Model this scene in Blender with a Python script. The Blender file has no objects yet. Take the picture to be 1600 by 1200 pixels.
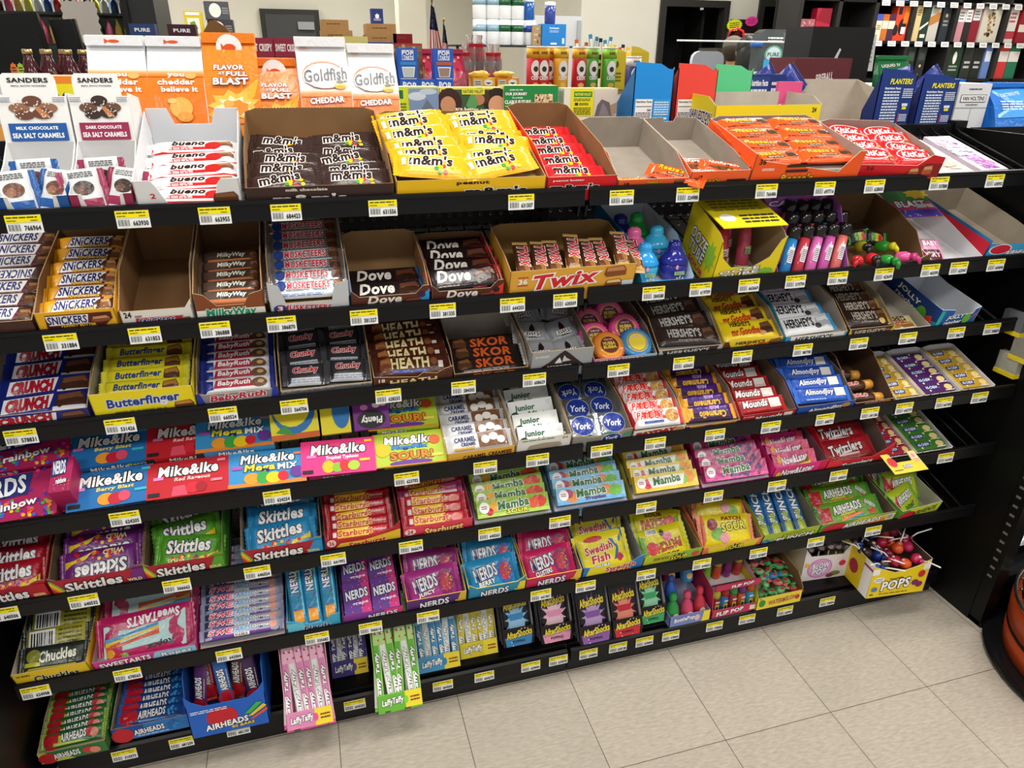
import bpy, math, random
from mathutils import Matrix, Vector
R = math.radians
SC = bpy.context.scene
COL = SC.collection

# ---------------------------------------------------------------- camera, world, lights, exposure
def cam_matrix(yaw, pitch, roll, loc):
    f = Vector((math.sin(yaw), math.cos(yaw), 0)); r = Vector((math.cos(yaw), -math.sin(yaw), 0)); u = Vector((0, 0, 1))
    f2 = f * math.cos(pitch) - u * math.sin(pitch); u2 = u * math.cos(pitch) + f * math.sin(pitch)
    r3 = r * math.cos(roll) + u2 * math.sin(roll); u3 = -r * math.sin(roll) + u2 * math.cos(roll)
    m = Matrix((r3, u3, -f2)).transposed().to_4x4(); m.translation = loc
    return m
cd = bpy.data.cameras.new('camera'); cam = bpy.data.objects.new('camera', cd); COL.objects.link(cam)
cd.sensor_width = 36; cd.lens = 1104.2 / 1600 * 36; cd.clip_start = .05; cd.clip_end = 100
cam.matrix_world = cam_matrix(R(16.194), R(25.087), R(.632), Vector((-.5462, -1.3068, 1.5267)))
SC.camera = cam
SC.view_settings.view_transform = 'Standard'; SC.view_settings.look = 'None'
SC.view_settings.gamma = 1; SC.view_settings.use_curve_mapping = False
SC.view_settings.exposure = .1
w = bpy.data.worlds.new('world'); SC.world = w; w.use_nodes = True
w.node_tree.nodes['Background'].inputs[0].default_value = (.93, .97, 1, 1)
w.node_tree.nodes['Background'].inputs[1].default_value = .42
def area(name, loc, sx, sy, power, rot=(0, 0, 0), col=(1, .97, .92)):
    l = bpy.data.lights.new(name, 'AREA'); l.shape = 'RECTANGLE'; l.size = sx; l.size_y = sy; l.energy = power; l.color = col
    o = bpy.data.objects.new(name, l); o.location = loc; o.rotation_euler = rot; COL.objects.link(o)
    return o
for lx in (-2.4, 0, 2.4, 4.8):
    for ly in (-2.6, -.4, 3.2, 6.2):
        area('ceiling_lamp', (lx, ly, 3.3), 1.2, .6, 33 if ly < 1 else 60)
for lx, ly, p in ((-2.6, 9.6, 45), (.2, 9.6, 45), (-2.6, 11.2, 45), (.4, 11.2, 45), (4.6, 4.8, 30), (6.6, 5.0, 50)):
    area('rear_fill', (lx, ly, 3.3), 1.2, .6, p)  # added fill lights to brighten the far end, not known fixtures
# ---------------------------------------------------------------- materials
def lin(h):
    h = h.lstrip('#')
    if len(h) == 3: h = ''.join(c * 2 for c in h)
    o = []
    for i in (0, 2, 4):
        c = int(h[i:i + 2], 16) / 255
        o.append(c / 12.92 if c < .04045 else ((c + .055) / 1.055) ** 2.4)
    return (*o, 1)
MATS = {}
def mat(hexc, fin='card'):
    k = (hexc, fin)
    if k in MATS: return MATS[k]
    m = bpy.data.materials.new(f'{fin}_{hexc}'); m.use_nodes = True; MATS[k] = m
    nt = m.node_tree; b = nt.nodes['Principled BSDF']; c = lin(hexc)
    b.inputs['Base Color'].default_value = c
    rough, met, spec = {'card': (.5, 0, .35), 'film': (.26, 0, .5), 'foil': (.24, .75, .5), 'kraft': (.85, 0, .15), 'metal': (.36, 0, .25), 'steel': (.25, 1, .5),
                        'matte': (.9, 0, .1), 'glass': (.05, 0, .5), 'gloss': (.12, 0, .5), 'clear': (.08, 0, .5), 'wall': (.8, 0, .2), 'hair': (.5, 0, .3)}[fin]
    b.inputs['Roughness'].default_value = rough; b.inputs['Metallic'].default_value = met; b.inputs['Specular IOR Level'].default_value = spec
    N = nt.nodes.new; Lk = nt.links.new
    tc = N('ShaderNodeTexCoord')
    if fin in ('film', 'foil'):
        n = N('ShaderNodeTexNoise'); n.inputs['Scale'].default_value = 55; n.inputs['Detail'].default_value = 2; n.inputs['Distortion'].default_value = .6
        bp = N('ShaderNodeBump'); bp.inputs['Strength'].default_value = .38 if fin == 'film' else .6; bp.inputs['Distance'].default_value = .004
        Lk(tc.outputs['Object'], n.inputs['Vector']); Lk(n.outputs['Fac'], bp.inputs['Height']); Lk(bp.outputs['Normal'], b.inputs['Normal'])
    if fin in ('kraft', 'wall', 'matte'):
        n = N('ShaderNodeTexNoise'); n.inputs['Scale'].default_value = {'kraft': 30, 'wall': 3, 'matte': 40}[fin]; n.inputs['Detail'].default_value = 5
        mx = N('ShaderNodeMix'); mx.data_type = 'RGBA'
        v = .16 if fin == 'kraft' else .05
        mx.inputs[6].default_value = tuple(x * (1 - v) for x in c[:3]) + (1,); mx.inputs[7].default_value = tuple(min(1, x * (1 + v)) for x in c[:3]) + (1,)
        Lk(tc.outputs['Object'], n.inputs['Vector']); Lk(n.outputs['Fac'], mx.inputs[0]); Lk(mx.outputs[2], b.inputs['Base Color'])
    if fin == 'clear':
        b.inputs['Transmission Weight'].default_value = .85; b.inputs['IOR'].default_value = 1.15
    if fin == 'glass':
        b.inputs['Transmission Weight'].default_value = 1; b.inputs['IOR'].default_value = 1.02
    return m

# ---------------------------------------------------------------- mesh builder
class MB:
    def __init__(s): s.v = []; s.f = []; s.m = []; s.sm = []; s.ms = []
    def mi(s, m):
        if m not in s.ms: s.ms.append(m)
        return s.ms.index(m)
    def add(s, vs, fs, m, smooth=False):
        o = len(s.v); s.v += [tuple(p) for p in vs]; i = s.mi(m)
        for f in fs: s.f.append([o + k for k in f]); s.m.append(i); s.sm.append(smooth)
    def box(s, a, b, m, bev=0):
        (x0, y0, z0), (x1, y1, z1) = a, b
        s.add([(x, y, z) for z in (z0, z1) for y in (y0, y1) for x in (x0, x1)],
              [(0, 2, 3, 1), (4, 5, 7, 6), (0, 1, 5, 4), (2, 6, 7, 3), (0, 4, 6, 2), (1, 3, 7, 5)], m)
    def slab(s, pts, o, ux, uy, n, th, mo, mi, me):
        """prism of the outline PTS in the frame (o, ux, uy); outer face mo, inner face mi at -n*th, rim me"""
        P = [o + ux * x + uy * y for x, y in pts]; Q = [p - n * th for p in P]; k = len(P)
        fl = ux.cross(uy).dot(n) < 0
        A, B = list(range(k)), list(range(k))[::-1]
        s.add(P, [B if fl else A], mo); s.add(Q, [A if fl else B], mi)
        s.add(P + Q, [(i, k + i, k + (i + 1) % k, (i + 1) % k) if not fl else (i, (i + 1) % k, k + (i + 1) % k, k + i) for i in range(k)], me)
    def lathe(s, prof, m, seg=20, o=(0, 0, 0), M=None):
        vs = []; fs = []
        for r, z in prof:
            for k in range(seg):
                a = 2 * math.pi * k / seg; vs.append(Vector((o[0] + r * math.cos(a), o[1] + r * math.sin(a), o[2] + z)))
        for i in range(len(prof) - 1):
            for k in range(seg):
                k2 = (k + 1) % seg; fs.append((i * seg + k, i * seg + k2, (i + 1) * seg + k2, (i + 1) * seg + k))
        fs.append(list(range(seg))[::-1]); fs.append([(len(prof) - 1) * seg + k for k in range(seg)])
        if M: vs = [M @ v for v in vs]
        s.add(vs, fs, m, True)
    def tube(s, pts, r, m, seg=8):
        pts = [Vector(p) for p in pts]; vs = []; fs = []
        for i, p in enumerate(pts):
            d = (pts[min(i + 1, len(pts) - 1)] - pts[max(i - 1, 0)]).normalized()
            a = d.cross(Vector((0, 0, 1)) if abs(d.z) < .9 else Vector((1, 0, 0))).normalized(); b = d.cross(a)
            rr = r[i] if isinstance(r, (list, tuple)) else r
            vs += [p + a * rr * math.cos(t) + b * rr * math.sin(t) for t in [2 * math.pi * k / seg for k in range(seg)]]
        for i in range(len(pts) - 1):
            for k in range(seg):
                k2 = (k + 1) % seg; fs.append((i * seg + k, (i + 1) * seg + k, (i + 1) * seg + k2, i * seg + k2))
        fs.append(list(range(seg))); fs.append([(len(pts) - 1) * seg + k for k in range(seg)][::-1])
        s.add(vs, fs, m, True)
    def ball(s, c, rx, ry, rz, m, nu=14, nv=9, wob=0, seed=0):
        rnd = random.Random(seed); vs = []; fs = []
        for j in range(nv + 1):
            t = math.pi * j / nv
            for i in range(nu):
                a = 2 * math.pi * i / nu; q = 1 + (rnd.uniform(-wob, wob) if 0 < j < nv else 0)
                vs.append((c[0] + rx * q * math.sin(t) * math.cos(a), c[1] + ry * q * math.sin(t) * math.sin(a), c[2] - rz * q * math.cos(t)))
        for j in range(nv):
            for i in range(nu):
                i2 = (i + 1) % nu; fs.append((j * nu + i, j * nu + i2, (j + 1) * nu + i2, (j + 1) * nu + i))
        s.add(vs, fs, m, True)
    def mesh(s, name):
        me = bpy.data.meshes.new(name); me.from_pydata(s.v, [], s.f)
        for m in s.ms: me.materials.append(m)
        me.polygons.foreach_set('material_index', s.m); me.polygons.foreach_set('use_smooth', s.sm); me.update()
        return me
    def build(s, name, parent=None, M=None):
        return link(name, s.mesh(name), parent, M)
def link(name, data, parent=None, M=None):
    o = bpy.data.objects.new(name, data); COL.objects.link(o)
    if parent: o.parent = parent
    if M is not None: o.matrix_basis = M
    return o
def tag(o, label, cat, group=None):
    o['label'] = label; o['category'] = cat
    if group: o['group'] = group
    return o
def struct(o): o['kind'] = 'structure'; return o
def thing(name, label, cat, M=None, group=None):
    return tag(link(name, None, None, M if M is not None else Matrix()), label, cat, group)
def copy_tree(o, parent=None):
    c = o.copy(); COL.objects.link(c)
    if parent: c.parent = parent
    for ch in list(o.children): copy_tree(ch, c)
    return c
TX, RX, RY, RZ = (lambda x, y, z: Matrix.Translation((x, y, z))), (lambda a: Matrix.Rotation(R(a), 4, 'X')), (lambda a: Matrix.Rotation(R(a), 4, 'Y')), (lambda a: Matrix.Rotation(R(a), 4, 'Z'))

# ---------------------------------------------------------------- printed lettering and artwork, laid on a face of a mesh
TXT = {}
def glyphs(t, off, sh):
    k = (t, off, sh)
    if k not in TXT:
        cu = bpy.data.curves.new('t', 'FONT'); cu.body = t; cu.resolution_u = 2; cu.offset = off; cu.shear = sh; cu.space_character = 1.07
        ob = bpy.data.objects.new('t', cu); me = ob.to_mesh()
        TXT[k] = ([(v.co.x, v.co.y) for v in me.vertices], [tuple(p.vertices) for p in me.polygons])
        ob.to_mesh_clear(); bpy.data.objects.remove(ob); bpy.data.curves.remove(cu)
    return TXT[k]
X, Y, Z = Vector((1, 0, 0)), Vector((0, 1, 0)), Vector((0, 0, 1))
def art(mb, spec, o, ux, uy, n, w, h, zf=None, fin='card', e0=.0005, de=.00013):
    """SPEC: ';'-separated marks in the unit square of a w x h face: r(ect) e(llipse) p(olygon) k(burst) t(ext) b(arcode) l(ines of small print) d(ots) c(hocolate)"""
    lay = [0]
    def put(pts, fs, col, sm=False):
        e = e0 + de * lay[0]; vs = []
        for x, y in pts:
            p = o + ux * (x * w) + uy * (y * h) + n * (e + (zf(x, y) if zf else 0)); vs.append(p)
        flip = ux.cross(uy).dot(n) < 0
        mb.add(vs, [f[::-1] for f in fs] if flip else fs, mat(col, fin), sm)
    def rect(x0, y0, x1, y1, col, sl=0):
        nx, ny = (8, 4) if zf else (1, 1)
        pts = [(x0 + (x1 - x0) * i / nx + sl * (j / ny), y0 + (y1 - y0) * j / ny) for j in range(ny + 1) for i in range(nx + 1)]
        put(pts, [(j * (nx + 1) + i, j * (nx + 1) + i + 1, (j + 1) * (nx + 1) + i + 1, (j + 1) * (nx + 1) + i) for j in range(ny) for i in range(nx)], col, bool(zf))
    def fan(pts, col):
        cx = sum(p[0] for p in pts) / len(pts); cy = sum(p[1] for p in pts) / len(pts); k = len(pts)
        if zf:
            mid = [((x + cx) / 2, (y + cy) / 2) for x, y in pts]
            put(pts + mid + [(cx, cy)], [(i, (i + 1) % k, k + (i + 1) % k, k + i) for i in range(k)] + [(k + i, k + (i + 1) % k, 2 * k) for i in range(k)], col)
        else: put(pts + [(cx, cy)], [(i, (i + 1) % k, k) for i in range(k)], col)
    def ell(cx, cy, rx, ry, col, k=18): fan([(cx + rx * math.cos(2 * math.pi * i / k), cy + ry * math.sin(2 * math.pi * i / k)) for i in range(k)], col)
    for s in spec.split(';'):
        a = s.split()
        if not a: continue
        k = a[0]; lay[0] += 1
        if k == 'r': rect(*map(float, a[1:5]), a[5], float(a[6]) if len(a) > 6 else 0)
        elif k == 'e': ell(*map(float, a[1:5]), a[5])
        elif k == 'p':
            q = list(map(float, a[2:])); fan(list(zip(q[::2], q[1::2])), a[1])
        elif k == 'k':
            cx, cy, rx, ry = map(float, a[1:5]); m = int(a[6]) if len(a) > 6 else 10; rr = float(a[7]) if len(a) > 7 else .7
            fan([(cx + rx * (1 if i % 2 else rr) * math.cos(math.pi * i / m), cy + ry * (1 if i % 2 else rr) * math.sin(math.pi * i / m)) for i in range(2 * m)], a[5])
        elif k == 't':
            cx, cy, tw, th = map(float, a[1:5]); sh, ro = float(a[7]), float(a[8]); t = ' '.join(a[9:]).replace('_', ' ')
            v, f = glyphs(t, .036, sh)
            x0, x1 = min(p[0] for p in v), max(p[0] for p in v); y0, y1 = min(p[1] for p in v), max(p[1] for p in v)
            sx, sy = tw * w / (x1 - x0), th * h / (y1 - y0)
            ca, sa = math.cos(R(ro)), math.sin(R(ro))
            def tr(p):
                X_ = (p[0] - (x0 + x1) / 2) * sx; Y_ = (p[1] - (y0 + y1) / 2) * sy
                return (cx + (X_ * ca - Y_ * sa) / w, cy + (X_ * sa + Y_ * ca) / h)
            if a[6] != '-':
                vo, fo = glyphs(t, .09, sh); put([tr(p) for p in vo], fo, a[6]); lay[0] += 1
            put([tr(p) for p in v], f, a[5])
        elif k == 'b':
            x0, y0, x1, y1 = map(float, a[1:5]); rect(x0, y0, x1, y1, 'fff'); lay[0] += 1; rnd = random.Random(int(x0 * 97)); x = x0 + (x1 - x0) * .08
            while x < x1 - (x1 - x0) * .1:
                q = rnd.choice((.02, .04, .06)) * (x1 - x0); rect(x, y0 + (y1 - y0) * .12, x + q, y1 - (y1 - y0) * .12, '111'); x += q + rnd.choice((.03, .05)) * (x1 - x0)
        elif k == 'l':
            x0, y0, x1, y1 = map(float, a[1:5]); m = int(a[6]); rnd = random.Random(int(x0 * 91 + y0 * 37))
            for i in range(m):
                yy = y0 + (y1 - y0) * (i + .5) / m; hh = (y1 - y0) / m * .25; x = x0
                while x < x1 - .01:
                    q = min(x1 - x, (x1 - x0) * rnd.uniform(.08, .25)); rect(x, yy - hh, x + q, yy + hh, a[5]); x += q + (x1 - x0) * .03
        elif k == 'd':
            x0, y0, x1, y1, sz = map(float, a[1:6]); m = int(a[6]); cs = a[7].split(','); rnd = random.Random(int(a[8])); asp = float(a[9]) if len(a) > 9 else 1
            for i in range(m):
                lay[0] += .06
                ell(rnd.uniform(x0, x1), rnd.uniform(y0, y1), sz * asp, sz * w / h, rnd.choice(cs), 10)
        elif k == 'c':   # a chocolate piece: slanted block with lighter top
            x0, y0, x1, y1 = map(float, a[1:5]); dx, dy = x1 - x0, y1 - y0; c1 = a[5] if len(a) > 5 else '5a3420'; c2 = a[6] if len(a) > 6 else '8a5636'
            fan([(x0, y0 + dy * .25), (x0 + dx * .15, y0), (x1, y0 + dy * .1), (x1, y0 + dy * .6), (x0 + dx * .85, y1), (x0 + dx * .08, y0 + dy * .85)], c1); lay[0] += 1
            fan([(x0 + dx * .1, y0 + dy * .5), (x0 + dx * .95, y0 + dy * .55), (x0 + dx * .82, y0 + dy * .93), (x0 + dx * .12, y0 + dy * .82)], c2)

# ---------------------------------------------------------------- packs
def pack_proto(name, L, W, T, base, spec, seal=None, fin='film', soft=0, back=None, zig=7):
    """a sealed wrapper: pillow body with printed front; two crimped end seals as parts"""
    mb = MB(); nu, nv = 18, 8; pu, pv = (6, 5) if soft else (9, 7); rnd = random.Random(len(spec) + int(L * 1e4))
    ph = [rnd.uniform(0, 6) for _ in range(6)]
    def half(u, v):
        a = max(0, 1 - abs(u) ** pu) ** .6; b = max(0, 1 - abs(v) ** pv) ** .5
        return T / 2 * max(.04, a) * b
    def wr(u, v):
        return (.0005 + .0007 * soft) * (math.sin(9 * u + 4 * v + ph[0]) + math.sin(-14 * u + 7 * v + ph[1])) * (1 - abs(v) ** 4) * (.08 + abs(u) ** 4)
    U = [-1 + 2 * i / nu for i in range(nu + 1)]; V = [-1 + 2 * j / nv for j in range(nv + 1)]
    V = [math.copysign(abs(v) ** .8, v) for v in V]
    for sgn in (1, -1):
        vs = [(u * L / 2, v * W / 2, T / 2 + sgn * (half(u, v) + (wr(u, v) if sgn > 0 else 0))) for v in V for u in U]
        fs = [(j * (nu + 1) + i, j * (nu + 1) + i + 1, (j + 1) * (nu + 1) + i + 1, (j + 1) * (nu + 1) + i) for j in range(nv) for i in range(nu)]
        mb.add(vs, fs if sgn > 0 else [f[::-1] for f in fs], mat(base, fin), True)
    def zf(x, y): u, v = 2 * x - 1, 2 * y - 1; return half(u, v) + wr(u, v)
    art(mb, spec, Vector((-L / 2, -W / 2, T / 2)), X, Y, Z, L, W, zf, fin if fin != 'foil' else 'film')
    root = mb.build(name)
    if seal:
        e = .011
        for sx in (-1, 1):
            m2 = MB(); k = zig * 2; hw = W * .47; n_ = 4
            for i in range(n_):     # ridged crimp
                xa, xb = L / 2 - .002 + e * i / n_, L / 2 - .002 + e * (i + 1) / n_; za = T / 2 + (.0006 if i % 2 else -.0003); zb = T / 2 + (-.0003 if i % 2 else .0006)
                ya = [(-hw + 2 * hw * j / k) for j in range(k + 1)]
                ex = [(.0018 if j % 2 else 0) if i == n_ - 1 else 0 for j in range(k + 1)]
                vs = [(sx * xa, y, za) for y in ya] + [(sx * (xb + q), y, zb) for y, q in zip(ya, ex)]
                fs = [(j, k + 1 + j, k + 2 + j, j + 1) for j in range(k)]
                m2.add(vs, fs if sx > 0 else [f[::-1] for f in fs], mat(seal, fin))
            m2.build('end_seal', root)
    return root
def brick_proto(name, L, W, T, base, top='', front='', fin='film', side=None, right=''):
    """a crisp-edged carton or flat block: printed top and front edge"""
    mb = MB(); b = min(T, W) * .05
    mb.box((-L / 2, -W / 2, 0), (L / 2, W / 2, T), mat(base, fin))
    if top: art(mb, top, Vector((-L / 2, -W / 2, T)), X, Y, Z, L, W, None, fin)
    if front: art(mb, front, Vector((-L / 2, -W / 2, 0)), X, Z, -Y, L, T, None, fin)
    if right: art(mb, right, Vector((L / 2, -W / 2, 0)), Y, Z, X, W, T, None, fin)
    return mb.build(name)

# ---------------------------------------------------------------- shelves: lip line y, lip height z of each level (metres), and the sloping frame on it
SH = {1: (.029, 1.288), 2: (.006, 1.088), 3: (.013, .912), 4: (-.039, .742), 5: (-.039, .566), 6: (-.043, .362), 7: (0, .128)}
TILT = {1: 16, 2: 16, 3: 16, 4: 16, 5: 16, 6: 16, 7: 0}
SN = {1: 'top shelf', 2: 'second shelf', 3: 'third shelf', 4: 'fourth shelf', 5: 'fifth shelf', 6: 'sixth shelf', 7: 'bottom deck'}
def frame(i, x=0, d=0, n=0): y, z = SH[i]; return TX(0, y + .010, z - .028) @ RX(TILT[i]) @ TX(x, d, n)
ORD = 'frontmost second third fourth fifth sixth seventh eighth ninth tenth eleventh twelfth'.split()
class Tray: pass
def teeth(pts, on=True, p=.006, a=.0016):
    if not on: return pts
    out = []
    for (x0, y0), (x1, y1) in zip(pts, pts[1:]):
        L = math.hypot(x1 - x0, y1 - y0); k = max(1, int(L / p)); nx, ny = -(y1 - y0) / max(L, 1e-6), (x1 - x0) / max(L, 1e-6)
        for i in range(k):
            out.append((x0 + (x1 - x0) * i / k, y0 + (y1 - y0) * i / k))
            if L > .02: t = (i + .5) / k; out.append((x0 + (x1 - x0) * t + nx * a, y0 + (y1 - y0) * t + ny * a))
    return out + [pts[-1]]
def tray(sh, x0, x1, dep, hb, hf, inner, outer, adj, holds, front='', lift=.003, sp=None, notch=None, bn=None, tooth=True, d0=.002, yaw=0, left='', right='', n0=0, lean=0, fin='card', kin='kraft', edge='b99b74', name='display_tray', cat='display box', kind='tray', gap=.0015, back='', fl=0):
    if sh in (5, 6) and hf >= .035:
        hf += .012; notch = [(x, y + .012) for x, y in notch] if notch else None
    t = Tray(); w = x1 - x0 - 2 * gap; t.w, t.dep, t.hb, t.hf, t.lift, t.sh = w, dep, hb, hf, lift, sh
    t.ref = f'{adj} {kind} on {SN[sh]}'; t.M = frame(sh, (x0 + x1) / 2, d0, n0) @ RZ(yaw) @ RX(lean)
    lab = f'{t.ref} holding {holds}' if holds else f'{adj} empty {kind} on {SN[sh]}'
    root = thing(name, lab, cat, t.M); root.name = name
    mo, mi_, me = mat(outer, fin), mat(inner, kin), mat(edge, 'kraft'); th = .0016; hw = w / 2
    b = MB(); b.box((-hw + th, th, 0), (hw - th, dep - th, max(lift, .0015)), mi_); b.build('base', root)
    sp = sp or [(0, hf), (dep * .3, hb), (dep, hb)]
    for sx, sa in ((-1, left), (1, right)):
        b = MB(); pts = [(0, 0), (dep, 0)] + teeth(sp[::-1], tooth)
        n = X * sx; b.slab(pts, Vector((sx * hw, 0, 0)), Y, Z, n, th, mo, mi_, me)
        if sa: art(b, sa, Vector((sx * hw, dep if sx < 0 else 0, 0)), -Y if sx < 0 else Y, Z, n, dep, hb, None, fin)
        b.build('side_panel', root)
    b = MB(); top = bn or [(-hw + th, hb), (-hw + th + .018, hb + .006), (hw - th - .018, hb + .006), (hw - th, hb)]
    top = [(max(-hw + th, min(hw - th, x)), y) for x, y in top]
    b.slab([(-hw + th, 0)] + teeth(top, tooth) + [(hw - th, 0)], Vector((0, dep, 0)), X, Z, Y, th, mo, mi_, me)
    if back: art(b, back, Vector((-hw, dep - th, 0)), X, Z, -Y, w, hb, None, fin)
    b.build('back_panel', root)
    b = MB(); top = [(x * w, y) for x, y in notch] if notch else [(-hw, hf), (hw, hf)]
    b.slab([(-hw, 0)] + top + [(hw, 0)], Vector((0, 0, 0)), X, Z, -Y, th, mo, mi_, me)
    fb = .023 if sh < 7 else 0
    if front: art(b, front, Vector((-hw, 0, fb)), X, Z, -Y, w, hf - fb, None, fin)
    b.build('front_panel', root)
    return t
def nth(i, n): return ORD[i] if i == 0 else ('rearmost' if i == n - 1 else ORD[min(i, 11)])
def place(t, proto, spots, cat, what, used=[]):
    """SPOTS: (matrix in the tray frame, ordinal phrase); the first uses the prototype itself, the rest are copies with shared meshes"""
    for i, (M, ph) in enumerate(spots):
        o = proto if i == 0 and proto.name not in used else copy_tree(proto)
        if o is proto: used.append(proto.name)
        o.matrix_basis = t.M @ M
        tag(o, f'{ph} {what} in {t.ref}' if ph else f'{what} in {t.ref}', cat, f'{what}s in {t.ref}')
PF = {'brown toffee bar': .75, 'lemon-yellow bar': .8, 'navy and white bar': .68, 'white and red peanut bar': .7, 'purple and amber caramel bar': .74, 'red chew stick': .66, 'green sour fruit chew pack': .6,
      'pale blue fruit chew pack': .64, 'yellow fruit chew pack': .62, 'magenta berry chew pack': .64, 'pink fruit taffy pack': .7, 'silver-blue candy roll': .78, 'green watermelon candy strip': .7, 'blue raspberry candy strip': .82,
      'dark green jelly bar': .9, 'white mint carton': .85, 'red coconut bar': .86, 'bright blue almond bar': .8, 'silver nougat bar': .86, 'clear caramel cream pack': .85, 'red fruit candy bag': .85, 'purple candy bag': .85, 'dark almond bar': .85}
def fill(t, proto, n, p, lean, cat, what, cols=1, d0=.012, lift=None, rise=0, jit=2, cx=None, flip=(), up=False, seed=3, cw=None, skip=(), x0=0, hj=0):
    if what in PF:
        p0 = p; p = p * PF[what]; lean = lean / PF[what] ** .7; n = min(12, int((t.dep - d0 - .012) / p))
    rnd = random.Random(seed * 7 + n); sp = []; cw = cw or t.w / cols * .97
    lift = t.lift if lift is None else lift
    for c in range(cols):
        for i in range(n):
            if (c, i) in skip: continue
            x = x0 + (c - (cols - 1) / 2) * cw + rnd.uniform(-1, 1) * .0006 * jit; yaw = rnd.uniform(-jit, jit)
            M = TX(x, d0 + i * p + rnd.uniform(0, .0012), lift + .001 + i * rise + rnd.uniform(0, hj))
            if up: M = M @ RX(lean) @ TX(PW[proto.name][1] / 2, PW[proto.name][0] / 2, 0) @ RZ(90 + yaw)
            else: M = M @ RX(lean + rnd.uniform(-1.5, 1.5)) @ RZ(yaw)
            if i in flip or -1 in flip: M = M @ TX(0, PW[proto.name][1], 0) @ RZ(180)
            ph = nth(i, n)
            if up: ph = ''
            colw = '' if cols == 1 else (('left', 'right') if cols == 2 else ('left', 'middle', 'right') if cols == 3 else ('left', 'middle left', 'middle right', 'right'))[c] + '-column '
            sp.append((M, (ph + ' ' + colw).strip() if not up else ''))
    if up:
        sp = [(M, f'{ORD[i] if i else "leftmost"}{" from left," if i else ""}') for i, (M, _) in enumerate(sp)]
    place(t, proto, sp, cat, what)
def shift(proto, W):   # makes the pack's front long edge its pivot, so that leaning keeps that edge on the tray floor
    proto.data.transform(Matrix.Translation((0, W / 2, 0)))
    for c in proto.children: c.data.transform(Matrix.Translation((0, W / 2, 0)))
    return proto
PW = {}
def bar(name, L, W, T, base, spec, seal=None, **k):
    o = shift(pack_proto(name, L, W, T, base, spec, seal or base, **k), W); PW[o.name] = (L, W); return o
def brick(name, L, W, T, base, top='', front='', **k):
    o = shift(brick_proto(name, L, W, T, base, top, front, **k), W); PW[o.name] = (L, W); return o
# ---------------------------------------------------------------- the setting
def floor_mat():
    m = bpy.data.materials.new('vinyl_tile'); m.use_nodes = True; nt = m.node_tree; b = nt.nodes['Principled BSDF']; N = nt.nodes.new; K = nt.links.new
    def math_(op, a, v=None):
        n = N('ShaderNodeMath'); n.operation = op
        for i, q in enumerate((a, v)):
            if q is None: continue
            if isinstance(q, (int, float)): n.inputs[i].default_value = q
            else: K(q, n.inputs[i])
        return n.outputs[0]
    tc = N('ShaderNodeTexCoord'); sp = N('ShaderNodeSeparateXYZ'); K(tc.outputs['Object'], sp.inputs[0])
    T = .3048
    fx = math_('DIVIDE', sp.outputs[0], T); fy = math_('DIVIDE', math_('ADD', sp.outputs[1], .2974), T)
    ex = math_('ABSOLUTE', math_('SUBTRACT', math_('FRACT', math_('ADD', fx, .5)), .5)); ey = math_('ABSOLUTE', math_('SUBTRACT', math_('FRACT', math_('ADD', fy, .5)), .5))
    seam = math_('LESS_THAN', math_('MINIMUM', ex, ey), .0028)
    cell = N('ShaderNodeCombineXYZ'); K(math_('FLOOR', fx), cell.inputs[0]); K(math_('FLOOR', fy), cell.inputs[1])
    wn = N('ShaderNodeTexWhiteNoise'); K(cell.outputs[0], wn.inputs['Vector'])
    mp = N('ShaderNodeMapping'); mp.inputs['Scale'].default_value = (48, 170, 1); mp.inputs['Rotation'].default_value = (0, 0, .5); K(tc.outputs['Object'], mp.inputs[0])
    ns = N('ShaderNodeTexNoise'); ns.inputs['Scale'].default_value = 1; ns.inputs['Detail'].default_value = 3; K(mp.outputs[0], ns.inputs['Vector'])
    cr = N('ShaderNodeValToRGB'); cr.color_ramp.elements[0].position = .25; cr.color_ramp.elements[1].position = .75
    cr.color_ramp.elements[0].color = lin('aea597'); cr.color_ramp.elements[1].color = lin('c9c0b2'); K(ns.outputs['Fac'], cr.inputs[0])
    n2 = N('ShaderNodeTexNoise'); n2.inputs['Scale'].default_value = 5; n2.inputs['Detail'].default_value = 6; K(tc.outputs['Object'], n2.inputs['Vector'])
    hv = N('ShaderNodeHueSaturation'); K(cr.outputs[0], hv.inputs['Color'])
    K(math_('ADD', math_('ADD', math_('MULTIPLY', wn.outputs[0], .07), .82), math_('MULTIPLY', n2.outputs['Fac'], .22)), hv.inputs['Value'])
    mx = N('ShaderNodeMix'); mx.data_type = 'RGBA'; K(seam, mx.inputs[0]); K(hv.outputs[0], mx.inputs[6]); mx.inputs[7].default_value = lin('54493d'); K(mx.outputs[2], b.inputs['Base Color'])
    b.inputs['Roughness'].default_value = .42; b.inputs['Specular IOR Level'].default_value = .35
    return m
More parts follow.
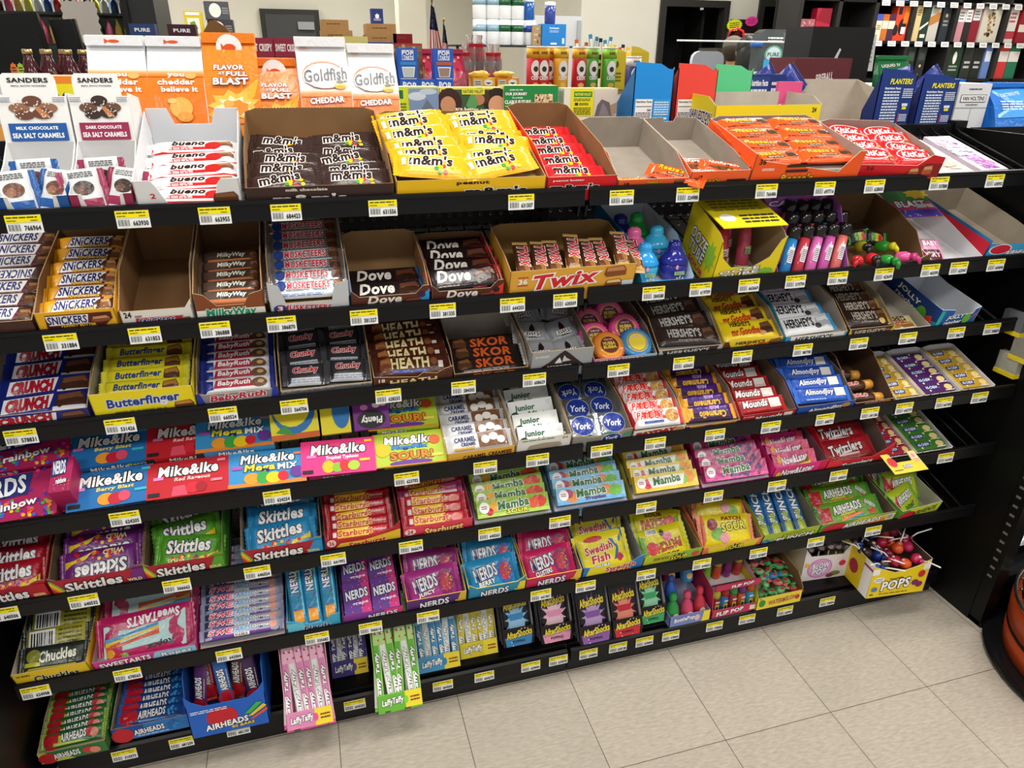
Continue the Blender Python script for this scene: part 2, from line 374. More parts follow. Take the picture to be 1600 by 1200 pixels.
def peg_mat():
    m = bpy.data.materials.new('black_pegboard'); m.use_nodes = True; nt = m.node_tree; b = nt.nodes['Principled BSDF']; N = nt.nodes.new; K = nt.links.new
    b.inputs['Base Color'].default_value = lin('0c0e13'); b.inputs['Roughness'].default_value = .3
    tc = N('ShaderNodeTexCoord'); sp = N('ShaderNodeSeparateXYZ'); K(tc.outputs['Object'], sp.inputs[0]); q = []
    for i, o in ((0, .4505 + .0127), (2, -1.1765 + .0127)):
        a = N('ShaderNodeMath'); a.operation = 'ADD'; a.inputs[1].default_value = o + 2.54; K(sp.outputs[i], a.inputs[0])
        d = N('ShaderNodeMath'); d.operation = 'DIVIDE'; d.inputs[1].default_value = .0254; K(a.outputs[0], d.inputs[0])
        f = N('ShaderNodeMath'); f.operation = 'FRACT'; K(d.outputs[0], f.inputs[0])
        s = N('ShaderNodeMath'); s.operation = 'SUBTRACT'; s.inputs[1].default_value = .5; K(f.outputs[0], s.inputs[0]); q.append(s.outputs[0])
    cb = N('ShaderNodeCombineXYZ'); K(q[0], cb.inputs[0]); K(q[1], cb.inputs[1])
    ln = N('ShaderNodeVectorMath'); ln.operation = 'LENGTH'; K(cb.outputs[0], ln.inputs[0])
    mr = N('ShaderNodeMapRange'); mr.interpolation_type = 'SMOOTHSTEP'; mr.inputs['From Min'].default_value = .07; mr.inputs['From Max'].default_value = .17; K(ln.outputs['Value'], mr.inputs[0])
    bp = N('ShaderNodeBump'); bp.inputs['Distance'].default_value = .004; K(mr.outputs[0], bp.inputs['Height']); K(bp.outputs[0], b.inputs['Normal'])
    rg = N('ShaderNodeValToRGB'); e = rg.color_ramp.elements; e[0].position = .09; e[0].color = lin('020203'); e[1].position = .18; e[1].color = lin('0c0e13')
    for ps, cc in ((.11, '5a626e'), (.15, '8a929c')): q_ = e.new(ps); q_.color = lin(cc)  # pale ring round each hole: rim highlight painted into the colour
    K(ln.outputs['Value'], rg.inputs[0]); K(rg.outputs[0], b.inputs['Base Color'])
    return m
BK = mat('0a0a0b', 'metal'); BK2 = mat('0e0e10', 'metal')
b = MB(); b.add([(-5, -6, 0), (9, -6, 0), (9, 14, 0), (-5, 14, 0)], [(0, 1, 2, 3)], floor_mat()); struct(b.build('floor'))
WALL = mat('c4c1b4', 'wall'); WALLS = mat('c6c3b6', 'wall')
b = MB(); b.box((-4.6, 13, 0), (3.1, 13.1, 3.6), WALLS); struct(b.build('wall_back'))
b = MB(); b.box((3.0, 8.12, 0), (3.1, 13, 3.6), WALL); struct(b.build('wall_side'))
b = MB()     # rear right wall with two door openings
for x0, x1, z0 in ((3.0, 4.07, 0), (4.07, 5.06, 2.17), (5.06, 5.5, 0), (5.5, 6.27, 2.2), (6.27, 9, 0)): b.box((x0, 8, z0), (x1, 8.12, 3.6), WALL)
struct(b.build('wall_right'))
b = MB(); b.box((8.9, -6, 0), (9, 8, 3.6), WALL); struct(b.build('wall_far_right'))
b = MB(); b.box((-4.7, -6, 0), (-4.6, 13, 3.6), WALL); struct(b.build('wall_left'))
b = MB(); b.box((-4.7, -6, 3.6), (9, 13.1, 3.7), mat('e6e6e2', 'matte')); struct(b.build('ceiling'))
b = MB(); b.box((.98, 9.8, 0), (1.36, 10.2, 3.6), mat('d0ccbc', 'wall')); struct(b.build('trim_column'))
DK = mat('2a2825', 'metal'); PAINTED_DARK = mat('101011', 'matte')
for i, (x0, x1, zt) in enumerate(((4.07, 5.06, 2.17), (5.5, 6.27, 2.2))):
    b = MB(); r = link(f'door_{i + 1}', None); struct(r); r.matrix_basis = TX(0, 0, 0)
    b.box((x0, 7.96, 0), (x0 + .08, 8.1, zt), DK); b.box((x1 - .08, 7.96, 0), (x1, 8.1, zt), DK); b.box((x0 + .08, 7.96, zt - .08), (x1 - .08, 8.1, zt), DK); b.build('door_frame', r)
    b = MB(); b.box((x0 + .08, 8.6, 0), (x1 - .08, 8.65, zt), PAINTED_DARK); b.box((x0 - .02, 8.13, -.0), (x0, 8.65, zt + .1), PAINTED_DARK); b.box((x1, 8.13, 0), (x1 + .02, 8.65, zt + .1), PAINTED_DARK); b.box((x0, 8.13, zt + .02), (x1, 8.65, zt + .1), PAINTED_DARK); b.build('dark_room', r)  # near-black panels paint the darkness of the unlit room behind
    b = MB(); b.box((x1 - .3, 8.13, .02), (x1 - .26, 8.58, zt - .1), mat('161615', 'metal')); b.box((x1 - .262, 8.2, 1.63), (x1 - .255, 8.33, 1.83), mat('c9cccb')); b.build('open_door_leaf', r)  # leaf colour darkened to paint in the unlit room's shade
b = MB(); r = link('door_3', None); struct(r)
b.box((-.96, 12.9, 0), (.02, 13, 2.17), DK); b.box((-.88, 12.88, 0), (-.06, 12.9, 2.09), mat('3c3d3e', 'metal')); b.box((-.35, 12.82, 1.86), (-.08, 12.88, 1.98), mat('8d9092', 'metal')); b.build('door_panel', r)

# ---------------------------------------------------------------- the gondola shelving that carries the sweets
G = thing('gondola_shelving', 'black metal store gondola with sloping shelves full of sweets', 'shelving')
XL, XR = -1.2192, 1.2192
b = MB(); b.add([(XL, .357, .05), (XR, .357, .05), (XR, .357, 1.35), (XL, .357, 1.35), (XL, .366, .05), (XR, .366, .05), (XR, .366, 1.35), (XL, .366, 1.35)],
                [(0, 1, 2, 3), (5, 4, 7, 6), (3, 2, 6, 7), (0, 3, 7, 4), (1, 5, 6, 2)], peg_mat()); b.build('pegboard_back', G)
b = MB(); b.box((XL, .352, 1.335), (XR + .01, .372, 1.362), BK2); b.build('top_rail', G)
for x in (XL, 0, XR):
    b = MB(); b.box((x - .02, .345, 0), (x + .02, .375, 1.37), BK)
    for k in range(44): b.box((x - .004, .3445, .15 + k * .027), (x + .004, .3455, .166 + k * .027), mat('050505', 'matte'))
    b.build('upright', G)
for x0, x1 in ((XL, -.002), (.002, XR)):
    b = MB(); b.box((x0, .012, .0), (x1, .02, .05), mat('202123', 'metal')); b.box((x0, .012, .05), (x1, .35, .0985), BK); r = b.build('base_deck', G)
    b = MB(); b.slab([(.012, .046), (-.004, .046), (-.002, .083), (.004, .088), (.012, .085)], Vector((x1 - .003, 0, 0)), Y, Z, X, x1 - x0 - .006, BK2, BK2, BK2); b.build('price_rail', r)
for s in range(1, 7):
    y, z = SH[s]
    for x0, x1 in ((XL, -.009), (-.005, XR)):
        b = MB(); M = frame(s); rr = .0023; d1 = .352
        n = int((x1 - x0) / .042)
        for k in range(n + 1):
            xx = x0 + .012 + (x1 - x0 - .024) * k / n
            ps = [M @ Vector((xx, .004, -.004)), M @ Vector((xx, d1 - .05, -.004))]
            if s == 1: ps += [M @ Vector((xx, d1 - .02, .004)), M @ Vector((xx, d1 - .008, -.014))]
            else: ps += [M @ Vector((xx, d1 - .012, -.004))]
            b.tube(ps, rr if 0 < k < n else .004, BK2, 5)
        for dd in (.1, .22, d1 - .02): b.tube([M @ Vector((x0 + .01, dd, -.008)), M @ Vector((x1 - .01, dd, -.008))], rr, BK2, 5)
        r = b.build('wire_shelf', G)
        b = MB(); prof = [(.006, -.037), (-.003, -.036), (-.002, -.009), (-.004, -.006), (-.003, 0), (.003, .001), (.006, -.004)]
        b.slab([(y + p, z + q) for p, q in prof], Vector((x1 - .003, 0, 0)), Y, Z, X, x1 - x0 - .006, BK2, BK2, BK2); b.build('price_rail', r)
        for xe in (x0 + .006, x1 - .006):
            b = MB(); b.slab([(.004, -.036), (d1 - .01, -.05), (d1 - .01, -.012), (.004, -.012)], M @ Vector((xe + .002, 0, 0)), (M.to_3x3() @ Y), (M.to_3x3() @ Z), X, .004, BK, BK, BK); b.build('bracket', r)
# tags clipped into the price rails
TAGS = {
 1: [ (-0.993, 766964),(-0.831, 663930),(-0.701, 663955),(-0.582, 684423),(-0.411, 631556),(-0.145, 631507),(0.066, 631564),(0.214, 324988),(0.401, 766486),(0.547, 697716),(0.678, 628005),(0.856, 337888),(1.018, 638902)],
 2: [ (-0.980, 331884),(-0.847, 631853),(-0.730, 386888),(-0.614, 386870),(-0.463, 381327),(-0.310, 381335),(-0.167, 644203),(-0.054, 630509),(0.146, 384588),(0.258, 619709),(0.378, 663669),(0.498, 319794),(0.611, 796383),(0.739, 423699),(0.873, 465090),(0.958, 623947),(1.072, 654046)],
 3: [ (-1.087, 578831),(-0.924, 531426),(-0.744, 660524),(-0.612, 564706),(-0.427, 628255),(-0.270, 384305),(-0.114, 608629),(0.082, 644757),(0.243, 655605),(0.395, 609682),(0.560, 987700),(0.720, 603400),(0.867, 603990),(1.018, 386775),(1.134, 398839)],
 4: [ (-0.941, 624205),(-0.665, 624254),(-0.406, 623702),(-0.237, 620261),(-0.119, 545455),(0.032, 636308),(0.164, 622902),(0.318, 629185),(0.469, 629367),(0.622, 608771),(0.754, 341186),(0.859, 642739),(0.984, 641958),(1.100, 669258)],
 5: [ (-1.188, 640506),(-1.050, 640532),(-0.881, 366662),(-0.726, 646024),(-0.572, 641992),(-0.406, 366679),(-0.228, 640262),(-0.060, 654652),(0.159, 664652),(0.340, 664615),(0.520, 664873),(0.704, 608259),(1.048, 641875)],
 6: [ (-1.182, 624908),(-1.012, 678563),(-0.812, 642004),(-0.627, 335682),(-0.509, 366616),(-0.377, 790545),(-0.102, 641967),(0.014, 629669),(0.177, 642905),(0.334, 644603),(0.501, 654897),(0.678, 620055),(0.864, 655704)],
 7: [ (-1.082, 310375),(-0.961, 681239),(-0.836, 681197),(-0.564, 664252),(-0.343, 664260),(-0.234, 664279),(-0.108, 629090),(-0.031, 629078),(0.055, 630094),(0.141, 630128),(0.220, 629068),(0.300, 378066),(0.437, 378058),(0.542, 337066),(0.668, 620907),(0.813, 378094)],
}
for s, L in TAGS.items():
    y, z = (SH[s][0], SH[s][1]) if s < 7 else (0, .083)
    for x, num in L:
        b = MB(); wd, hg = .052, .029; y0 = y - .0045
        zt = z - .008 if s < 7 else z - .006
        b.box((-wd / 2, 0, -hg), (wd / 2, .0012, 0), mat('f2f5f4'))
        art(b, f'r 0 .6 1 1 f5e400;l .05 .8 .9 .95 4a4a10 1;l .05 .65 .3 .75 4a4a10 1;l .7 .65 .9 .75 4a4a10 1;t .72 .28 .46 .3 1a1c20 - 0 0 {num};' + ''.join(f'r {.06 + k * .034} .14 {.06 + k * .034 + (.012 if k % 3 else .022)} .5 2a2d33;' for k in range(10)), Vector((-wd / 2, 0, -hg)), X, Z, -Y, wd, hg)
        o = b.build('shelf_price_tag', None, TX(x, y0, zt) @ RX(-3)); tag(o, f'yellow and white price tag numbered {num} on the {SN[s]} edge', 'price tag', f'price tags on the {SN[s]} edge')
# ---------------------------------------------------------------- top shelf
def dispenser(x0, x1, adj, dark, strip, txt, pk):
    """white caramel dispenser: open bin below, printed hood with a rounded header above"""
    t = Tray(); w = x1 - x0 - .003; t.w = w; t.lift = .004; t.ref = f'{adj} dispenser box on top shelf'; t.M = frame(1, (x0 + x1) / 2, .002)
    root = thing('dispenser_box', f'{t.ref} with {dark} caramels pictured and {strip[0]} title plate', 'display box', t.M)
    W_ = mat('f1f1f0'); hw = w / 2; th = .0016
    b = MB(); b.box((-hw, 0, 0), (hw, .25, .004), W_); b.build('base', root)
    for sx in (-1, 1):
        b = MB(); b.slab([(0, 0), (.25, 0), (.25, .12), (.169, .156), (.137, .084), (.09, .066), (0, .05)], Vector((sx * hw, 0, 0)), Y, Z, X * sx, th, W_, W_, W_)
        art(b, f'r 0 .12 .3 .24 {strip[1]}', Vector((sx * hw, 0 if sx > 0 else .25, 0)), Y * sx, Z, X * sx, .25, .25); b.build('side_panel', root)
    b = MB(); b.slab([(-hw, 0), (hw, 0), (hw, .084), (-hw, .084)], Vector((0, .137, 0)), X, Z, -Y, th, W_, W_, W_); b.build('back_panel', root)
    b = MB(); b.slab([(-hw, 0), (-hw, .05), (-hw * .62, .05), (-hw * .5, .012), (hw * .5, .012), (hw * .62, .05), (hw, .05), (hw, 0)], Vector((0, 0, 0)), X, Z, -Y, th, W_, W_, W_)
    art(b, f'r 0 .55 .14 1 {strip[1]};r .86 .55 1 1 {strip[1]}', Vector((-hw, 0, 0)), X, Z, -Y, w, .05); b.build('front_panel', root)
    b = MB(); a = Vector((0, .137, .084)); uy = Vector((0, .03, .07)).normalized(); n = X.cross(uy); H = .074
    rc = [(hw * .72 * (1 - .16 + .16 * math.sin(t_)) , .112 - .012 + .012 * (1 if False else math.cos(t_))) for t_ in (0,)]
    pts = [(-hw, 0), (hw, 0), (hw, H), (hw * .78, H), (hw * .78, .098), (hw * .74, .106), (hw * .66, .11), (-hw * .66, .11), (-hw * .74, .106), (-hw * .78, .098), (-hw * .78, H), (-hw, H)]
    b.slab(pts, a, X, uy, n, th, W_, W_, W_)
    c1, c2 = ('3a2a26', '6b4a3c') if dark == 'dark' else ('6b4334', '96694f')
    spec = (f't .5 .9 .58 .07 1c1c22 - 0 0 SANDERS;t .5 .82 .5 .02 55555a - 0 0 SMALL_BATCH_WONDERS;e .3 .5 .15 .075 {c2};e .7 .5 .15 .075 {c2};e .5 .6 .14 .08 {c1};e .36 .4 .14 .07 {c1};e .62 .42 .15 .08 {c1};p c8814f .52 .5 .58 .52 .72 .38 .62 .35;'
            f'd .22 .36 .78 .62 .011 40 e8ddd4 5;r .1 .02 .93 .28 {strip[1]};t .5 .21 .6 .05 fff - 0 0 {txt};t .5 .1 .74 .075 fff - 0 0 SEA_SALT_CARAMELS;l .02 .58 .2 .66 889 3;l .8 .58 .98 .66 889 3')
    art(b, spec, a - X * hw, X, uy, n, w, .11); b.build('printed_hood', root)
    rnd = random.Random(int(x0 * 100))
    p = bar('caramel_pouch', .052, .075, .016, 'dadde0', f'r .05 .02 .95 .3 {strip[1]};e .5 .55 .3 .16 {c1};e .4 .5 .16 .1 {c2};l .15 .78 .85 .92 555 3;r .1 .06 .9 .1 dfe6f0', strip[1], soft=1)
    sp = [(TX(-.026, .016, .006) @ RZ(14) @ RX(52), 'leaning first'), (TX(.024, .02, .006) @ RZ(-22) @ RX(48), 'leaning second'), (TX(-.004, .06, .006) @ RZ(6) @ RX(58), 'rearmost')]
    place(t, p, sp, 'candy pouch', pk)
dispenser(-1.03, -.921, 'blue-striped white', 'milk', ('blue', '1d5aa6'), 'MILK_CHOCOLATE', 'clear caramel pouch')
dispenser(-.921, -.824, 'maroon-striped white', 'dark', ('maroon', '9c2a52'), 'DARK_CHOCOLATE', 'grey caramel pouch')

t = tray(1, -.822, -.652, .25, .1, .07, 'e8eaee', 'eceef1', 'white notched', 'red and white bars', 'e .17 .4 .06 .15 e8eaee;t .16 .42 .05 .2 d22030 - 0 0 2;c .72 .08 .97 .5', kin='card', edge='dfe2e6', tooth=False, lift=.012,
         notch=[(-.5, .07), (-.34, .07), (-.3, .06), (-.2, .02), (.22, .02), (.28, .06), (.33, .07), (.5, .07)], sp=[(0, .07), (.24, .098)],
         bn=[(-.09, .1), (-.045, .1), (-.036, .07), (.03, .07), (.04, .1), (.09, .1)])
p = bar('candy_bar', .145, .038, .016, 'f3f1f0', 'p d81e24 0 0 1 0 1 .38 .55 .3 .3 .42 0 .44;t .44 .68 .4 .42 2a1512 - .25 0 bueno;c .72 .28 .98 .8 7a4a30 b07a50;e .74 .4 .1 .3 c81a1e;l .1 .1 .5 .3 fff 2', 'efecea', fin='film')
fill(t, p, 5, .038, 8, 'candy bar', 'red and white candy bar', rise=.006, jit=4)

MM = 'd .5 .12 .82 .4 .035 9 d8232a,2a6fd6,f2c414,3da53a,e8731c'
def mm(base, extra, rx='.62'):
    return f'{extra};t .45 .62 .62 .46 2a1612 f4f1ec .12 0 m&m\'s;' + MM + ' 4'
t = tray(1, -.647, -.387, .29, .078, .051, '9d7a55', '3b2723', 'wide dark brown', 'brown candy pouches', "t .4 .78 .28 .2 e8e0d8 - 0 0 milk_chocolate;t .42 .22 .5 .5 efe8e0 2a1612 0 0 m&m's", lift=.016, edge='8a6a4a')
p = bar('candy_pouch', .118, .056, .014, '35211f', mm('', 'r 0 0 1 1 35211f;l .06 .08 .3 .2 8f7f76 2'), '35211f', soft=1)
fill(t, p, 5, .044, 17, 'candy pouch', 'brown candy pouch', cols=2, jit=14, hj=.01, seed=9)
t = tray(1, -.385, -.093, .31, .062, .054, 'a98a5c', 'f6c414', 'wide bright yellow', 'yellow candy pouches', "t .5 .72 .22 .26 2a1612 - 0 0 peanut;t .66 .2 .42 .5 2a1612 fff 0 0 m&m's", lift=.03)
p = bar('candy_pouch', .132, .06, .018, 'f7b916', mm('', 'r 0 0 1 1 f7b916;r .04 .4 .1 .75 e8e6df'), 'f7b916', soft=1)
fill(t, p, 6, .046, 19, 'candy pouch', 'yellow candy pouch', cols=2, jit=14, hj=.014, seed=5, rise=.002)
t = tray(1, -.092, .056, .32, .074, .051, '9a7350', 'e01822', 'bright red', 'red candy pouches', "t .3 .72 .45 .16 fff - 0 0 peanut_butter;t .4 .25 .7 .42 2a1612 f4f1ec 0 0 m&m's", lift=.022)
p = bar('candy_pouch', .118, .06, .014, 'd81a26', mm('', 'r 0 0 1 1 d81a26'), 'd81a26', soft=1)
fill(t, p, 5, .05, 14, 'candy pouch', 'red candy pouch', jit=4, x0=-.008)
RE = 'r 0 0 1 1 ff5a14;t .38 .72 .52 .36 f8c01c 5a2a14 .15 0 Reese\'s;r .32 .28 .66 .46 3a2016;t .49 .37 .3 .1 f0d8b0 - 0 0 PEANUT_BUTTER_CUPS;c .72 .3 .95 .8 4a2a18 8a5530;l .06 .08 .5 .18 3a2016 1'
t = tray(1, .058, .219, .25, .066, .040, 'a59c90', 'f8642a', 'grey-lined orange', 'two orange cup packs', "t .12 .5 .07 .3 3a1f14 - 0 0 18;t .5 .6 .2 .3 f8c01c 5a2a14 .15 0 Reese's;c .78 .2 .95 .8 4a2a18 8a5530", kin='kraft', edge='c9c0b4')
p = bar('cup_pack', .105, .045, .014, 'ff5a14', RE, 'ff5a14')
place(t, p, [(TX(-.02, .008, .004) @ RX(8) @ RZ(2), 'flat'), (TX(.05, .012, .02) @ RZ(-38) @ RX(12), 'tilted')], 'candy pack', 'orange cup pack')
t = tray(1, .219, .359, .26, .064, .052, 'a59c90', 'f8642a', 'narrow orange', 'a loose heap of orange packs', "t .16 .62 .06 .2 3a1f14 - 0 0 18;t .3 .25 .4 .4 f8c01c 5a2a14 .15 0 Reese's;r .62 .14 .95 .36 3a2016", kin='kraft', edge='c9c0b4',
         bn=[(-.07, .064), (-.02, .066), (-.016, .056), (.008, .056), (.012, .066), (.07, .064)], lift=.012)
p = bar('candy_pack', .09, .04, .012, 'f4581c', 'r 0 0 1 1 f4581c;t .5 .66 .8 .34 f4eee0 3a1f14 .1 0 NutRageous;e .5 .25 .4 .16 7a4a24;d .2 .14 .8 .36 .03 9 e0a03c,5a3018 3', 'f4581c')
place(t, p, [(TX(-.015, .02, .014) @ RZ(4) @ RX(14), 'frontmost'), (TX(.03, .035, .024) @ RZ(-28) @ RX(10), 'crosswise'), (TX(-.02, .07, .014) @ RZ(-8) @ RX(18), 'rearmost')], 'candy pack', 'orange nut bar pack')
t = tray(1, .36, .634, .21, .08, .086, 'a59c90', 'ff5f1c', 'large orange', 'orange cup packs', "t .07 .72 .06 .2 3a1f14 - 0 0 36;t .42 .12 .3 .3 f8c01c 5a2a14 .15 0 Reese's;l .08 .4 .2 .5 fff 2;r .3 .5 .5 .6 3a2016;r .3 .32 .5 .42 3a2016", edge='c9c0b4', lift=.045,
         notch=[(-.5, .086), (-.42, .07), (.3, .04), (.36, .06), (.44, .086), (.5, .086)], sp=[(0, .086), (.21, .082)])
p = bar('cup_pack', .128, .045, .017, 'ff5a14', RE, 'ff5a14')
fill(t, p, 4, .046, 8, 'candy pack', 'orange cup pack', cols=2, jit=4, rise=.006, hj=.004)
t = tray(1, .636, .845, .2, .07, .055, 'a2958a', 'd81822', 'wide red', 'red wafer packs', "t .14 .6 .1 .28 6a0a10 - 0 0 36;p 8a1418 .5 0 1 0 1 1 .8 1;c .62 .1 .74 .7 b5542c d8a070;c .78 .2 .9 .9 b5542c d8a070", edge='c9b8a8', lift=.034, yaw=-6,
         notch=[(-.5, .05), (.2, .05), (.34, .075), (.5, .07)])
p = bar('wafer_pack', .1, .052, .014, 'd8141e', 'r 0 0 1 1 d8141e;e .48 .55 .42 .36 fff;e .48 .55 .39 .32 d8141e;t .48 .55 .6 .34 fff - .2 0 KitKat;c .8 .1 .96 .5 a5502a d39a68', 'd8141e')
fill(t, p, 4, .045, 18, 'candy pack', 'red wafer pack', cols=2, jit=7, hj=.006, seed=8)
p = brick('flat_carton', .118, .19, .022, 'd6cfc4', 'd .05 .05 .95 .95 .02 30 c0a58c,e8ddd0 4;t .5 .62 .75 .3 f4efe8 6a4a35 .1 60 Cookies;k .35 .75 .3 .12 b98f6c 9 .8;k .6 .25 .3 .1 b98f6c 9 .8;r .5 .5 .72 .56 8a8a88;r .55 .1 .85 .14 9a8a7a', 'r .05 .3 .9 .6 d8cdbf')
p.matrix_basis = frame(1, .912, .008, .002); tag(p, 'flat white and tan candy carton lying beside wide red tray', 'candy carton')
p = brick('flat_carton', .08, .2, .024, 'd8cbdc', 'r .55 0 1 1 d8cbdc;r .26 .04 .76 .96 8f1aa4;k .25 .8 .2 .08 e85aa8 9;k .75 .2 .18 .07 e85aa8 9;t .4 .55 .75 .3 fff 3a2a6a 0 -90 KiKat;d .05 .05 .95 .95 .05 14 e85aa8,fff,c65ad0 4', 'r .1 .2 .9 .7 e6a8d8')
p.matrix_basis = frame(1, 1.032, .012, .002); tag(p, 'flat purple and white candy carton at the open shelf end', 'candy carton')
# ---------------------------------------------------------------- second shelf
SNK = 'p 6a1430 .12 .12 .8 .12 .88 .9 .2 .9;p f4f2ee .14 .18 .76 .18 .83 .86 .21 .86;t .47 .54 .58 .54 1f2a78 - .25 0 SNICKERS;'
t = tray(2, -1.14, -1.014, .29, .066, .05, '6a4a38', '4a2c26', 'dark brown', 'brown peanut bars', 'r .6 0 1 1 4a2c26;t .3 .5 .5 .5 1f2a78 f4f2ee .25 0 SNICKERS', lift=.03)
p = bar('candy_bar', .115, .034, .016, '43281f', SNK + 'c .84 .15 1 .8 6a4326 a5744a', '43281f')
fill(t, p, 7, .038, 22, 'candy bar', 'brown peanut bar', flip=(3,), jit=3, rise=.003)
t = tray(2, -1.011, -.885, .255, .085, .062, '8d6a42', 'f2b71c', 'yellow', 'yellow peanut butter bars', 'p 5a1c1c .1 .2 .2 .06 .8 .06 .95 .5 .95 .85 .12 .85;p f4f2ee .14 .3 .62 .3 .66 .8 .12 .8;t .38 .56 .5 .42 1f2a78 - .2 0 SNICKERS;t .5 .26 .44 .14 f6c81e 5a1c1c .1 0 PEANUT_BUTTER;c .68 .35 .92 .7 8a4a2c c99a66', lift=.036)
p = bar('candy_bar', .112, .034, .016, 'f0a81c', 'r .72 0 1 1 5a3220;' + SNK + 't .55 .22 .45 .16 f6c81e 5a1c1c .1 0 PEANUT_BUTTER;c .82 .2 .97 .8 8a5a34 c99a66', 'f0a81c')
fill(t, p, 6, .037, 24, 'candy bar', 'yellow peanut butter bar', jit=3, rise=.004)
t = tray(2, -.882, -.761, .26, .095, .058, '8f6b47', 'eceae4', 'kraft-lined white', '', "t .1 .62 .1 .34 3a2420 - 0 0 24;t .24 .5 .1 .12 3a2420 - 0 0 COUNT;p c22a44 .18 0 .78 0 .86 .4 .2 .4;t .48 .18 .5 .34 1f2a78 f4f2ee .2 0 SNICKERS;c .8 .04 .96 .3", notch=[(-.5, .058), (-.46, .052), (.4, .052), (.5, .07)])
t = tray(2, -.758, -.638, .24, .1, .08, '7d5a3c', '8a4a24', 'orange-brown', 'brown nougat bars', 'r 0 0 1 .34 f2efe8;t .5 .2 .74 .36 0f9a72 f2efe8 .1 0 MilkyWay', lift=.034, notch=[(-.5, .08), (-.36, .074), (-.2, .05), (.2, .05), (.3, .07), (.5, .078)])
p = bar('candy_bar', .104, .032, .016, '4a342a', 'r 0 0 1 .3 c8774a;r .05 .3 .4 .85 5a463c;t .52 .58 .5 .4 f4f0e4 1d4a3a .2 0 MilkyWay;c .84 .2 .98 .8', '6a5a50', fin='film')
fill(t, p, 5, .03, 24, 'candy bar', 'brown nougat bar', rise=.003)
t = tray(2, -.632, -.486, .29, .095, .05, '9c7f5e', 'cfd4dc', 'silver white', 'silver nougat bars', 't .46 .36 .62 .44 c8203c f4f2f0 .1 -4 MUSKETEERS;e .12 .4 .08 .3 22408a;t .12 .4 .07 .4 f4f2f0 c8203c .1 0 3', notch=[(-.5, .092), (-.36, .08), (-.3, .044), (.28, .044), (.33, .08), (.5, .085)], lift=.038)
p = bar('candy_bar', .13, .036, .018, 'b9bfca', 'r 0 0 1 .3 dfe6ee;l .1 .05 .7 .2 5a7ac0 2;e .12 .66 .07 .3 22408a;t .5 .64 .6 .4 c8203c f4f2f0 .1 0 MUSKETEERS;c .84 .35 .99 .95 5a3420 8a5636', 'c5cad4', fin='foil')
fill(t, p, 8, .036, 28, 'candy bar', 'silver nougat bar', jit=2, rise=.004)
DV = lambda c: f'p {c} .6 0 .8 0 1 .6 1 1 .75 1;t .34 .56 .5 .56 f2ede6 - .2 0 Dove;c .64 .12 .97 .85 3a2018 6a3d2a;l .1 .06 .4 .16 a99 1'
t = tray(2, -.485, -.333, .19, .075, .055, '9a7a54', '5a2c20', 'brown and sky-blue', 'dark chocolate bars', 'p 2a9adf .85 .3 1 1 1 0 .8 0;t .42 .45 .44 .55 f2ede6 - .2 0 Dove;c .68 .06 .9 .4 5a2c1c 8a4a30;e .9 .6 .05 .2 3a1a4a', lift=.016, left='r 0 0 1 1 2a9adf', notch=[(-.5, .06), (-.4, .045), (.32, .045), (.42, .062), (.5, .062)])
p = bar('chocolate_bar', .138, .058, .012, '241a1c', DV('3a7ac0'), '2a6ab0')
fill(t, p, 2, .05, 8, 'chocolate bar', 'dark chocolate bar', jit=1)
t = tray(2, -.331, -.184, .19, .062, .055, '7a5a40', '55261c', 'brown and red', 'dark red chocolate bars', 'p e8342a .8 .35 1 1 1 0 .75 0;t .42 .45 .44 .55 f2ede6 - .2 0 Dove;c .66 .06 .88 .4 5a2c1c 8a4a30;e .9 .55 .05 .2 1a1416', lift=.034, notch=[(-.5, .06), (-.4, .045), (.32, .045), (.42, .062), (.5, .062)])
p = bar('chocolate_bar', .138, .05, .012, '1f1416', DV('b01c2a'), 'b01c2a')
fill(t, p, 4, .04, 24, 'chocolate bar', 'dark red chocolate bar', jit=2)
t = tray(2, -.174, .101, .17, .085, .078, '9a7848', 'e6ab3c', 'long golden', 'caramel biscuit bars', 'r .06 .7 .14 .74 c22a2a;r .06 .36 .14 .4 c22a2a;t .1 .55 .07 .22 fff - 0 0 36;t .44 .55 .52 .62 d8202c fff .25 4 Twix;c .74 .5 .92 .98 8a4a24 c98a5a;c .76 .08 .9 .4 8a4a24 e8c890;r .9 .1 .99 .32 c9dfe8', lift=.03)
p = bar('candy_bar', .1, .034, .013, '5a3420', 'r .7 0 1 1 c8a050;t .42 .55 .62 .62 d8202c fff .2 0 TWIX;c .72 .1 .96 .8 6a3c20 a06a3c', 'c8a462', fin='film')
sp = [(TX(-.115 + i * .034 + (.006 if i > 3 else 0), .016, .048 + (.014 if i in (3, 6) else 0)) @ RZ((-7, -10, -6, -12, -9, -5, -12, -10)[i]) @ RX(10) @ TX(.017, .05, 0) @ RZ(-90) @ TX(0, -.017, 0), ('leftmost' if i == 0 else ORD[i] + ' from left,')) for i in range(8)]
sp = [(M @ RZ(180), q) for M, q in sp] if False else sp
place(t, p, sp, 'candy bar', 'upright golden-brown bar')
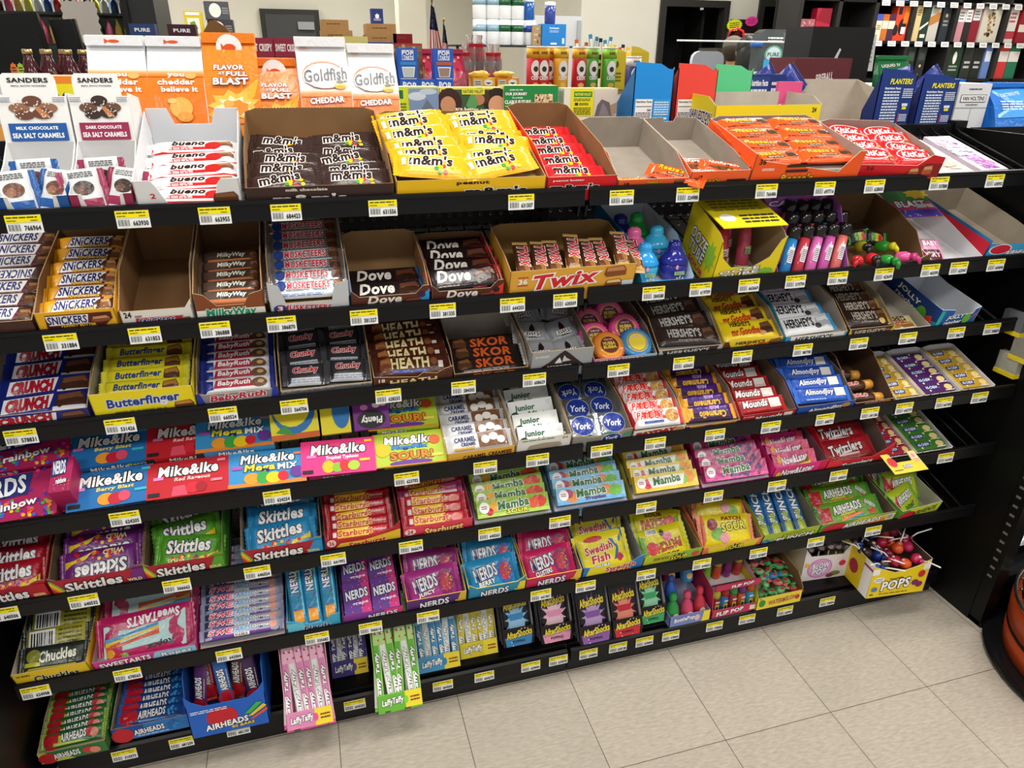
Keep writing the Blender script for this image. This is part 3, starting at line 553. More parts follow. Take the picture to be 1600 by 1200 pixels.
# egg-shaped lollipops in a blue box
t = tray(2, .118, .244, .29, .07, .03, 'dfe6f4', '1f8fd8', 'white-lined blue', 'egg-shaped lollipops', 'r 0 0 1 1 1f8fd8', kin='card', edge='4aa8e0', tooth=False, left="t .5 .5 .5 .5 e83a4a fff 0 0 Pop;e .3 .4 .1 .3 c22a5a", sp=[(0, .036), (.11, .08), (.29, .07)])
EG = [('3fb8ea', '2a9adf', -.036, .04, 0, 'light blue'), ('2a2f9a', '22268a', .034, .04, 0, 'royal blue'), ('2f9fe6', '3fb8ea', .022, .11, 0, 'sky blue'), ('ee7fb4', 'e86aa6', -.038, .1, .004, 'pink'), ('1fa64a', '23b552', -.004, .165, .004, 'green'), ('262a8e', '1f2486', -.042, .17, 0, 'navy blue')]
for c1, c2, x, d, n, nm in EG:
    r = thing('egg_lollipop', f'{nm} egg-shaped lollipop toy in the blue box on second shelf', 'lollipop', t.M @ TX(x, d, n + .003) @ RX(-16), 'egg-shaped lollipops in the blue box')
    b = MB(); b.lathe([(.012, 0), (.022, .005), (.029, .02), (.031, .034), (.03, .04)], mat(c1, 'gloss'), 20)
    art(b, f"r .15 .4 .85 .56 8fd03a;t .5 .48 .6 .1 2a2f9a fff 0 0 TWIST;e .3 .75 .1 .1 e8a0c0;d .2 .2 .8 .35 .05 5 fff,f4d03a 3", Vector((-.017, -.0315, 0)), X, Z, -Y, .034, .05); b.build('cup', r)
    b = MB(); b.lathe([(.0315, .04), (.032, .045), (.026, .056), (.018, .066), (.015, .068), (.016, .074), (.014, .084), (.006, .089)], mat(c2, 'gloss'), 20); b.build('twist_cap', r)
# yellow tube box
t = tray(2, .287, .447, .15, .125, .05, 'a08a6c', 'f0dc1e', 'bright yellow arched', 'squeeze tubes', 't .4 .72 .62 .3 fff 111 0 6 OOZE;t .42 .36 .58 .3 fff 111 0 6 TUBE;k .82 .5 .14 .34 7ac043 9 .7;d .05 .05 .95 .3 .02 10 8fd03a,f8f080 3', tooth=False, notch=[(-.5, .115), (-.42, .075), (-.25, .05), (.1, .048), (.32, .07), (.42, .11), (.5, .12)], sp=[(0, .115), (.02, .125), (.15, .14)],
         left='t .42 .6 .5 .22 fff 111 0 -8 OOZE;t .42 .36 .48 .22 fff 111 0 -8 TUBE;k .8 .5 .16 .3 8fc83a 9 .6;t .5 .12 .5 .1 e8308a - 0 -8 SOUR', bn=[(-.078, .14), (-.078, .15), (.078, .15), (.078, .14)], back='r 0 0 1 1 a08a6c')
b = MB(); b.box((-.078, .012, .139), (.078, .15, .141), mat('f0dc1e')); art(b, 'l .1 .5 .9 .9 8a8a2a 4;e .2 .3 .12 .12 fff;l .4 .1 .95 .4 333 3', Vector((-.078, .012, .141)), X, Y, Z, .156, .138)
for c in bpy.data.objects:
    pass
top_flap = b.build('top_flap', [o for o in COL.objects if o.get('label', '').startswith(t.ref)][0])
for x, d, c, c2, nm in ((-.03, .05, 'c2303a', 'e8e0e0', 'red'), (.03, .055, 'c8506a', 'a8d08a', 'rose'), (0, .09, 'd85a8a', 'f0e0e8', 'pink')):
    r = thing('squeeze_tube', f'{nm} squeeze tube leaning inside the bright yellow arched tray', 'candy tube', t.M @ TX(x, d, .004) @ RX(-18) @ RZ(8))
    b = MB(); b.lathe([(.014, .0), (.015, .02), (.015, .08), (.012, .1)], mat(c, 'gloss'), 16); art(b, f't .5 .5 .9 .3 {c2} 333 0 90 SOUR', Vector((-.01, -.0153, .02)), X, Z, -Y, .02, .06); b.build('tube', r)
    b = MB(); b.lathe([(.0155, -.002), (.0155, .014), (.009, .016)], mat(c2, 'gloss'), 16); b.build('cap', r)
# glitter tubes with black caps in a purple box
t = tray(2, .455, .648, .15, .14, .012, '9a5aa8', '8a2f8f', 'purple', 'black-capped candy tubes', 'd 0 0 1 1 .02 20 e8309a,5a2a9a 3', tooth=False, sp=[(0, .02), (.1, .13), (.15, .145)], kin='card', edge='b060b8', bn=[(-.095, .14), (-.08, .165), (.08, .165), (.095, .14)], back='d .05 .1 .95 .98 .05 26 e8309a,5a2a9a,f0a0d8,3a2a8a 5;t .5 .85 .7 .1 f8e0f8 5a1a6a 0 0 CANDY')
TB = [('2a7fc0', 'blue'), ('c23a4a', 'red'), ('d86ab0', 'pink'), ('c85aa8', 'magenta'), ('d8706a', 'coral')]
k = 0
for rw in range(3):
    for i in range(5 if rw < 2 else 4):
        c, nm = TB[(i + rw * 2) % 5]; x = -.07 + i * .034 + rw * .012; d = .012 + rw * .036
        r = thing('candy_tube', f'{nm} candy tube with black cap, {("front", "middle", "back")[rw]} row, {ORD[i] if i else "first"} from left, purple tray', 'candy tube', t.M @ TX(x, d, .004 + rw * .012) @ RZ(-10) @ RX(-34) @ RY(12), 'candy tubes in the purple tray')
        b = MB(); b.lathe([(.008, 0), (.0125, .006), (.0125, .092)], mat(c, 'gloss'), 16)
        art(b, f'r 0 .3 1 .75 e4e0ea;' + ''.join(f'r .1 {.34 + q * .05:.2f} .9 {.355 + q * .05:.3f} 333;' for q in range(7)), Vector((-.006, -.0127, .01)), X, Z, -Y, .012, .08); b.build('tube', r)
        b = MB(); b.lathe([(.0135, .09), (.016, .093), (.0165, .112), (.015, .118), (.009, .118), (.0085, .115)], mat('1a1617', 'gloss'), 18); b.build('cap', r)
# brown carton of pump-top candies
t = tray(2, .652, .872, .24, .085, .012, '7d6040', '6b5234', 'plain brown', 'candy spray bottles', '', tooth=False, sp=[(0, .014), (.07, .07), (.15, .085), (.24, .085)], notch=[(-.5, .012), (.2, .012), (.4, .04), (.5, .05)])
SPR = [('d22a34', 'b01a24', 'red', -.07, .03), ('2f9f3f', '1f7f2f', 'green', .0, .028), ('d22a34', '222', 'red and black', -.03, .04), ('2a4ab0', '1a2a80', 'blue', -.075, .09), ('c8c022', '222', 'yellow', -.02, .095), ('3aa83a', 'd8d020', 'lime', .03, .09), ('e85a9a', 'c23a7a', 'pink', .045, .035)]
for c1, c2, nm, x, d in SPR:
    r = thing('spray_candy', f'{nm} candy spray bottle heaped in the plain brown tray', 'spray candy', t.M @ TX(x, d, .02) @ RZ(x * 700) @ RX(62), 'spray bottles in the plain brown tray')
    b = MB(); b.lathe([(.01, 0), (.014, .005), (.014, .022), (.008, .034)], mat(c1, 'gloss'), 16); b.build('bottle', r)
    b = MB(); b.lathe([(.009, .033), (.01, .044), (.008, .046)], mat(c2, 'gloss'), 14); b.tube([(0, 0, .044), (0, -.008, .05), (0, -.018, .05)], [.007, .006, .003], mat(c2, 'gloss')); b.build('nozzle', r)
p = bar('candy_sachet', .05, .035, .012, '1f2a26', 'r 0 .2 1 .8 222;e .5 .5 .3 .3 e8d020;e .3 .5 .14 .3 3fa83a;e .72 .45 .14 .3 d22a34', '3aa83a', soft=1)
place(t, p, [(TX(-.045, .13, .005) @ RX(50), 'first'), (TX(.012, .13, .005) @ RX(48) @ RZ(6), 'second'), (TX(.05, .12, .005) @ RX(44) @ RZ(-12), 'third')], 'candy sachet', 'dark fruit sachet')
# white box with red side, and a printed flap across it
t = tray(2, .875, 1.033, .27, .065, .022, 'dfe0e4', 'e0409a', 'pink and white', 'one pink pack', 'r 0 0 1 1 e87ab8;t .3 .5 .5 .5 fff c22a5a 0 8 CHUNKY', kin='card', edge='e8e8ec', tooth=False, right='r 0 0 1 1 c81a34;t .6 .5 .3 .5 f2d020 8a0a1a 0 0 JUICY;d .05 .1 .95 .9 .02 14 e8506a,f0c020 3', sp=[(0, .03), (.2, .066), (.27, .066)])
b = MB(); M0 = t.M @ TX(-.01, .13, .07) @ RX(12); b.box((-.075, 0, 0), (.055, .11, .0016), mat('cf5a3a')); art(b, 'r 0 .5 1 1 2a7a3a;r 0 .25 1 .5 d8307a;r 0 0 1 .25 4a3ac0;k .8 .8 .3 .2 f2d020 8;t .45 .72 .7 .2 fff 222 .1 0 Quick;t .48 .45 .72 .22 fff 222 .1 0 BLAST;r .55 .3 .95 .42 e8e8e8;d 0 0 1 .4 .02 20 e8309a,f2d020,3fb8ea 4', Vector((-.075, 0, .0016)), X, Y, Z, .13, .11)
o = b.build('printed_flap', None, M0); tag(o, 'multicoloured printed card flap lying across the pink and white tray', 'card flap')
p = bar('candy_pack', .052, .07, .016, 'e8a0c8', 'r .05 .1 .95 .5 5a2a2a;t .5 .3 .8 .2 f0c0d8 - 0 0 CRY;t .5 .75 .8 .2 fff c22a7a 0 0 BABY', 'e8a0c8')
place(t, p, [(TX(-.05, .014, .004) @ RX(28) @ RZ(-6), '')], 'candy pack', 'pink and brown candy pack')
t = tray(2, 1.037, 1.212, .28, .07, .058, 'b0a594', '2a86c8', 'large grey-lined blue', '', 'r 0 0 1 1 3fa8e0;e .22 .62 .2 .4 fff;e .22 .62 .18 .36 d21f3a;t .6 .3 .5 .4 fff 1f4a8a .1 0 AIRHEADS', notch=[(-.5, .062), (-.1, .056), (.1, .02), (.5, .03)], sp=[(0, .058), (.1, .066), (.28, .07)], left='r 0 0 1 1 2a86c8;d .3 .2 1 .8 .03 10 e83a4a,f2d020,3fb84a 3;r .05 .2 .2 .8 f2d020', tooth=False)
# ---------------------------------------------------------------- third shelf
p = bar('candy_bar', .15, .052, .012, '1c2a86', 'p f2f2f4 .06 .2 .58 .3 .62 .85 .08 .78;t .34 .52 .46 .46 c81e3a 8a1428 .2 2 CRUNCH;r .62 .12 .98 .3 e8eaf2;c .64 .25 .97 .88 4a2c22 7a4c38', '1c2a86')
t = tray(3, -1.185, -.97, .28, .07, .05, '9a9182', '1d2c8c', 'navy blue', 'navy crisp bars', 'p f2f2f4 .3 .1 .74 .2 .76 .9 .3 .8;t .52 .52 .4 .6 c81e3a 8a1428 .2 2 CRUNCH;c .78 .1 .98 .9 4a2c22 7a4c38', lift=.022)
fill(t, p, 6, .045, 20, 'candy bar', 'navy crisp bar', jit=2, rise=.004, x0=.025)
t = tray(3, -.965, -.787, .27, .085, .078, 'a8a08c', 'f4e21c', 'light yellow', 'lemon-yellow bars', 't .5 .52 .72 .5 1f3f9a e8f0f8 .15 2 Butterfinger;c .78 .06 .98 .4 6a4020 c98a3a;l .2 .12 .7 .2 8a8a2a 1', lift=.04)
p = bar('candy_bar', .135, .04, .017, 'e6dc28', 't .42 .56 .6 .44 1f3f8a - .2 0 Butterfinger;c .74 .2 .95 .85 5a3820 b07a34;l .1 .12 .6 .24 8a8a3a 2;e .7 .2 .06 .12 f2e6a0', 'e8e040')
fill(t, p, 6, .04, 25, 'candy bar', 'lemon-yellow bar', jit=2, rise=.003)
t = tray(3, -.787, -.637, .26, .08, .055, '8d8880', '8d8e92', 'blue-ended grey', 'navy and white bars', 'p 2436a8 0 0 .1 0 .04 1 0 1;p 2436a8 .9 0 1 0 1 1 .94 1;t .5 .5 .7 .6 c01e4a f2f0ee .2 2 BabyRuth', lift=.032, notch=[(-.5, .055), (-.4, .05), (.4, .048), (.5, .055)])
p = bar('candy_bar', .12, .032, .017, 'e6e6ea', 'r 0 0 .14 1 22328f;p b01e40 .14 .3 .76 .3 .7 .8 .18 .8;t .45 .56 .5 .4 f4e6e6 7a1030 .2 0 BabyRuth;e .84 .5 .12 .3 6a4a30;e .86 .55 .05 .12 c9a06a', '22328f')
fill(t, p, 5, .04, 24, 'candy bar', 'navy and white bar', jit=2, rise=.002)
t = tray(3, -.635, -.455, .27, .085, .04, '9a948a', 'b8bcc2', 'silver grey', 'square black packs', 'r 0 .1 1 .16 8a8e94;r 0 .3 1 .36 8a8e94;r 0 .5 1 .56 8a8e94;r 0 .7 1 .76 8a8e94', lift=.03, fin='foil')
p = bar('chocolate_pack', .07, .05, .018, '35353a', 'r 0 0 1 .28 c4c8d0;l .1 .06 .9 .22 7a8aa0 2;t .5 .6 .7 .34 c8142c f0e8e8 .1 3 Chunky', '4a4a50')
fill(t, p, 5, .05, 22, 'chocolate pack', 'square black pack', cols=2, jit=4, cw=.082, rise=.003)
t = tray(3, -.455, -.29, .17, .052, .05, '9a8a72', '5a2c1c', 'toffee brown', 'brown toffee bars', 't .1 .6 .08 .34 f0e0d0 - 0 0 18;t .5 .3 .6 .5 f4e2a0 - 0 0 HEATH;p 4a2414 .88 0 1 0 1 1 .94 1', lift=.026, notch=[(-.5, .05), (.05, .04), (.12, .05), (.3, .045), (.4, .055), (.5, .06)])
p = bar('toffee_bar', .142, .05, .014, '4f2418', 'r .2 .14 .72 .26 3a5ab0;t .47 .58 .56 .5 f2e2a8 - 0 0 HEATH;c .03 .2 .2 .9 7a4426 a86a3a;e .82 .6 .05 .16 8a5030;r .88 .3 .95 .6 e8e0d8;d .05 .1 .95 .9 .012 10 c98a5a,8a5030 4', '4f2418')
fill(t, p, 4, .038, 22, 'toffee bar', 'brown toffee bar', jit=3, rise=.002)
t = tray(3, -.289, -.124, .17, .065, .036, 'a59c90', '3a2a24', 'low dark', 'dark bars with orange lettering', 't .55 .4 .6 .7 e8642a - 0 0 SKOR', lift=.012)
p = bar('toffee_bar', .142, .046, .012, '2c2220', 't .6 .56 .6 .5 e0622a - .1 0 SKOR;l .1 .1 .8 .24 a8a098 2;c .03 .3 .24 .9 5a3a24 8a5a38', '2c2220')
fill(t, p, 3, .03, 16, 'toffee bar', 'dark bar with orange lettering', jit=2, rise=.004)
t = tray(3, -.123, .022, .24, .07, .072, '8a8274', 'a3a7ac', 'tall silver', 'grey foil pouches', "t .17 .72 .22 .12 f4f4f4 - 0 0 24_COUNT;p 2a1a18 .1 0 .92 0 .8 .25 .6 .8 .52 .98 .44 .8 .3 .4;p dfe2e6 .38 .3 .5 .3 .47 .5 .45 .62 .42 .5;p c9ccd2 .5 .36 .64 .4 .56 .56 .52 .72;t .46 .1 .4 .16 f0f0f0 - .1 0 KISSES", lift=.02, left='t .5 .5 .5 .4 e8e8e8 3a3a3e 0 -10 KISSES', sp=[(0, .072), (.24, .075)])
p = bar('candy_pouch', .068, .06, .02, 'a2a6ad', 'p 2a1a18 .25 0 .8 0 .6 .6 .5 .9 .42 .6;t .5 .34 .56 .24 f0f0f0 2a1a18 .1 0 KISSES;r .1 .8 .9 .9 9aa0a6', 'b0b4ba', soft=1)
fill(t, p, 3, .07, 20, 'candy pouch', 'grey foil pouch', cols=2, jit=14, hj=.008, seed=6)
# rolls of gum tape
t = tray(3, .024, .179, .24, .06, .035, '9a8c80', 'e56aae', 'pink-fronted', 'round gum tape rolls', 'r 0 0 1 1 e88abf;r .45 0 1 1 9ad0e8;t .42 .5 .7 .7 fff c22a7a .1 0 CUSHION', lift=.004, kin='card', edge='b0a090')
GT = [('e8569e', 'c93a82', '5a2a3a', -.048, .105, 38, 'pink'), ('e8569e', 'c93a82', '5a2a3a', .012, .13, 40, 'pink'), ('e8569e', 'c93a82', '5a2a3a', -.052, .05, 35, 'pink'), ('e8569e', 'c93a82', '5a2a3a', .03, .072, 36, 'pink'), ('f08a3a', 'd8702a', '6a2a1a', -.03, .012, 24, 'orange'), ('3f8fd0', '2a7ab8', 'f2d83a', .038, .014, 26, 'blue')]
for i, (c1, c2, c3, x, d, tl, nm) in enumerate(GT):
    r = thing('gum_tape', f'{nm} round gum tape roll, ' + ('rear left of the pink rolls', 'rearmost of the pink rolls', 'small-looking one at front left of the pinks', 'front right of the pink rolls', 'the only orange one', 'the only blue one')[i] + ' in its tray', 'gum roll', t.M @ TX(x, d, .008) @ RX(tl) @ TX(0, .034, 0), 'gum rolls in the pink-fronted tray')
    b = MB(); b.lathe([(.028, 0), (.036, .003), (.038, .01), (.038, .02), (.034, .026), (.03, .027)], mat(c1, 'gloss'), 30)
    for k in range(30):
        a = 2 * math.pi * k / 30; b.box((-.001, -.0012, .004), (.001, .0012, .022), mat(c2, 'gloss')); n8 = len(b.v)
        for q in range(n8 - 8, n8): v = b.v[q]; b.v[q] = (math.cos(a) * .0385 + v[0], math.sin(a) * .0385 + v[1], v[2])
    b.build('case', r)
    b = MB(); b.lathe([(.026, .0268), (.0255, .0278)], mat('f0c83a', 'gloss'), 28)
    art(b, f'e .5 .5 .44 .44 {c1};e .5 .5 .4 .4 {c3};t .5 .58 .56 .16 f4d84a - 0 0 HUBBA;t .5 .4 .6 .16 f4d84a - 0 0 BUBBA;t .5 .76 .4 .07 f0c0d8 - 0 0 BUBBLE_TAPE', Vector((-.026, -.026, .0278)), X, Y, Z, .052, .052); b.build('label_disc', r)
HS = lambda tx, c, x=.44: f't {x} .56 .58 .46 {c} - 0 0 {tx};l .3 .12 .7 .24 8a7a70 1'
t = tray(3, .18, .344, .28, .075, .04, '9a9a98', '3f2f2b', 'brown and silver', 'dark brown chocolate bars', "p b8bcc0 0 0 .1 0 .04 1 0 1;p b8bcc0 .9 0 1 0 1 1 .94 1;t .46 .5 .66 .7 c9ccd0 - 0 0 HERSHEY'S", lift=.034)
p = bar('chocolate_bar', .142, .052, .013, '2f211e', HS("HERSHEY'S", 'b4b4b2') + ';c .74 .2 .97 .85 4a3228 6a4a3c', '2f211e')
fill(t, p, 5, .044, 20, 'chocolate bar', 'dark brown chocolate bar', jit=5, rise=.004)
t = tray(3, .346, .504, .28, .075, .046, 'a09080', 'f2d21a', 'yellow and brown', 'yellow peanut chocolate bars', "p 5a2c1c 0 0 .14 0 .06 1 0 1;t .44 .7 .5 .36 2a1a12 - 0 0 HERSHEY'S;t .48 .3 .6 .46 c8281c - .25 4 mr.Goodbar;c .76 .06 .99 .9 5a3420 8a5636", lift=.03)
p = bar('chocolate_bar', .135, .054, .013, 'f0d41c', "t .36 .78 .4 .26 2a1a12 - 0 0 HERSHEY'S;t .44 .4 .62 .4 c8281c - .2 3 mr.Goodbar;c .72 .2 .97 .85 4a2c1c 7a4c30;e .74 .25 .06 .12 c9985a", 'f0d41c')
fill(t, p, 5, .046, 20, 'chocolate bar', 'yellow peanut chocolate bar', jit=2, rise=.004)
t = tray(3, .509, .686, .28, .08, .042, 'b4ada4', '2f9fdc', 'white and sky-blue', 'white chocolate cookie bars', "p f2f4f6 .1 0 .92 0 .96 1 .08 1;t .46 .48 .6 .7 23262c - .1 0 HERSHEY'S;c .74 .2 .96 .9 c9ced4 eef0f2", lift=.03)
p = bar('chocolate_bar', .142, .052, .013, 'eef1f4', "t .36 .56 .56 .5 22262c - .1 0 HERSHEY'S;c .68 .2 .97 .85 b8bec6 e8ecf0;e .7 .3 .06 .14 3a3a40;r 0 0 .02 1 2f9fdc", '2f9fdc')
fill(t, p, 4, .05, 18, 'chocolate bar', 'white cookie bar', jit=2, rise=.003, x0=-.012)
t = tray(3, .689, .825, .28, .078, .044, 'a09a8c', '4a3428', 'brown and gold', 'dark almond bars', "p e8c02a 0 0 .1 0 .02 1 0 1;p e8c02a .9 0 1 0 1 1 .96 1;t .46 .5 .68 .66 c9c0b0 - .1 0 HERSHEY'S;c .78 .2 .92 .7 6a4428 a87848", lift=.034)
p = bar('chocolate_bar', .12, .05, .013, '33221c', HS("HERSHEY'S", 'bdb4a6') + ';c .72 .3 .95 .85 5a3a28 7a5640;e .8 .2 .07 .16 d8b46a;r .94 0 1 1 c9a23a', 'c9a23a')
fill(t, p, 6, .042, 20, 'chocolate bar', 'dark almond bar', jit=2, rise=.004)
t = tray(3, .827, .941, .2, .036, .03, 'c9c2b6', 'e8e2d4', 'nearly empty cream', 'one yellow nut bar', '', kin='card', edge='d8d2c8', tooth=False, lift=.003)
p = bar('chocolate_bar', .085, .05, .013, 'f0e2a8', "t .45 .72 .7 .3 2a1a12 - 0 0 HERSHEY'S;t .5 .5 .6 .2 b03a2a - 0 0 NUGGET;c .5 .1 .95 .45 a86a34 d8a860;e .3 .25 .2 .16 c98a4a", 'f0e2a8')
place(t, p, [(TX(-.01, .016, .004) @ RX(12), '')], 'chocolate bar', 'cream and yellow nut bar')
t = tray(3, .949, 1.074, .19, .075, .072, 'dfe4ec', '1b5fb4', 'blue fruit-pictured', 'nothing but a few sweets', 'r 0 0 .1 1 2fb8b0;t .44 .55 .44 .3 fff 12305a .15 4 JOLLY;t .42 .26 .44 .22 fff 12305a .15 4 rancher;e .74 .42 .1 .3 6ab83a;p e8504a .84 .3 .98 .8 .9 .7', kin='card', edge='dfe6ee', tooth=False, notch=[(-.5, .076), (-.16, .072), (-.14, .056), (.36, .056), (.38, .07), (.5, .076)],
         left='r 0 0 1 1 1a3f8a;p 1f9ab0 .3 0 1 0 1 .5 .55 .2;t .42 .7 .46 .24 fff 0d2448 0 -6 JOLLY;t .42 .46 .46 .18 fff 0d2448 0 -6 rancher;e .72 .42 .09 .26 6ab83a;p e8504a .8 .2 .95 .3 .9 .6 .82 .5', sp=[(0, .076), (.12, .07), (.19, .075)])
for i, (x, d, c) in enumerate(((-.03, .12, 'c8303a'), (-.02, .1, 'e87a8a'), (-.035, .085, '6ab04a'))):
    p = bar('wrapped_sweet', .02, .011, .009, c, 'r .3 .2 .7 .8 fff', c); place(t, p, [(TX(x, d, .004) @ RZ(20 * i), '')], 'candy', ('red', 'pink', 'green')[i] + ' wrapped sweet')

# ---------------------------------------------------------------- fourth shelf: theatre cartons on the left, trays on the right
def carton(base, art_, W=.08, L=.15, T=.024, front='', name='candy_carton', right=''): return brick(name, L, W, T, base, art_, front, fin='card', right=right)
def lay(p, spots, what, grp):
    for i, (x, d, n, lean, yaw, ph) in enumerate(spots):
        o = p if i == 0 else copy_tree(p); o.matrix_basis = frame(4, x, d, n) @ RZ(yaw) @ RX(lean); tag(o, f'{ph} {what}', 'candy carton', grp)
NR = 'd 0 0 1 1 .022 60 c2206a,5a2a9a,e83a8a,3a3ac0 3;p 23307a .02 .42 .7 .5 .74 .98 .04 .92;t .38 .7 .6 .4 f0f4fa 1a2466 .15 6 NERDS;d .2 .02 .95 .4 .02 50 f2d020,3fb84a,e83a3a,f08a2a,3a6ae0 5;t .55 .3 .5 .16 fff 6a1a6a .1 8 rainbow'
p = carton('b01e5a', NR, .095, .16, .026, 'd 0 0 1 1 .015 30 c2206a,5a2a9a,f2d020 3;t .3 .5 .3 .6 fff 23307a 0 0 NERDS', right='r 0 0 1 1 9a1a4a;d 0 0 1 1 .06 14 f2d020,3fb84a 3')
lay(p, [(-1.135, .012, .004, 18, 3, 'front'), (-1.12, .106, .04, 16, 3, 'rear')], 'crimson and navy rainbow candy carton at the far end of fourth shelf', 'rainbow candy cartons')
p = carton('b01e5a', NR, .075, .035, .075, '', 'candy_carton')
p.matrix_basis = frame(4, -1.038, .03, .004) @ RX(12); tag(p, 'narrow crimson candy carton on end between rainbow and blue cartons', 'candy carton')
def MI(c2, sub, fr, tc='f2e060'):
    return f'r 0 0 .0 .0 fff;t .5 .72 .74 .3 fff 141414 .12 0 Mike&Ike;t .55 .46 .44 .13 {tc} - .15 0 {sub};{fr};r .08 .5 .2 .58 e88ad0;r .86 .85 .96 .92 {c2};r .02 .06 .16 .16 222;r .78 .3 .92 .37 {c2}'
FRU = 'e .45 .2 .1 .16 f0a030;e .56 .18 .09 .16 c8243a;e .66 .22 .07 .14 e8506a'
FR1 = lambda t_, c: f'r 0 .0 .1 1 222;t .5 .5 .46 .6 fff 141414 .12 0 Mike&Ike;t .84 .5 .24 .4 {c} - 0 0 {t_}'
p = carton('2272b8', MI('3fc0d0', 'Berry_Blast', FRU), front=FR1('Berry', 'e8e060'))
lay(p, [(-.965, .014, .004, 14, 2, 'front'), (-.972, .094, .034, 12, 2, 'rear')], 'blue berry candy carton beside the rainbow cartons', 'blue berry cartons')
p = carton('c6202c', MI('f08aa0', 'Red_Rageous', 'p e8506a .3 .02 .5 .02 .46 .3 .32 .28;e .56 .2 .09 .15 d8283a;e .66 .2 .07 .14 a81a2a', 'f6d0d0'), front=FR1('Red', 'f4d0d0'))
lay(p, [(-.828, .014, .004, 14, 0, 'front'), (-.83, .094, .034, 13, 0, 'rear')], 'red candy carton beside the blue berry cartons', 'red candy cartons')
MG = 't .5 .78 .7 .26 fff 141414 .12 0 Mike&Ike;t .4 .5 .4 .26 f2e23a 1a2a6a .1 0 Mega;t .76 .5 .26 .18 fff 1a2a6a 0 0 MIX;r 0 0 1 .1 f08a2a;e .3 .22 .1 .16 f0a030;e .45 .22 .09 .18 3fa84a;e .58 .2 .1 .16 f2d020;e .7 .22 .07 .14 d8283a;r .05 .5 .18 .6 b05ac0;e .88 .3 .09 .16 6a3a9a;r .84 .8 .95 .86 f08a5a'
p = carton('3a94d0', MG, front='r 0 0 .1 1 222;t .5 .5 .46 .6 fff 141414 .12 0 Mike&Ike')
lay(p, [(-.68, .012, .004, 14, -2, 'front'), (-.737, .088, .04, 14, 0, 'second row'), (-.744, .158, .074, 16, 0, 'third row'), (-.747, .226, .104, 12, 0, 'rearmost')], 'sky-blue mega fruit candy carton, stepped stack', 'sky-blue mega fruit cartons')
p = carton('f03a8a', MI('ffd020', 'Tropical_Typhoon', 'e .36 .22 .08 .18 f2c020;e .48 .18 .07 .14 8ac03a;e .58 .22 .07 .16 e8303a;e .7 .2 .08 .14 b0d040', 'fff'), front=FR1('Tropical', 'ffe0f0'))
lay(p, [(-.54, .014, .008, 16, -3, 'bright')], 'pink tropical candy carton in front of yellow fish cartons', 'pink tropical cartons')
FS = 'r 0 0 1 .07 d8602a;e .5 .42 .46 .36 2a78c0;e .46 .5 .42 .34 f2e22a;e .66 .84 .18 .1 c8243a;t .72 .6 .5 .15 c8203a fff .1 -90 Swedish;t .5 .6 .32 .15 c8203a fff .1 -90 Fish;t .3 .56 .34 .06 2a5a9a - 0 -90 ASSORTED;p 3f9a4a .1 .1 .5 .04 .3 .2'
def carton3(base, sp_, W=.15, L=.095, T=.024): return brick('candy_carton', L, W, T, base, sp_.replace('t .72 .6 .5 .15', 't .72 .6 .6 .13').replace('t .5 .6 .32 .15', 't .5 .6 .4 .13'), '', fin='card')
p = carton3('efe02c', FS); lay(p, [(-.618, .1, .052, 40, 1, 'wider')], 'yellow fish carton standing behind pink tropical carton', 'yellow fish cartons')
p = carton3('efe02c', 't .35 .6 .6 .2 c8203a fff .1 -90 Swedish;e .75 .62 .2 .2 c8243a;e .7 .3 .3 .24 2a78c0', .15, .06); lay(p, [(-.536, .1, .052, 40, 0, 'narrow side of')], 'yellow fish carton between wide one and purple one', 'narrow yellow fish carton')
p = carton3('7c2a92', 'd .04 .3 .96 .84 .08 16 f4eef8,e88ad0 3 1.4;e .5 .14 .4 .13 222;t .5 .14 .6 .13 fff - .1 180 Plenty;b .05 .86 .45 .98', .15, .075); lay(p, [(-.462, .1, .052, 40, 0, 'purple pill-patterned')], 'candy carton standing behind the pink tropical carton', 'purple candy carton')
p = carton('b8cf3a', 't .5 .76 .7 .26 fff 141414 .12 0 Mike&Ike;t .5 .54 .5 .15 3a8ad0 1a3a7a .1 0 MegaMix;t .52 .3 .6 .24 f08a2a 7a3a0a 0 0 SOUR!;e .12 .5 .1 .2 e8c020;e .86 .7 .08 .14 d8602a;e .5 .08 .3 .08 6a3a9a;r .8 .2 .95 .28 f0e060;r 0 0 1 .03 f08a2a', front='r 0 0 .12 1 222;t .36 .5 .36 .6 fff 141414 .12 0 Mike&Ike;t .74 .5 .3 .5 8ad03a - 0 0 Sour')
lay(p, [(-.392, .012, .006, 16, -2, 'front'), (-.396, .09, .04, 16, -2, 'rear')], 'lime-green sour candy carton beside the gold tray', 'lime-green sour cartons')
t = tray(4, -.319, -.168, .24, .06, .05, 'b89a5a', 'eab23a', 'gold', 'clear-wrapped caramel packs', 't .56 .45 .66 .4 3a2a1a - 0 2 CARAMEL_CREAMS;r .88 .3 .95 .7 8a4a2c', lift=.03)
p = bar('caramel_pack', .13, .042, .018, 'dcdce0', 'r .48 .1 .98 .9 7a5034;e .6 .5 .07 .22 f4efe6;e .74 .6 .08 .2 f4efe6;e .86 .4 .07 .2 f4efe6;t .26 .62 .36 .26 23356a - 0 0 CARAMEL;t .3 .36 .24 .2 23356a - 0 0 CREAMS;r .06 .08 .4 .2 c9a23a', 'c9ccd2')
fill(t, p, 6, .04, 24, 'caramel pack', 'clear caramel cream pack', jit=2)
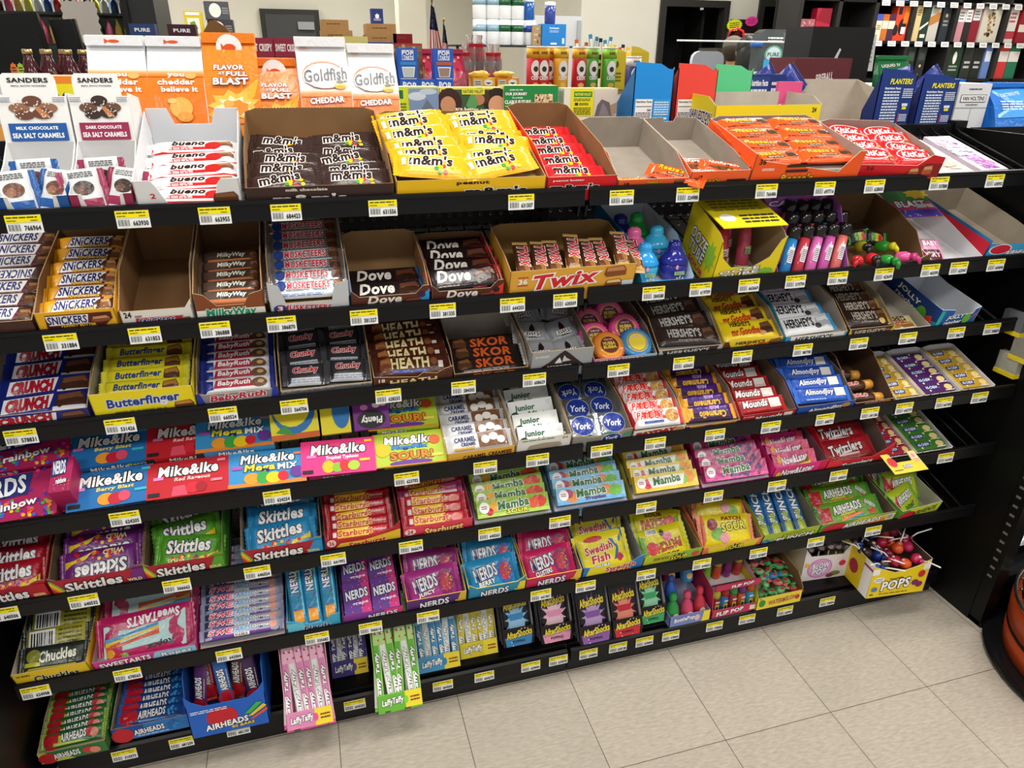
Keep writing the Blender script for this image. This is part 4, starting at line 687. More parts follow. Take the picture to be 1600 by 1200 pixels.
t = tray(4, -.168, -.04, .25, .075, .062, '9a9488', 'e8e8e4', 'torn-fronted white', 'white mint cartons', 't .88 .84 .1 .14 8a8a84 - 0 0 24;p a89a88 .2 .2 .35 .1 .7 .08 .84 .3 .8 .55 .5 .6 .24 .5;l .1 .84 .7 .95 3a7a5a 1', lift=.014)
p = brick('mint_carton', .105, .05, .018, 'eef0ee', 'e .12 .3 .1 .2 222;t .36 .62 .46 .34 1f5a3f - .1 0 Junior;t .64 .3 .46 .32 2f7a4a - .1 0 Mints;r .86 .7 .95 .9 dfe2e0', 't .7 .5 .3 .4 1f5a3f - 0 0 Mints', fin='card')
fill(t, p, 5, .045, 30, 'mint carton', 'white mint carton', jit=2, rise=.004)
t = tray(4, -.039, .107, .26, .07, .05, '8f887c', '8f8f8c', 'grey blue-badged', 'round foil mint patties', 'e .66 .38 .17 .52 f0f0f4;e .66 .38 .16 .48 1c3a94;t .66 .4 .22 .44 e8ecf4 - .2 4 York;p 3a9a6a .84 .5 .98 .5 1 .9 .9 .8', lift=.02, notch=[(-.5, .05), (-.36, .05), (-.22, .044), (.25, .044), (.36, .055), (.5, .055)])
p = bar('mint_patty', .066, .06, .014, '9aa2a8', 'e .5 .52 .42 .42 c9ccd4;e .5 .52 .4 .4 1d3796;t .5 .5 .56 .28 e6eaf4 - .2 0 York;r 0 0 1 .1 2f6a4a', 'b8bcc4', fin='foil', soft=1)
fill(t, p, 4, .055, 20, 'mint patty', 'blue foil mint patty', cols=2, jit=8, flip=(2,), seed=4, cw=.066, rise=.002)
t = tray(4, .108, .243, .27, .07, .042, 'b8b4ac', 'ece8e4', 'white and red', 'white and red peanut bars', 't .44 .5 .76 .6 d2282a 5a1014 .15 3 PAYDAY;e .88 .4 .1 .5 c99a5a', lift=.03, right='', left='r 0 .5 1 1 d2282a')
p = bar('candy_bar', .115, .042, .016, 'eef0f2', 'p d8302c .04 .4 .7 .4 .66 .96 .04 .96;t .36 .68 .6 .44 e8402c fff .2 0 PAYDAY;r .2 .2 .62 .34 3a5aa0;e .82 .55 .15 .36 c9944a;d .7 .3 .95 .8 .02 14 a86a2a,e8c080 3', 'd8302c')
fill(t, p, 6, .042, 24, 'candy bar', 'white and red peanut bar', jit=2, rise=.003)
t = tray(4, .243, .388, .27, .07, .034, '8f8578', '5a2c86', 'purple and amber', 'purple caramel bars', 'p f0a820 .1 .4 .9 .5 .95 1 .05 1;e .4 .5 .1 .4 8a5ac0', lift=.026)
p = bar('caramel_bar', .115, .04, .014, '4a2378', 'r 0 .5 1 1 3a2030;p f0a820 .82 0 1 0 1 .9 .9 .8;t .46 .66 .6 .44 f0b840 - .2 0 Caramello;t .4 .24 .24 .24 c9a0e8 - .2 0 Milk', 'f0a820')
fill(t, p, 5, .046, 22, 'caramel bar', 'purple and amber caramel bar', flip=(-1,), jit=3, rise=.003)
t = tray(4, .388, .538, .26, .075, .045, '7a6a5a', 'b01a22', 'deep red', 'red coconut bars', 't .5 .4 .5 .6 f6eeee 2a0a0a .15 3 Mounds;r .78 .2 .94 .8 e8dcd4;t .12 .75 .2 .2 e8c0c0 - 0 0 24_BARS', lift=.026, edge='8a5a50')
p = bar('coconut_bar', .12, .042, .017, 'a81820', 't .36 .58 .56 .44 f4efec 2a0a0a .2 0 Mounds;r .68 .25 .94 .8 e4ded8;r .7 .3 .92 .4 c9c0b8', 'a81820')
fill(t, p, 5, .044, 24, 'coconut bar', 'red coconut bar', jit=2, x0=-.012)
t = tray(4, .539, .708, .26, .075, .048, '7d6c58', '1f4fae', 'royal blue', 'bright blue almond bars', 't .5 .4 .62 .6 f4f4f8 12246a .2 3 AlmondJoy;e .84 .6 .08 .3 b88a50', lift=.036, edge='7a7a9a')
p = bar('coconut_bar', .135, .042, .018, '2358be', 'r 0 .5 1 1 1c44a4;t .4 .56 .6 .44 e8eefa 12246a .2 0 AlmondJoy;r .72 .3 .94 .8 e4e2dc;l .1 .1 .5 .22 9ac0f0 1', '2a6ad0')
fill(t, p, 6, .042, 24, 'coconut bar', 'bright blue almond bar', jit=4, rise=.005)
t = tray(4, .709, .829, .25, .09, .036, '5c4536', '43281f', 'dark chocolate-brown', 'brown caramel rolls', 't .5 .5 .5 .7 d83038 f0e8d8 .1 3 ROLO;e .82 .5 .1 .4 c98a3a', lift=.006, sp=[(0, .036), (.12, .09), (.25, .09)])
for i, (x, d, n, yw) in enumerate(((-.005, .014, .014, -4), (-.012, .05, .024, 3), (-.03, .09, .03, -8))):
    r = thing('caramel_roll', f'{("frontmost", "middle", "rearmost")[i]} brown and gold caramel roll in {t.ref}', 'caramel roll', t.M @ TX(x, d + .012, n + .008) @ RZ(yw), 'caramel rolls in the dark chocolate-brown tray')
    b = MB(); b.lathe([(.003, -.05), (.0125, -.047), (.0125, .047), (.003, .05)], mat('4a2c20', 'film'), 16, M=RY(90)); b.lathe([(.0128, .02), (.0128, .044)], mat('d89a3a', 'film'), 16, M=RY(90)); b.lathe([(.0128, -.044), (.0128, -.038)], mat('c9a24a', 'film'), 16, M=RY(90))
    art(b, 't .36 .5 .56 .7 d8303a f0e0d0 .1 0 ROLO', Vector((-.05, -.0075, .0107)), X, Vector((0, .93, .3)).normalized(), Z, .08, .014); b.build('roll', r)
def chew(sh, x0, x1, c, adj, what, n, skipc=None):
    t = tray(sh, x0, x1, .165, .045, .03, 'dcdadf', 'f0e080', adj, what + 's', f'r 0 0 1 1 f2e7a0;d 0 0 1 1 .03 12 {c},f0c83a,fff 3;t .6 .5 .3 .5 2a3a8a fff .1 0 HI-CHEW', kin='card', edge='e4e2e6', tooth=False, lift=.01, sp=[(0, .034), (.165, .045)])
    p = brick('chew_pack', (x1 - x0) * .86, .026, .016, c, f'd 0 0 1 1 .03 6 {c},f4e6b0 3;p 23347a .14 .34 .54 .34 .58 .84 .12 .84;t .35 .6 .36 .34 e6ecfa - .15 0 HI-CHEW;e .84 .5 .12 .34 f0d890;r .7 .06 .98 .16 f4f0e8', f't .4 .5 .4 .5 fff 23347a .1 0 HI-CHEW', fin='film')
    fill(t, p, n, .029, 12, 'chew pack', what, jit=2, rise=.0015)
    return t
chew(4, .831, .92, 'c9a02c', 'narrow gold-filled white', 'gold chew pack', 5)
chew(4, .921, 1.04, '5a2a6a', 'purple-filled white', 'purple chew pack', 5)
chew(4, 1.042, 1.152, 'd0a632', 'endmost gold-filled white', 'golden chew pack', 5)
# ---------------------------------------------------------------- fifth shelf
def rainbow(k=1): return 'p 7ac043 0 0 .16 0 .02 1 0 1;p f2d020 0 0 .13 0 .015 .85 0 .85;p f08a2a 0 0 .1 0 .01 .7 0 .7;p d8282a 0 0 .07 0 .008 .5 0 .5;'
SK = lambda c2, sub='': f't .48 .64 .74 .42 f4f4f4 2a1a3a .15 4 Skittles;p {c2} .55 .04 .98 .3 .98 .5 .7 .3;d .2 .1 .95 .34 .028 18 f2d020,3fb84a,d8282a,f08a2a,7a2a9a 4;t .3 .16 .3 .16 f2e0a0 - .1 0 {sub or "candy"}'
def skit(x0, x1, c, adj, what, n, sub, flip=(), jit=3, inner='6a5a44', **k):
    t = tray(5, x0, x1, .25, .085, .056, inner, c, adj, what + 's', 'r 0 0 1 1 b01c30;' + rainbow() + f'p {c} .78 0 1 0 1 1 .9 1;t .44 .45 .62 .62 f6f6f6 2a1a2a .15 3 Skittles;t .88 .3 .16 .2 f2e6a0 - 0 0 {sub}', edge='8a6a50', notch=[(-.5, .064), (-.4, .05), (.25, .04), (.34, .058), (.42, .064), (.5, .064)], lift=.022, **k)
    p = bar('candy_bag', (x1 - x0) * .76, .066, .02, c, SK('f2d020', sub), c, soft=1)
    fill(t, p, n, .041, 28, 'candy bag', what, jit=jit, flip=flip, rise=.004, hj=.003)
skit(-1.24, -1.103, 'b8182c', 'bright cherry-red', 'red fruit candy bag', 5, 'ORIGINAL')
skit(-1.1, -.932, '74287e', 'purple-and-red', 'purple candy bag', 5, 'WILD', flip=(-1,))
skit(-.934, -.784, '58a52c', 'red-and-green', 'green sour candy bag', 5, 'SOUR', jit=12)
skit(-.752, -.589, '2a92cc', 'sky-blue', 'blue tropical candy bag', 4, 'TROPICAL', inner='8a8a80')
SB = lambda c, s: f'p f2c42a .12 .2 .64 .2 .66 .9 .12 .9;t .42 .56 .58 .5 c8202a f6d03a .1 0 Starburst;t .83 .56 .22 .24 f6d0d8 - 0 0 {s};r .04 .3 .1 .7 e8e0e0'
t = tray(5, -.586, -.425, .27, .07, .05, '8a6a58', 'c01c28', 'red and yellow', 'red chew sticks', 'p f2c42a .1 0 1 0 1 1 .82 .8 .5 .5 .2 .5;e .08 .6 .06 .3 f4e4e4;t .08 .6 .07 .4 c01c28 - 0 0 36;t .55 .26 .5 .5 c8202a f6e08a .1 4 Starburst', lift=.03, notch=[(-.5, .06), (-.44, .044), (.2, .04), (.4, .056), (.5, .075)], edge='a03a3a')
p = bar('chew_stick', .125, .026, .018, 'c21c2a', SB('c', 'Original'), 'b0141f')
fill(t, p, 8, .033, 26, 'chew stick', 'red chew stick', jit=2, rise=.003, x0=-.004)
t = tray(5, -.422, -.264, .27, .07, .046, '8a6a60', 'e8425a', 'coral pink', 'red and pink chew sticks', 'r 0 0 1 .3 d82a4a;e .1 .55 .08 .3 f4e4e4;t .1 .55 .08 .4 c01c28 - 0 0 24;t .58 .4 .56 .7 f6e08a c8202a .1 2 Starburst', lift=.03, edge='b04a5a')
p = bar('chew_stick', .13, .03, .018, 'd43042', SB('c', 'FaveREDs') + ';e .84 .5 .1 .3 e88a80', 'c8203a')
q = bar('chew_stick', .13, .03, .018, 'd8468e', SB('c', 'Tropical') + ';r .5 .1 .95 .3 e8e0e8', 'd8468e')
fill(t, p, 7, .037, 26, 'chew stick', 'red chew stick', jit=3, rise=.003, skip=((0, 3), (0, 5)))
place(t, q, [(TX(0, .012 + 3 * .0244, .041) @ RX(34) @ RZ(3), 'fourth from front, the'), (TX(.002, .012 + 5 * .0244, .047) @ RX(34), 'sixth from front, the')], 'chew stick', 'pink chew stick')
def mamba(x0, x1, c, c2, sub, adj, what, frt, n=6, edge='4a3a7a', outer=None, **k):
    t = tray(5, x0, x1, .27, .06, .03, 'b8b4bc', outer or c, adj, what + 's', f'r 0 0 1 1 {c2};t .5 .5 .5 .8 1f6a34 f4f4ea .1 3 Mamba', lift=.03, edge=edge, tooth=False, kin='card', **k)
    p = brick('fruit_chew_pack', (x1 - x0) * .9, .04, .018, c, f'r 0 0 1 .2 {c2};{frt};e .1 .55 .07 .32 f4f4f4;l .06 .45 .14 .66 8a2a5a 2;t .5 .6 .44 .5 1f6a34 f4f4ea .1 3 Mamba' + (f';t .55 .2 .3 .22 {"f2e23a" if sub == "SOUR" else "6a4a9a"} 222 .1 0 {sub}' if sub else ''), f'r 0 0 1 1 {c2};l .1 .2 .8 .8 fff 2')
    fill(t, p, n, .042, 26, 'fruit chew pack', what, jit=2, rise=.003); return t
mamba(-.262, -.075, '9ac23a', 'b8d85a', 'SOUR', 'green and purple', 'green sour fruit chew pack', 'e .24 .55 .08 .3 f0b028;e .17 .3 .05 .22 c8203a;e .86 .55 .11 .34 d8402a;e .78 .5 .06 .3 e85a30')
t = mamba(-.073, .115, '8ac4ea', '6ab0e0', 'Tropics', 'pale blue and purple', 'pale blue fruit chew pack', 'e .22 .4 .09 .34 d88a3a;e .16 .6 .08 .26 a83a6a;e .74 .6 .09 .3 e08a4a;e .86 .5 .1 .32 6ab83a', n=5)
mamba(.124, .307, 'f0cf3a', 'e8c83a', '', 'yellow and purple', 'yellow fruit chew pack', 'e .2 .45 .07 .3 d8304a;e .86 .6 .1 .34 f09a2a;e .76 .5 .08 .3 8ac03a;p f2f0e8 .25 .2 .75 .2 .8 .85 .2 .85')
mamba(.309, .502, 'c02c78', 'd84a9a', 'Berry', 'magenta', 'magenta berry chew pack', 'd .04 .1 .96 .9 .03 20 5a2a7a,8a1a4a,e85a8a,3a2a8a 3', n=5, edge='9a2a6a')
t = tray(5, .505, .664, .26, .07, .05, '8a6a70', 'e8348a', 'hot pink', 'pink fruit taffy packs', 'r .86 0 1 1 d81a4a;t .45 .5 .6 .6 fff 6a1040 .1 4 Now&Later;k .1 .3 .05 .3 f2d020 8', lift=.028, edge='b03a6a')
p = brick('taffy_pack', .125, .046, .016, 'd01f74', 't .5 .55 .62 .44 f8eef4 6a1040 .15 6 Now&Later;k .14 .6 .06 .3 f0a020 8;p f2c42a .2 .1 .8 .3 .9 .8 .84 .2;e .88 .6 .07 .3 e83a5a;r .05 .06 .4 .14 f0a0c8', 'l .1 .2 .9 .8 f0c0d8 2', fin='film')
fill(t, p, 6, .042, 25, 'taffy pack', 'pink fruit taffy pack', jit=3, rise=.003, x0=-.006)
t = tray(5, .664, .857, .25, .085, .042, '7d6a62', 'cf1f2c', 'scarlet', 'red twist packs', 'p e8303a 0 0 .3 0 .2 1 0 1;t .5 .3 .5 .5 f2f0ee 3a0a10 .2 4 Twizzlers', lift=.02, edge='a04a4a', notch=[(-.5, .06), (-.42, .04), (.22, .036), (.4, .06), (.5, .08)])
p = bar('twist_pack', .16, .066, .016, 'a81824', 'r .02 .06 .98 .2 7a0e18;t .48 .55 .64 .44 f2eeee 2a0a10 .2 4 Twizzlers;r .3 .24 .7 .32 e8c0c0;d .02 .3 .98 .9 .012 24 8a101a,c8303a 3', '9a1420')
fill(t, p, 4, .052, 22, 'twist pack', 'red twist pack', jit=3, x0=-.01, rise=.006)
t = chew(5, .862, .949, 'b0283e', 'narrow red-filled white', 'red chew pack', 5)
b = MB(); M0 = TX(.872, -.046, .588) @ RX(-70); b.slab([(-.052, -.064), (.052, -.064), (.052, 0), (.03, 0), (.026, -.03), (-.026, -.03), (-.03, 0), (-.052, 0)], Vector((0, 0, 0)), X, Z, -Y, .0012, mat('f2d94a'), mat('e8e0c0'), mat('e8e0c0'))
art(b, 'e .16 .56 .12 .24 d8404a;t .5 .28 .26 .16 e8ecfa 2a3a8a .1 0 HI-CHEW;p f4e8a8 .78 .4 .98 .4 .98 .95 .78 .95;l .8 .42 .96 .6 d86a5a 2;k .87 .75 .06 .14 e89ab0 6;l .06 .1 .3 .2 8a7a2a 1', Vector((-.052, 0, -.064)), X, Z, -Y, .104, .064)
o = b.build('carton_flap', None, M0); tag(o, 'yellow printed carton flap hanging over the fifth shelf edge', 'card flap')
chew(5, .95, 1.073, '3f7f2c', 'green-filled white', 'green chew pack', 6)

# ---------------------------------------------------------------- sixth shelf
t = tray(6, -1.215, -1.077, .25, .06, .05, 'b8b0a4', 'ecc81e', 'mustard yellow', 'dark green jelly bars', 't .14 .74 .18 .16 3a3a2a - 0 0 24_BARS;t .55 .3 .6 .56 26302a f0e8c0 .1 0 Chuckles', lift=.034, kin='card')
p = bar('jelly_bar', .11, .05, .016, '2a3328', 'r 0 0 1 .14 b0a82a;t .58 .56 .62 .44 e8ecd8 121812 .1 3 Chuckles;e .18 .6 .12 .26 8a8a2a;r .04 .2 .3 .36 b8b42a', '1f2a22')
q = bar('jelly_bar', .11, .05, .016, 'b0a82c', 'b .06 .2 .5 .9;l .56 .2 .95 .9 5a5a20 4', '1f2a22')
fill(t, p, 5, .044, 24, 'jelly bar', 'dark green jelly bar', jit=3, rise=.003, skip=((0, 1), (0, 2)))
place(t, q, [(TX(0, .052, .039) @ RX(26), 'second from front, back-side-up'), (TX(.003, .092, .042) @ RX(26) @ RZ(-2), 'third from front, back-side-up')], 'jelly bar', 'olive jelly bar')
t = tray(6, -1.072, -.872, .25, .05, .04, '9a8a88', 'e03a9a', 'pink and pale blue', 'rope candy bags', 'p 9ad0f0 .55 0 1 0 1 1 .6 1;t .3 .5 .5 .6 fff 8a1a5a .1 3 SWEETARTS;t .8 .5 .3 .6 f8f8fc 2a6ab0 .1 3 Ropes', lift=.03, edge='b05a8a')
p = bar('rope_bag', .175, .1, .016, 'c01f62', 'p bfe6e8 .04 .12 .96 .2 .98 .9 .06 .86;p e05a2a .35 .42 .95 .62 .95 .72 .35 .54;p f2c42a .35 .36 .95 .54 .95 .62 .35 .42;p 3a9ad0 .35 .3 .95 .46 .95 .54 .35 .36;t .34 .74 .3 .16 2a2a3a - .15 6 Ropes;t .4 .18 .6 .2 f4f4fc c01f62 .15 3 SweeTARTS;e .82 .82 .05 .09 c8203a;e .9 .76 .05 .09 e8a02a;e .74 .86 .04 .08 6ab03a', 'c01f62', soft=1)
fill(t, p, 3, .075, 34, 'rope bag', 'magenta rope candy bag', flip=(0,), jit=3, lift=.012)
t = tray(6, -.868, -.692, .26, .05, .03, '8a8a90', 'd8409a', 'grey-lined magenta', 'candy rolls', 'p c9d8f0 .5 0 1 0 1 1 .55 1;t .3 .5 .4 .6 fff 8a1a5a .1 3 SWEETARTS', lift=.028)
p = bar('candy_roll', .155, .024, .018, 'aeb4c6', 'r 0 0 1 .3 6a3a9a;r 0 .3 .3 .86 3a3f6a;t .26 .62 .4 .46 e83a6a fff .2 0 SWEE;t .5 .62 .24 .46 2f9ad8 fff .2 0 TARTS;t .76 .62 .24 .36 fff 2a2f6a .1 0 Original;e .92 .6 .05 .34 e8a090;b .4 .02 .6 .3', '8a90b0')
fill(t, p, 9, .026, 22, 'candy roll', 'silver-blue candy roll', jit=1, rise=.002)
t = tray(6, -.687, -.571, .26, .06, .05, '5ab4d0', '3fb0dc', 'turquoise', 'rope candy packs', 'p 6ad0f0 0 0 .36 0 .3 1 0 1;t .55 .3 .5 .4 2a3a7a fff .1 0 Nerds', kin='card', lift=.03, notch=[(-.5, .06), (-.3, .05), (-.1, .034), (.2, .034), (.34, .056), (.5, .06)], edge='3fa0cc')
p = bar('rope_pack', .19, .034, .014, '2a8fc0', 'r 0 .1 1 .2 6ad0f0;t .52 .55 .3 .5 f4f4fa 1a2a6a 0 0 NERDS;d .1 .2 .9 .8 .012 24 e83a5a,f2d020,3fb84a,7a2a9a 3;r .02 .2 .16 .8 f0a02a', '8a9aa6')
fill(t, p, 3, .002, 24, 'rope pack', 'blue rope candy pack', up=True, cols=3, jit=5, skip=((0, 1), (0, 2), (1, 1), (1, 2), (2, 1), (2, 2)))
t = tray(6, -.568, -.432, .25, .05, .04, '6a5a70', '8a3aa0', 'violet and pink', 'violet candy cartons', 'p e83a8a .6 0 1 0 1 1 .7 1;t .66 .36 .5 .6 f4f4fa 23206a .1 3 NERDS', lift=.026, edge='7a3a8a')
p = brick('candy_carton', .06, .07, .02, '5c2f8c', 'p c82878 .62 0 1 0 1 1 .74 1;d 0 0 1 1 .03 40 7a4ab0,e85aa8,4a2a8a,d83a7a 3;t .5 .62 .84 .3 f4f6fa 1c2466 .12 6 NERDS;t .6 .3 .6 .1 f2d8f0 - .1 4 grape', '', fin='card')
fill(t, p, 3, .068, 22, 'candy carton', 'violet grape candy carton', cols=2, jit=1, cw=.063, rise=.004)
NC = lambda s, c: f't .36 .6 .5 .36 f6f6fa 1a2060 .12 8 NERDS;e .78 .52 .17 .36 {c};k .78 .52 .13 .28 c83a5a 9 .8;d .66 .3 .92 .76 .014 20 f2d020,3fb84a,e8506a,f08a2a 3;t .36 .32 .36 .14 fff 333 .1 6 {s};r .06 .08 .3 .14 f0d0e8'
def clus(x0, x1, c, c2, c3, adj, what, sub, n, left='', **k):
    t = tray(6, x0, x1, .24, .07, .052, '8f8a90', c2, adj, what + 's', f'p {c3} .84 0 1 0 1 1 .9 1;d .1 0 .9 .6 .02 12 e8506a,3fb84a,f2d020 3;t .46 .4 .5 .6 f6f6fa 1a2060 .12 5 NERDS', lift=.014, kin='card', edge=c3, **k)
    p = bar('cluster_bag', (x1 - x0) * .82, .085, .022, c, NC(sub, '8a2a6a' if c != '2a9ad0' else '3a6ac0'), c, soft=1)
    fill(t, p, n, .048, 36, 'cluster bag', what, jit=5, hj=.004, rise=.002)
clus(-.425, -.284, 'b83a94', '5a2a7a', 'e8b83a', 'purple yellow-cornered', 'mauve cluster bag', 'JUICY', 4)
clus(-.281, -.14, '2a9ad0', '2a90b8', 'f2dc3a', 'teal yellow-cornered', 'blue cluster bag', 'BERRY', 4, notch=[(-.5, .07), (-.36, .052), (.36, .052), (.5, .072)])
clus(-.14, .003, 'd82a6a', 'c8245a', 'f0c83a', 'rose yellow-cornered', 'rose cluster bag', 'CLUSTERS', 4)
t = tray(6, .005, .167, .24, .07, .05, '9a9aa0', '2a7ac8', 'blue and yellow fish', 'mini fish bags', 'p f2e02a .05 0 .6 0 .8 1 .1 1;t .62 .62 .5 .44 c8243a f6f0d0 .1 4 Swedish;t .62 .2 .36 .44 c8243a f6f0d0 .1 4 Fish', lift=.014, kin='card', edge='6a9ad0', notch=[(-.5, .056), (-.4, .05), (.3, .044), (.4, .06), (.5, .066)], sp=[(0, .06), (.1, .075), (.24, .075)])
p = bar('fish_bag', .125, .1, .02, 'efe02a', 'p 2a70c0 .62 0 1 0 1 1 .55 1 .75 .75 .82 .45;t .42 .6 .6 .2 c8203a f8f4d8 .1 6 Swedish;t .42 .36 .4 .2 c8203a f8f4d8 .1 6 Fish;t .42 .16 .3 .12 fff 2a6ab0 .1 0 mini;e .34 .84 .2 .07 c8243a;e .82 .3 .06 .1 c8243a', 'efe02a', soft=1)
fill(t, p, 3, .062, 36, 'fish bag', 'yellow mini fish bag', jit=4, x0=-.012)
t = tray(6, .167, .33, .24, .06, .05, '8a7a60', 'c2cc2a', 'chartreuse', 'yellow kids sour bags', 'p 8ac03a .6 0 1 0 1 1 .66 1;t .3 .6 .26 .3 8a5a10 - 0 0 SOUR_PATCH;k .62 .5 .16 .4 2a2a1a 9 .6;t .62 .5 .3 .4 f2e23a 222 0 4 SOUR;e .9 .55 .07 .24 d8404a', lift=.016, edge='9aa03a')
p = bar('sour_bag', .125, .085, .02, 'e8dc1e', 'r .88 0 1 1 7ab83a;t .4 .6 .56 .26 d8502a 5a2a0a .1 4 PATCH;t .42 .86 .4 .12 7a2a10 - 0 0 SOUR;e .78 .6 .12 .2 d8404a;e .4 .34 .1 .14 e87a9a;k .5 .2 .06 .12 222 8;b .6 .04 .85 .2', 'd8d41e', soft=1)
fill(t, p, 4, .05, 32, 'sour bag', 'yellow kids sour bag', jit=5, flip=(0,), x0=-.006)
t = tray(6, .332, .508, .24, .07, .044, '8a7a60', 'f07a5a', 'salmon and yellow', 'yellow melon sour bags', 'p e8d82a .12 0 .9 0 .94 1 .08 1;k .55 .5 .14 .46 2a2a1a 9 .6;t .55 .5 .3 .5 f2e23a 222 0 4 SOUR', lift=.016, edge='d88a6a')
p = bar('sour_bag', .14, .085, .022, 'ecd822', 'r 0 0 .05 1 f07a5a;p f07a5a .3 0 1 0 1 .3;e .3 .4 .14 .2 7ab84a;e .42 .28 .1 .16 e8a0a8;t .62 .62 .5 .26 f4e83a 2a2a1a .1 6 SOUR;t .6 .86 .4 .12 8a2a10 - 0 0 PATCH;e .2 .7 .1 .18 8a1a2a', 'f08a6a', soft=1)
fill(t, p, 4, .05, 34, 'sour bag', 'yellow melon sour bag', jit=10, hj=.006, flip=(1,), seed=4)
t = tray(6, .508, .684, .22, .075, .05, '8a8a7a', 'a8c22a', 'olive lime', 'blue sour straw packs', 'p 3a8ad0 0 0 .2 0 .1 .5 0 .4;d .05 .05 .25 .4 .02 6 d0e0f0,7ab0e0 2;t .55 .66 .4 .3 c8d83a 3a5a10 .15 5 SOUR;t .58 .3 .66 .42 fff 222 .15 3 PUNCH', lift=.012, edge='8a9a3a')
p = bar('straw_pack', .165, .036, .012, '1f6fb4', 'r 0 0 .24 1 c2d03a;t .55 .52 .6 .56 f2f6fa 12305a .15 0 PUNCH;t .32 .5 .2 .36 c8e03a 12305a .15 0 SOUR;d .76 .1 .98 .9 .02 12 6ab0e8,3a90d8 3', 'a8c22a')
fill(t, p, 1, .002, 24, 'straw pack', 'blue sour straw pack', up=True, cols=4, jit=2, cw=.038)
t = tray(6, .684, .93, .24, .06, .05, '7a6a5a', '58a83a', 'red and green striped', 'rainbow belt packs', 'p c8d83a .1 0 1 0 1 .9 .5 1;p f08a2a .5 0 .8 0 1 .5 1 .9;e .2 .4 .16 .5 c8202e;t .56 .5 .5 .5 fff 222 .12 4 AIRHEADS;b .88 .3 .98 .9', lift=.024, tooth=False)
p = bar('belt_pack', .19, .066, .014, '6aa82e', 'p c8d62a .2 0 .7 0 .66 1 .24 1;p c8202e 0 0 .2 0 .24 1 0 1;t .46 .64 .5 .36 fff 222 .12 4 AIRHEADS;t .46 .3 .3 .14 c8202e - .1 4 XTREMES;p f08a2a .3 .1 .7 .3 .7 .4 .3 .2;p 3a9ad0 .3 .06 .7 .22 .7 .3 .3 .1;t .86 .6 .18 .2 f4f4f4 1f5a1a 0 -40 RAINBOW;r .8 .2 .9 .4 d8302a', '3a8a2a')
fill(t, p, 4, .05, 24, 'belt pack', 'rainbow belt candy pack', jit=2, rise=.004)
t = tray(6, .942, 1.09, .2, .06, .05, 'b8b4a8', '5aa83a', 'open-sided green', 'green bites bags', 'p c8d83a .3 0 1 0 1 1 .2 1;e .2 .3 .2 .5 c8202e;t .6 .5 .6 .5 2a2a1a - .15 6 AIRHEADS', lift=.004, kin='card', edge='c8c4b8', tooth=False, yaw=4)
p = bar('bites_bag', .105, .08, .02, 'b8ce2e', 'p c8202e 0 .3 .2 .3 .26 .8 0 .9;t .5 .62 .62 .28 fff 222 .12 8 AIRHEADS;t .56 .28 .36 .2 2a7a2a - .1 6 bites;p f0a02a .1 0 .6 0 .4 .16;d .6 .1 .95 .4 .03 8 e8502a,3a9ad0,f2d020 3', '6ab03a', soft=1)
place(t, p, [(TX(-.01, .02, .006) @ RZ(14) @ RX(34), 'frontmost'), (TX(.012, .07, .006) @ RZ(-10) @ RX(38), 'second'), (TX(-.02, .115, .006) @ RZ(8) @ RX(36), 'rearmost')], 'bites bag', 'lime-green bites bag')
# ---------------------------------------------------------------- bottom deck
AH = lambda c, x='': f'e .12 .5 .15 .6 c81f2e;t .5 .56 .46 .5 fff 222 .12 3 AIRHEADS;l .3 .1 .7 .2 {c} 1;{x}'
t = tray(7, -1.235, -1.1, .26, .05, .04, 'a89f90', '2f7a3a', 'dark green', 'watermelon candy strips', 'p c8d83a 0 0 .5 0 .1 1 0 1;e .12 .4 .14 .5 c81f2e;t .4 .5 .4 .5 fff 222 .12 4 AIRHEADS;e .74 .5 .1 .3 d8303a;e .82 .4 .08 .3 e8907a', n0=.006, d0=-.03, lean=10, lift=.026, right='e .94 .5 .1 .5 c81f2e')
p = bar('candy_strip', .112, .034, .008, '2a6a34', AH('c8d83a', 'r .24 .3 .3 .7 b8ce2e;p b8ce2e .16 .1 .8 .1 .6 .22 .16 .3;e .8 .6 .07 .3 c82a34;e .88 .5 .07 .3 e8907a'), '8ab83a')
fill(t, p, 10, .024, 20, 'candy strip', 'green watermelon candy strip', jit=3)
t = tray(7, -1.095, -.93, .24, .055, .045, '9a948c', '2a7ac8', 'bright blue raspberry', 'blue raspberry candy strips', 'p 1c4a9a 0 .5 .4 .3 .4 1 0 1;e .12 .4 .14 .55 c81f2e;t .46 .5 .4 .4 fff 222 .12 4 AIRHEADS;d .68 .3 .84 .8 .03 10 2a90d8,1f6ab8 3;l .3 .14 .7 .22 fff 1', n0=.002, d0=-.01, lean=6, lift=.026)
p = bar('candy_strip', .128, .034, .008, '1d4a94', AH('9ac0f0', 'p 3a8ad8 .3 .06 .8 .06 .6 .2 .3 .2;d .74 .3 .92 .8 .022 10 2a90d8,3fa8e8 3'), '2a5ab0')
fill(t, p, 9, .024, 20, 'candy strip', 'blue raspberry candy strip', jit=3)
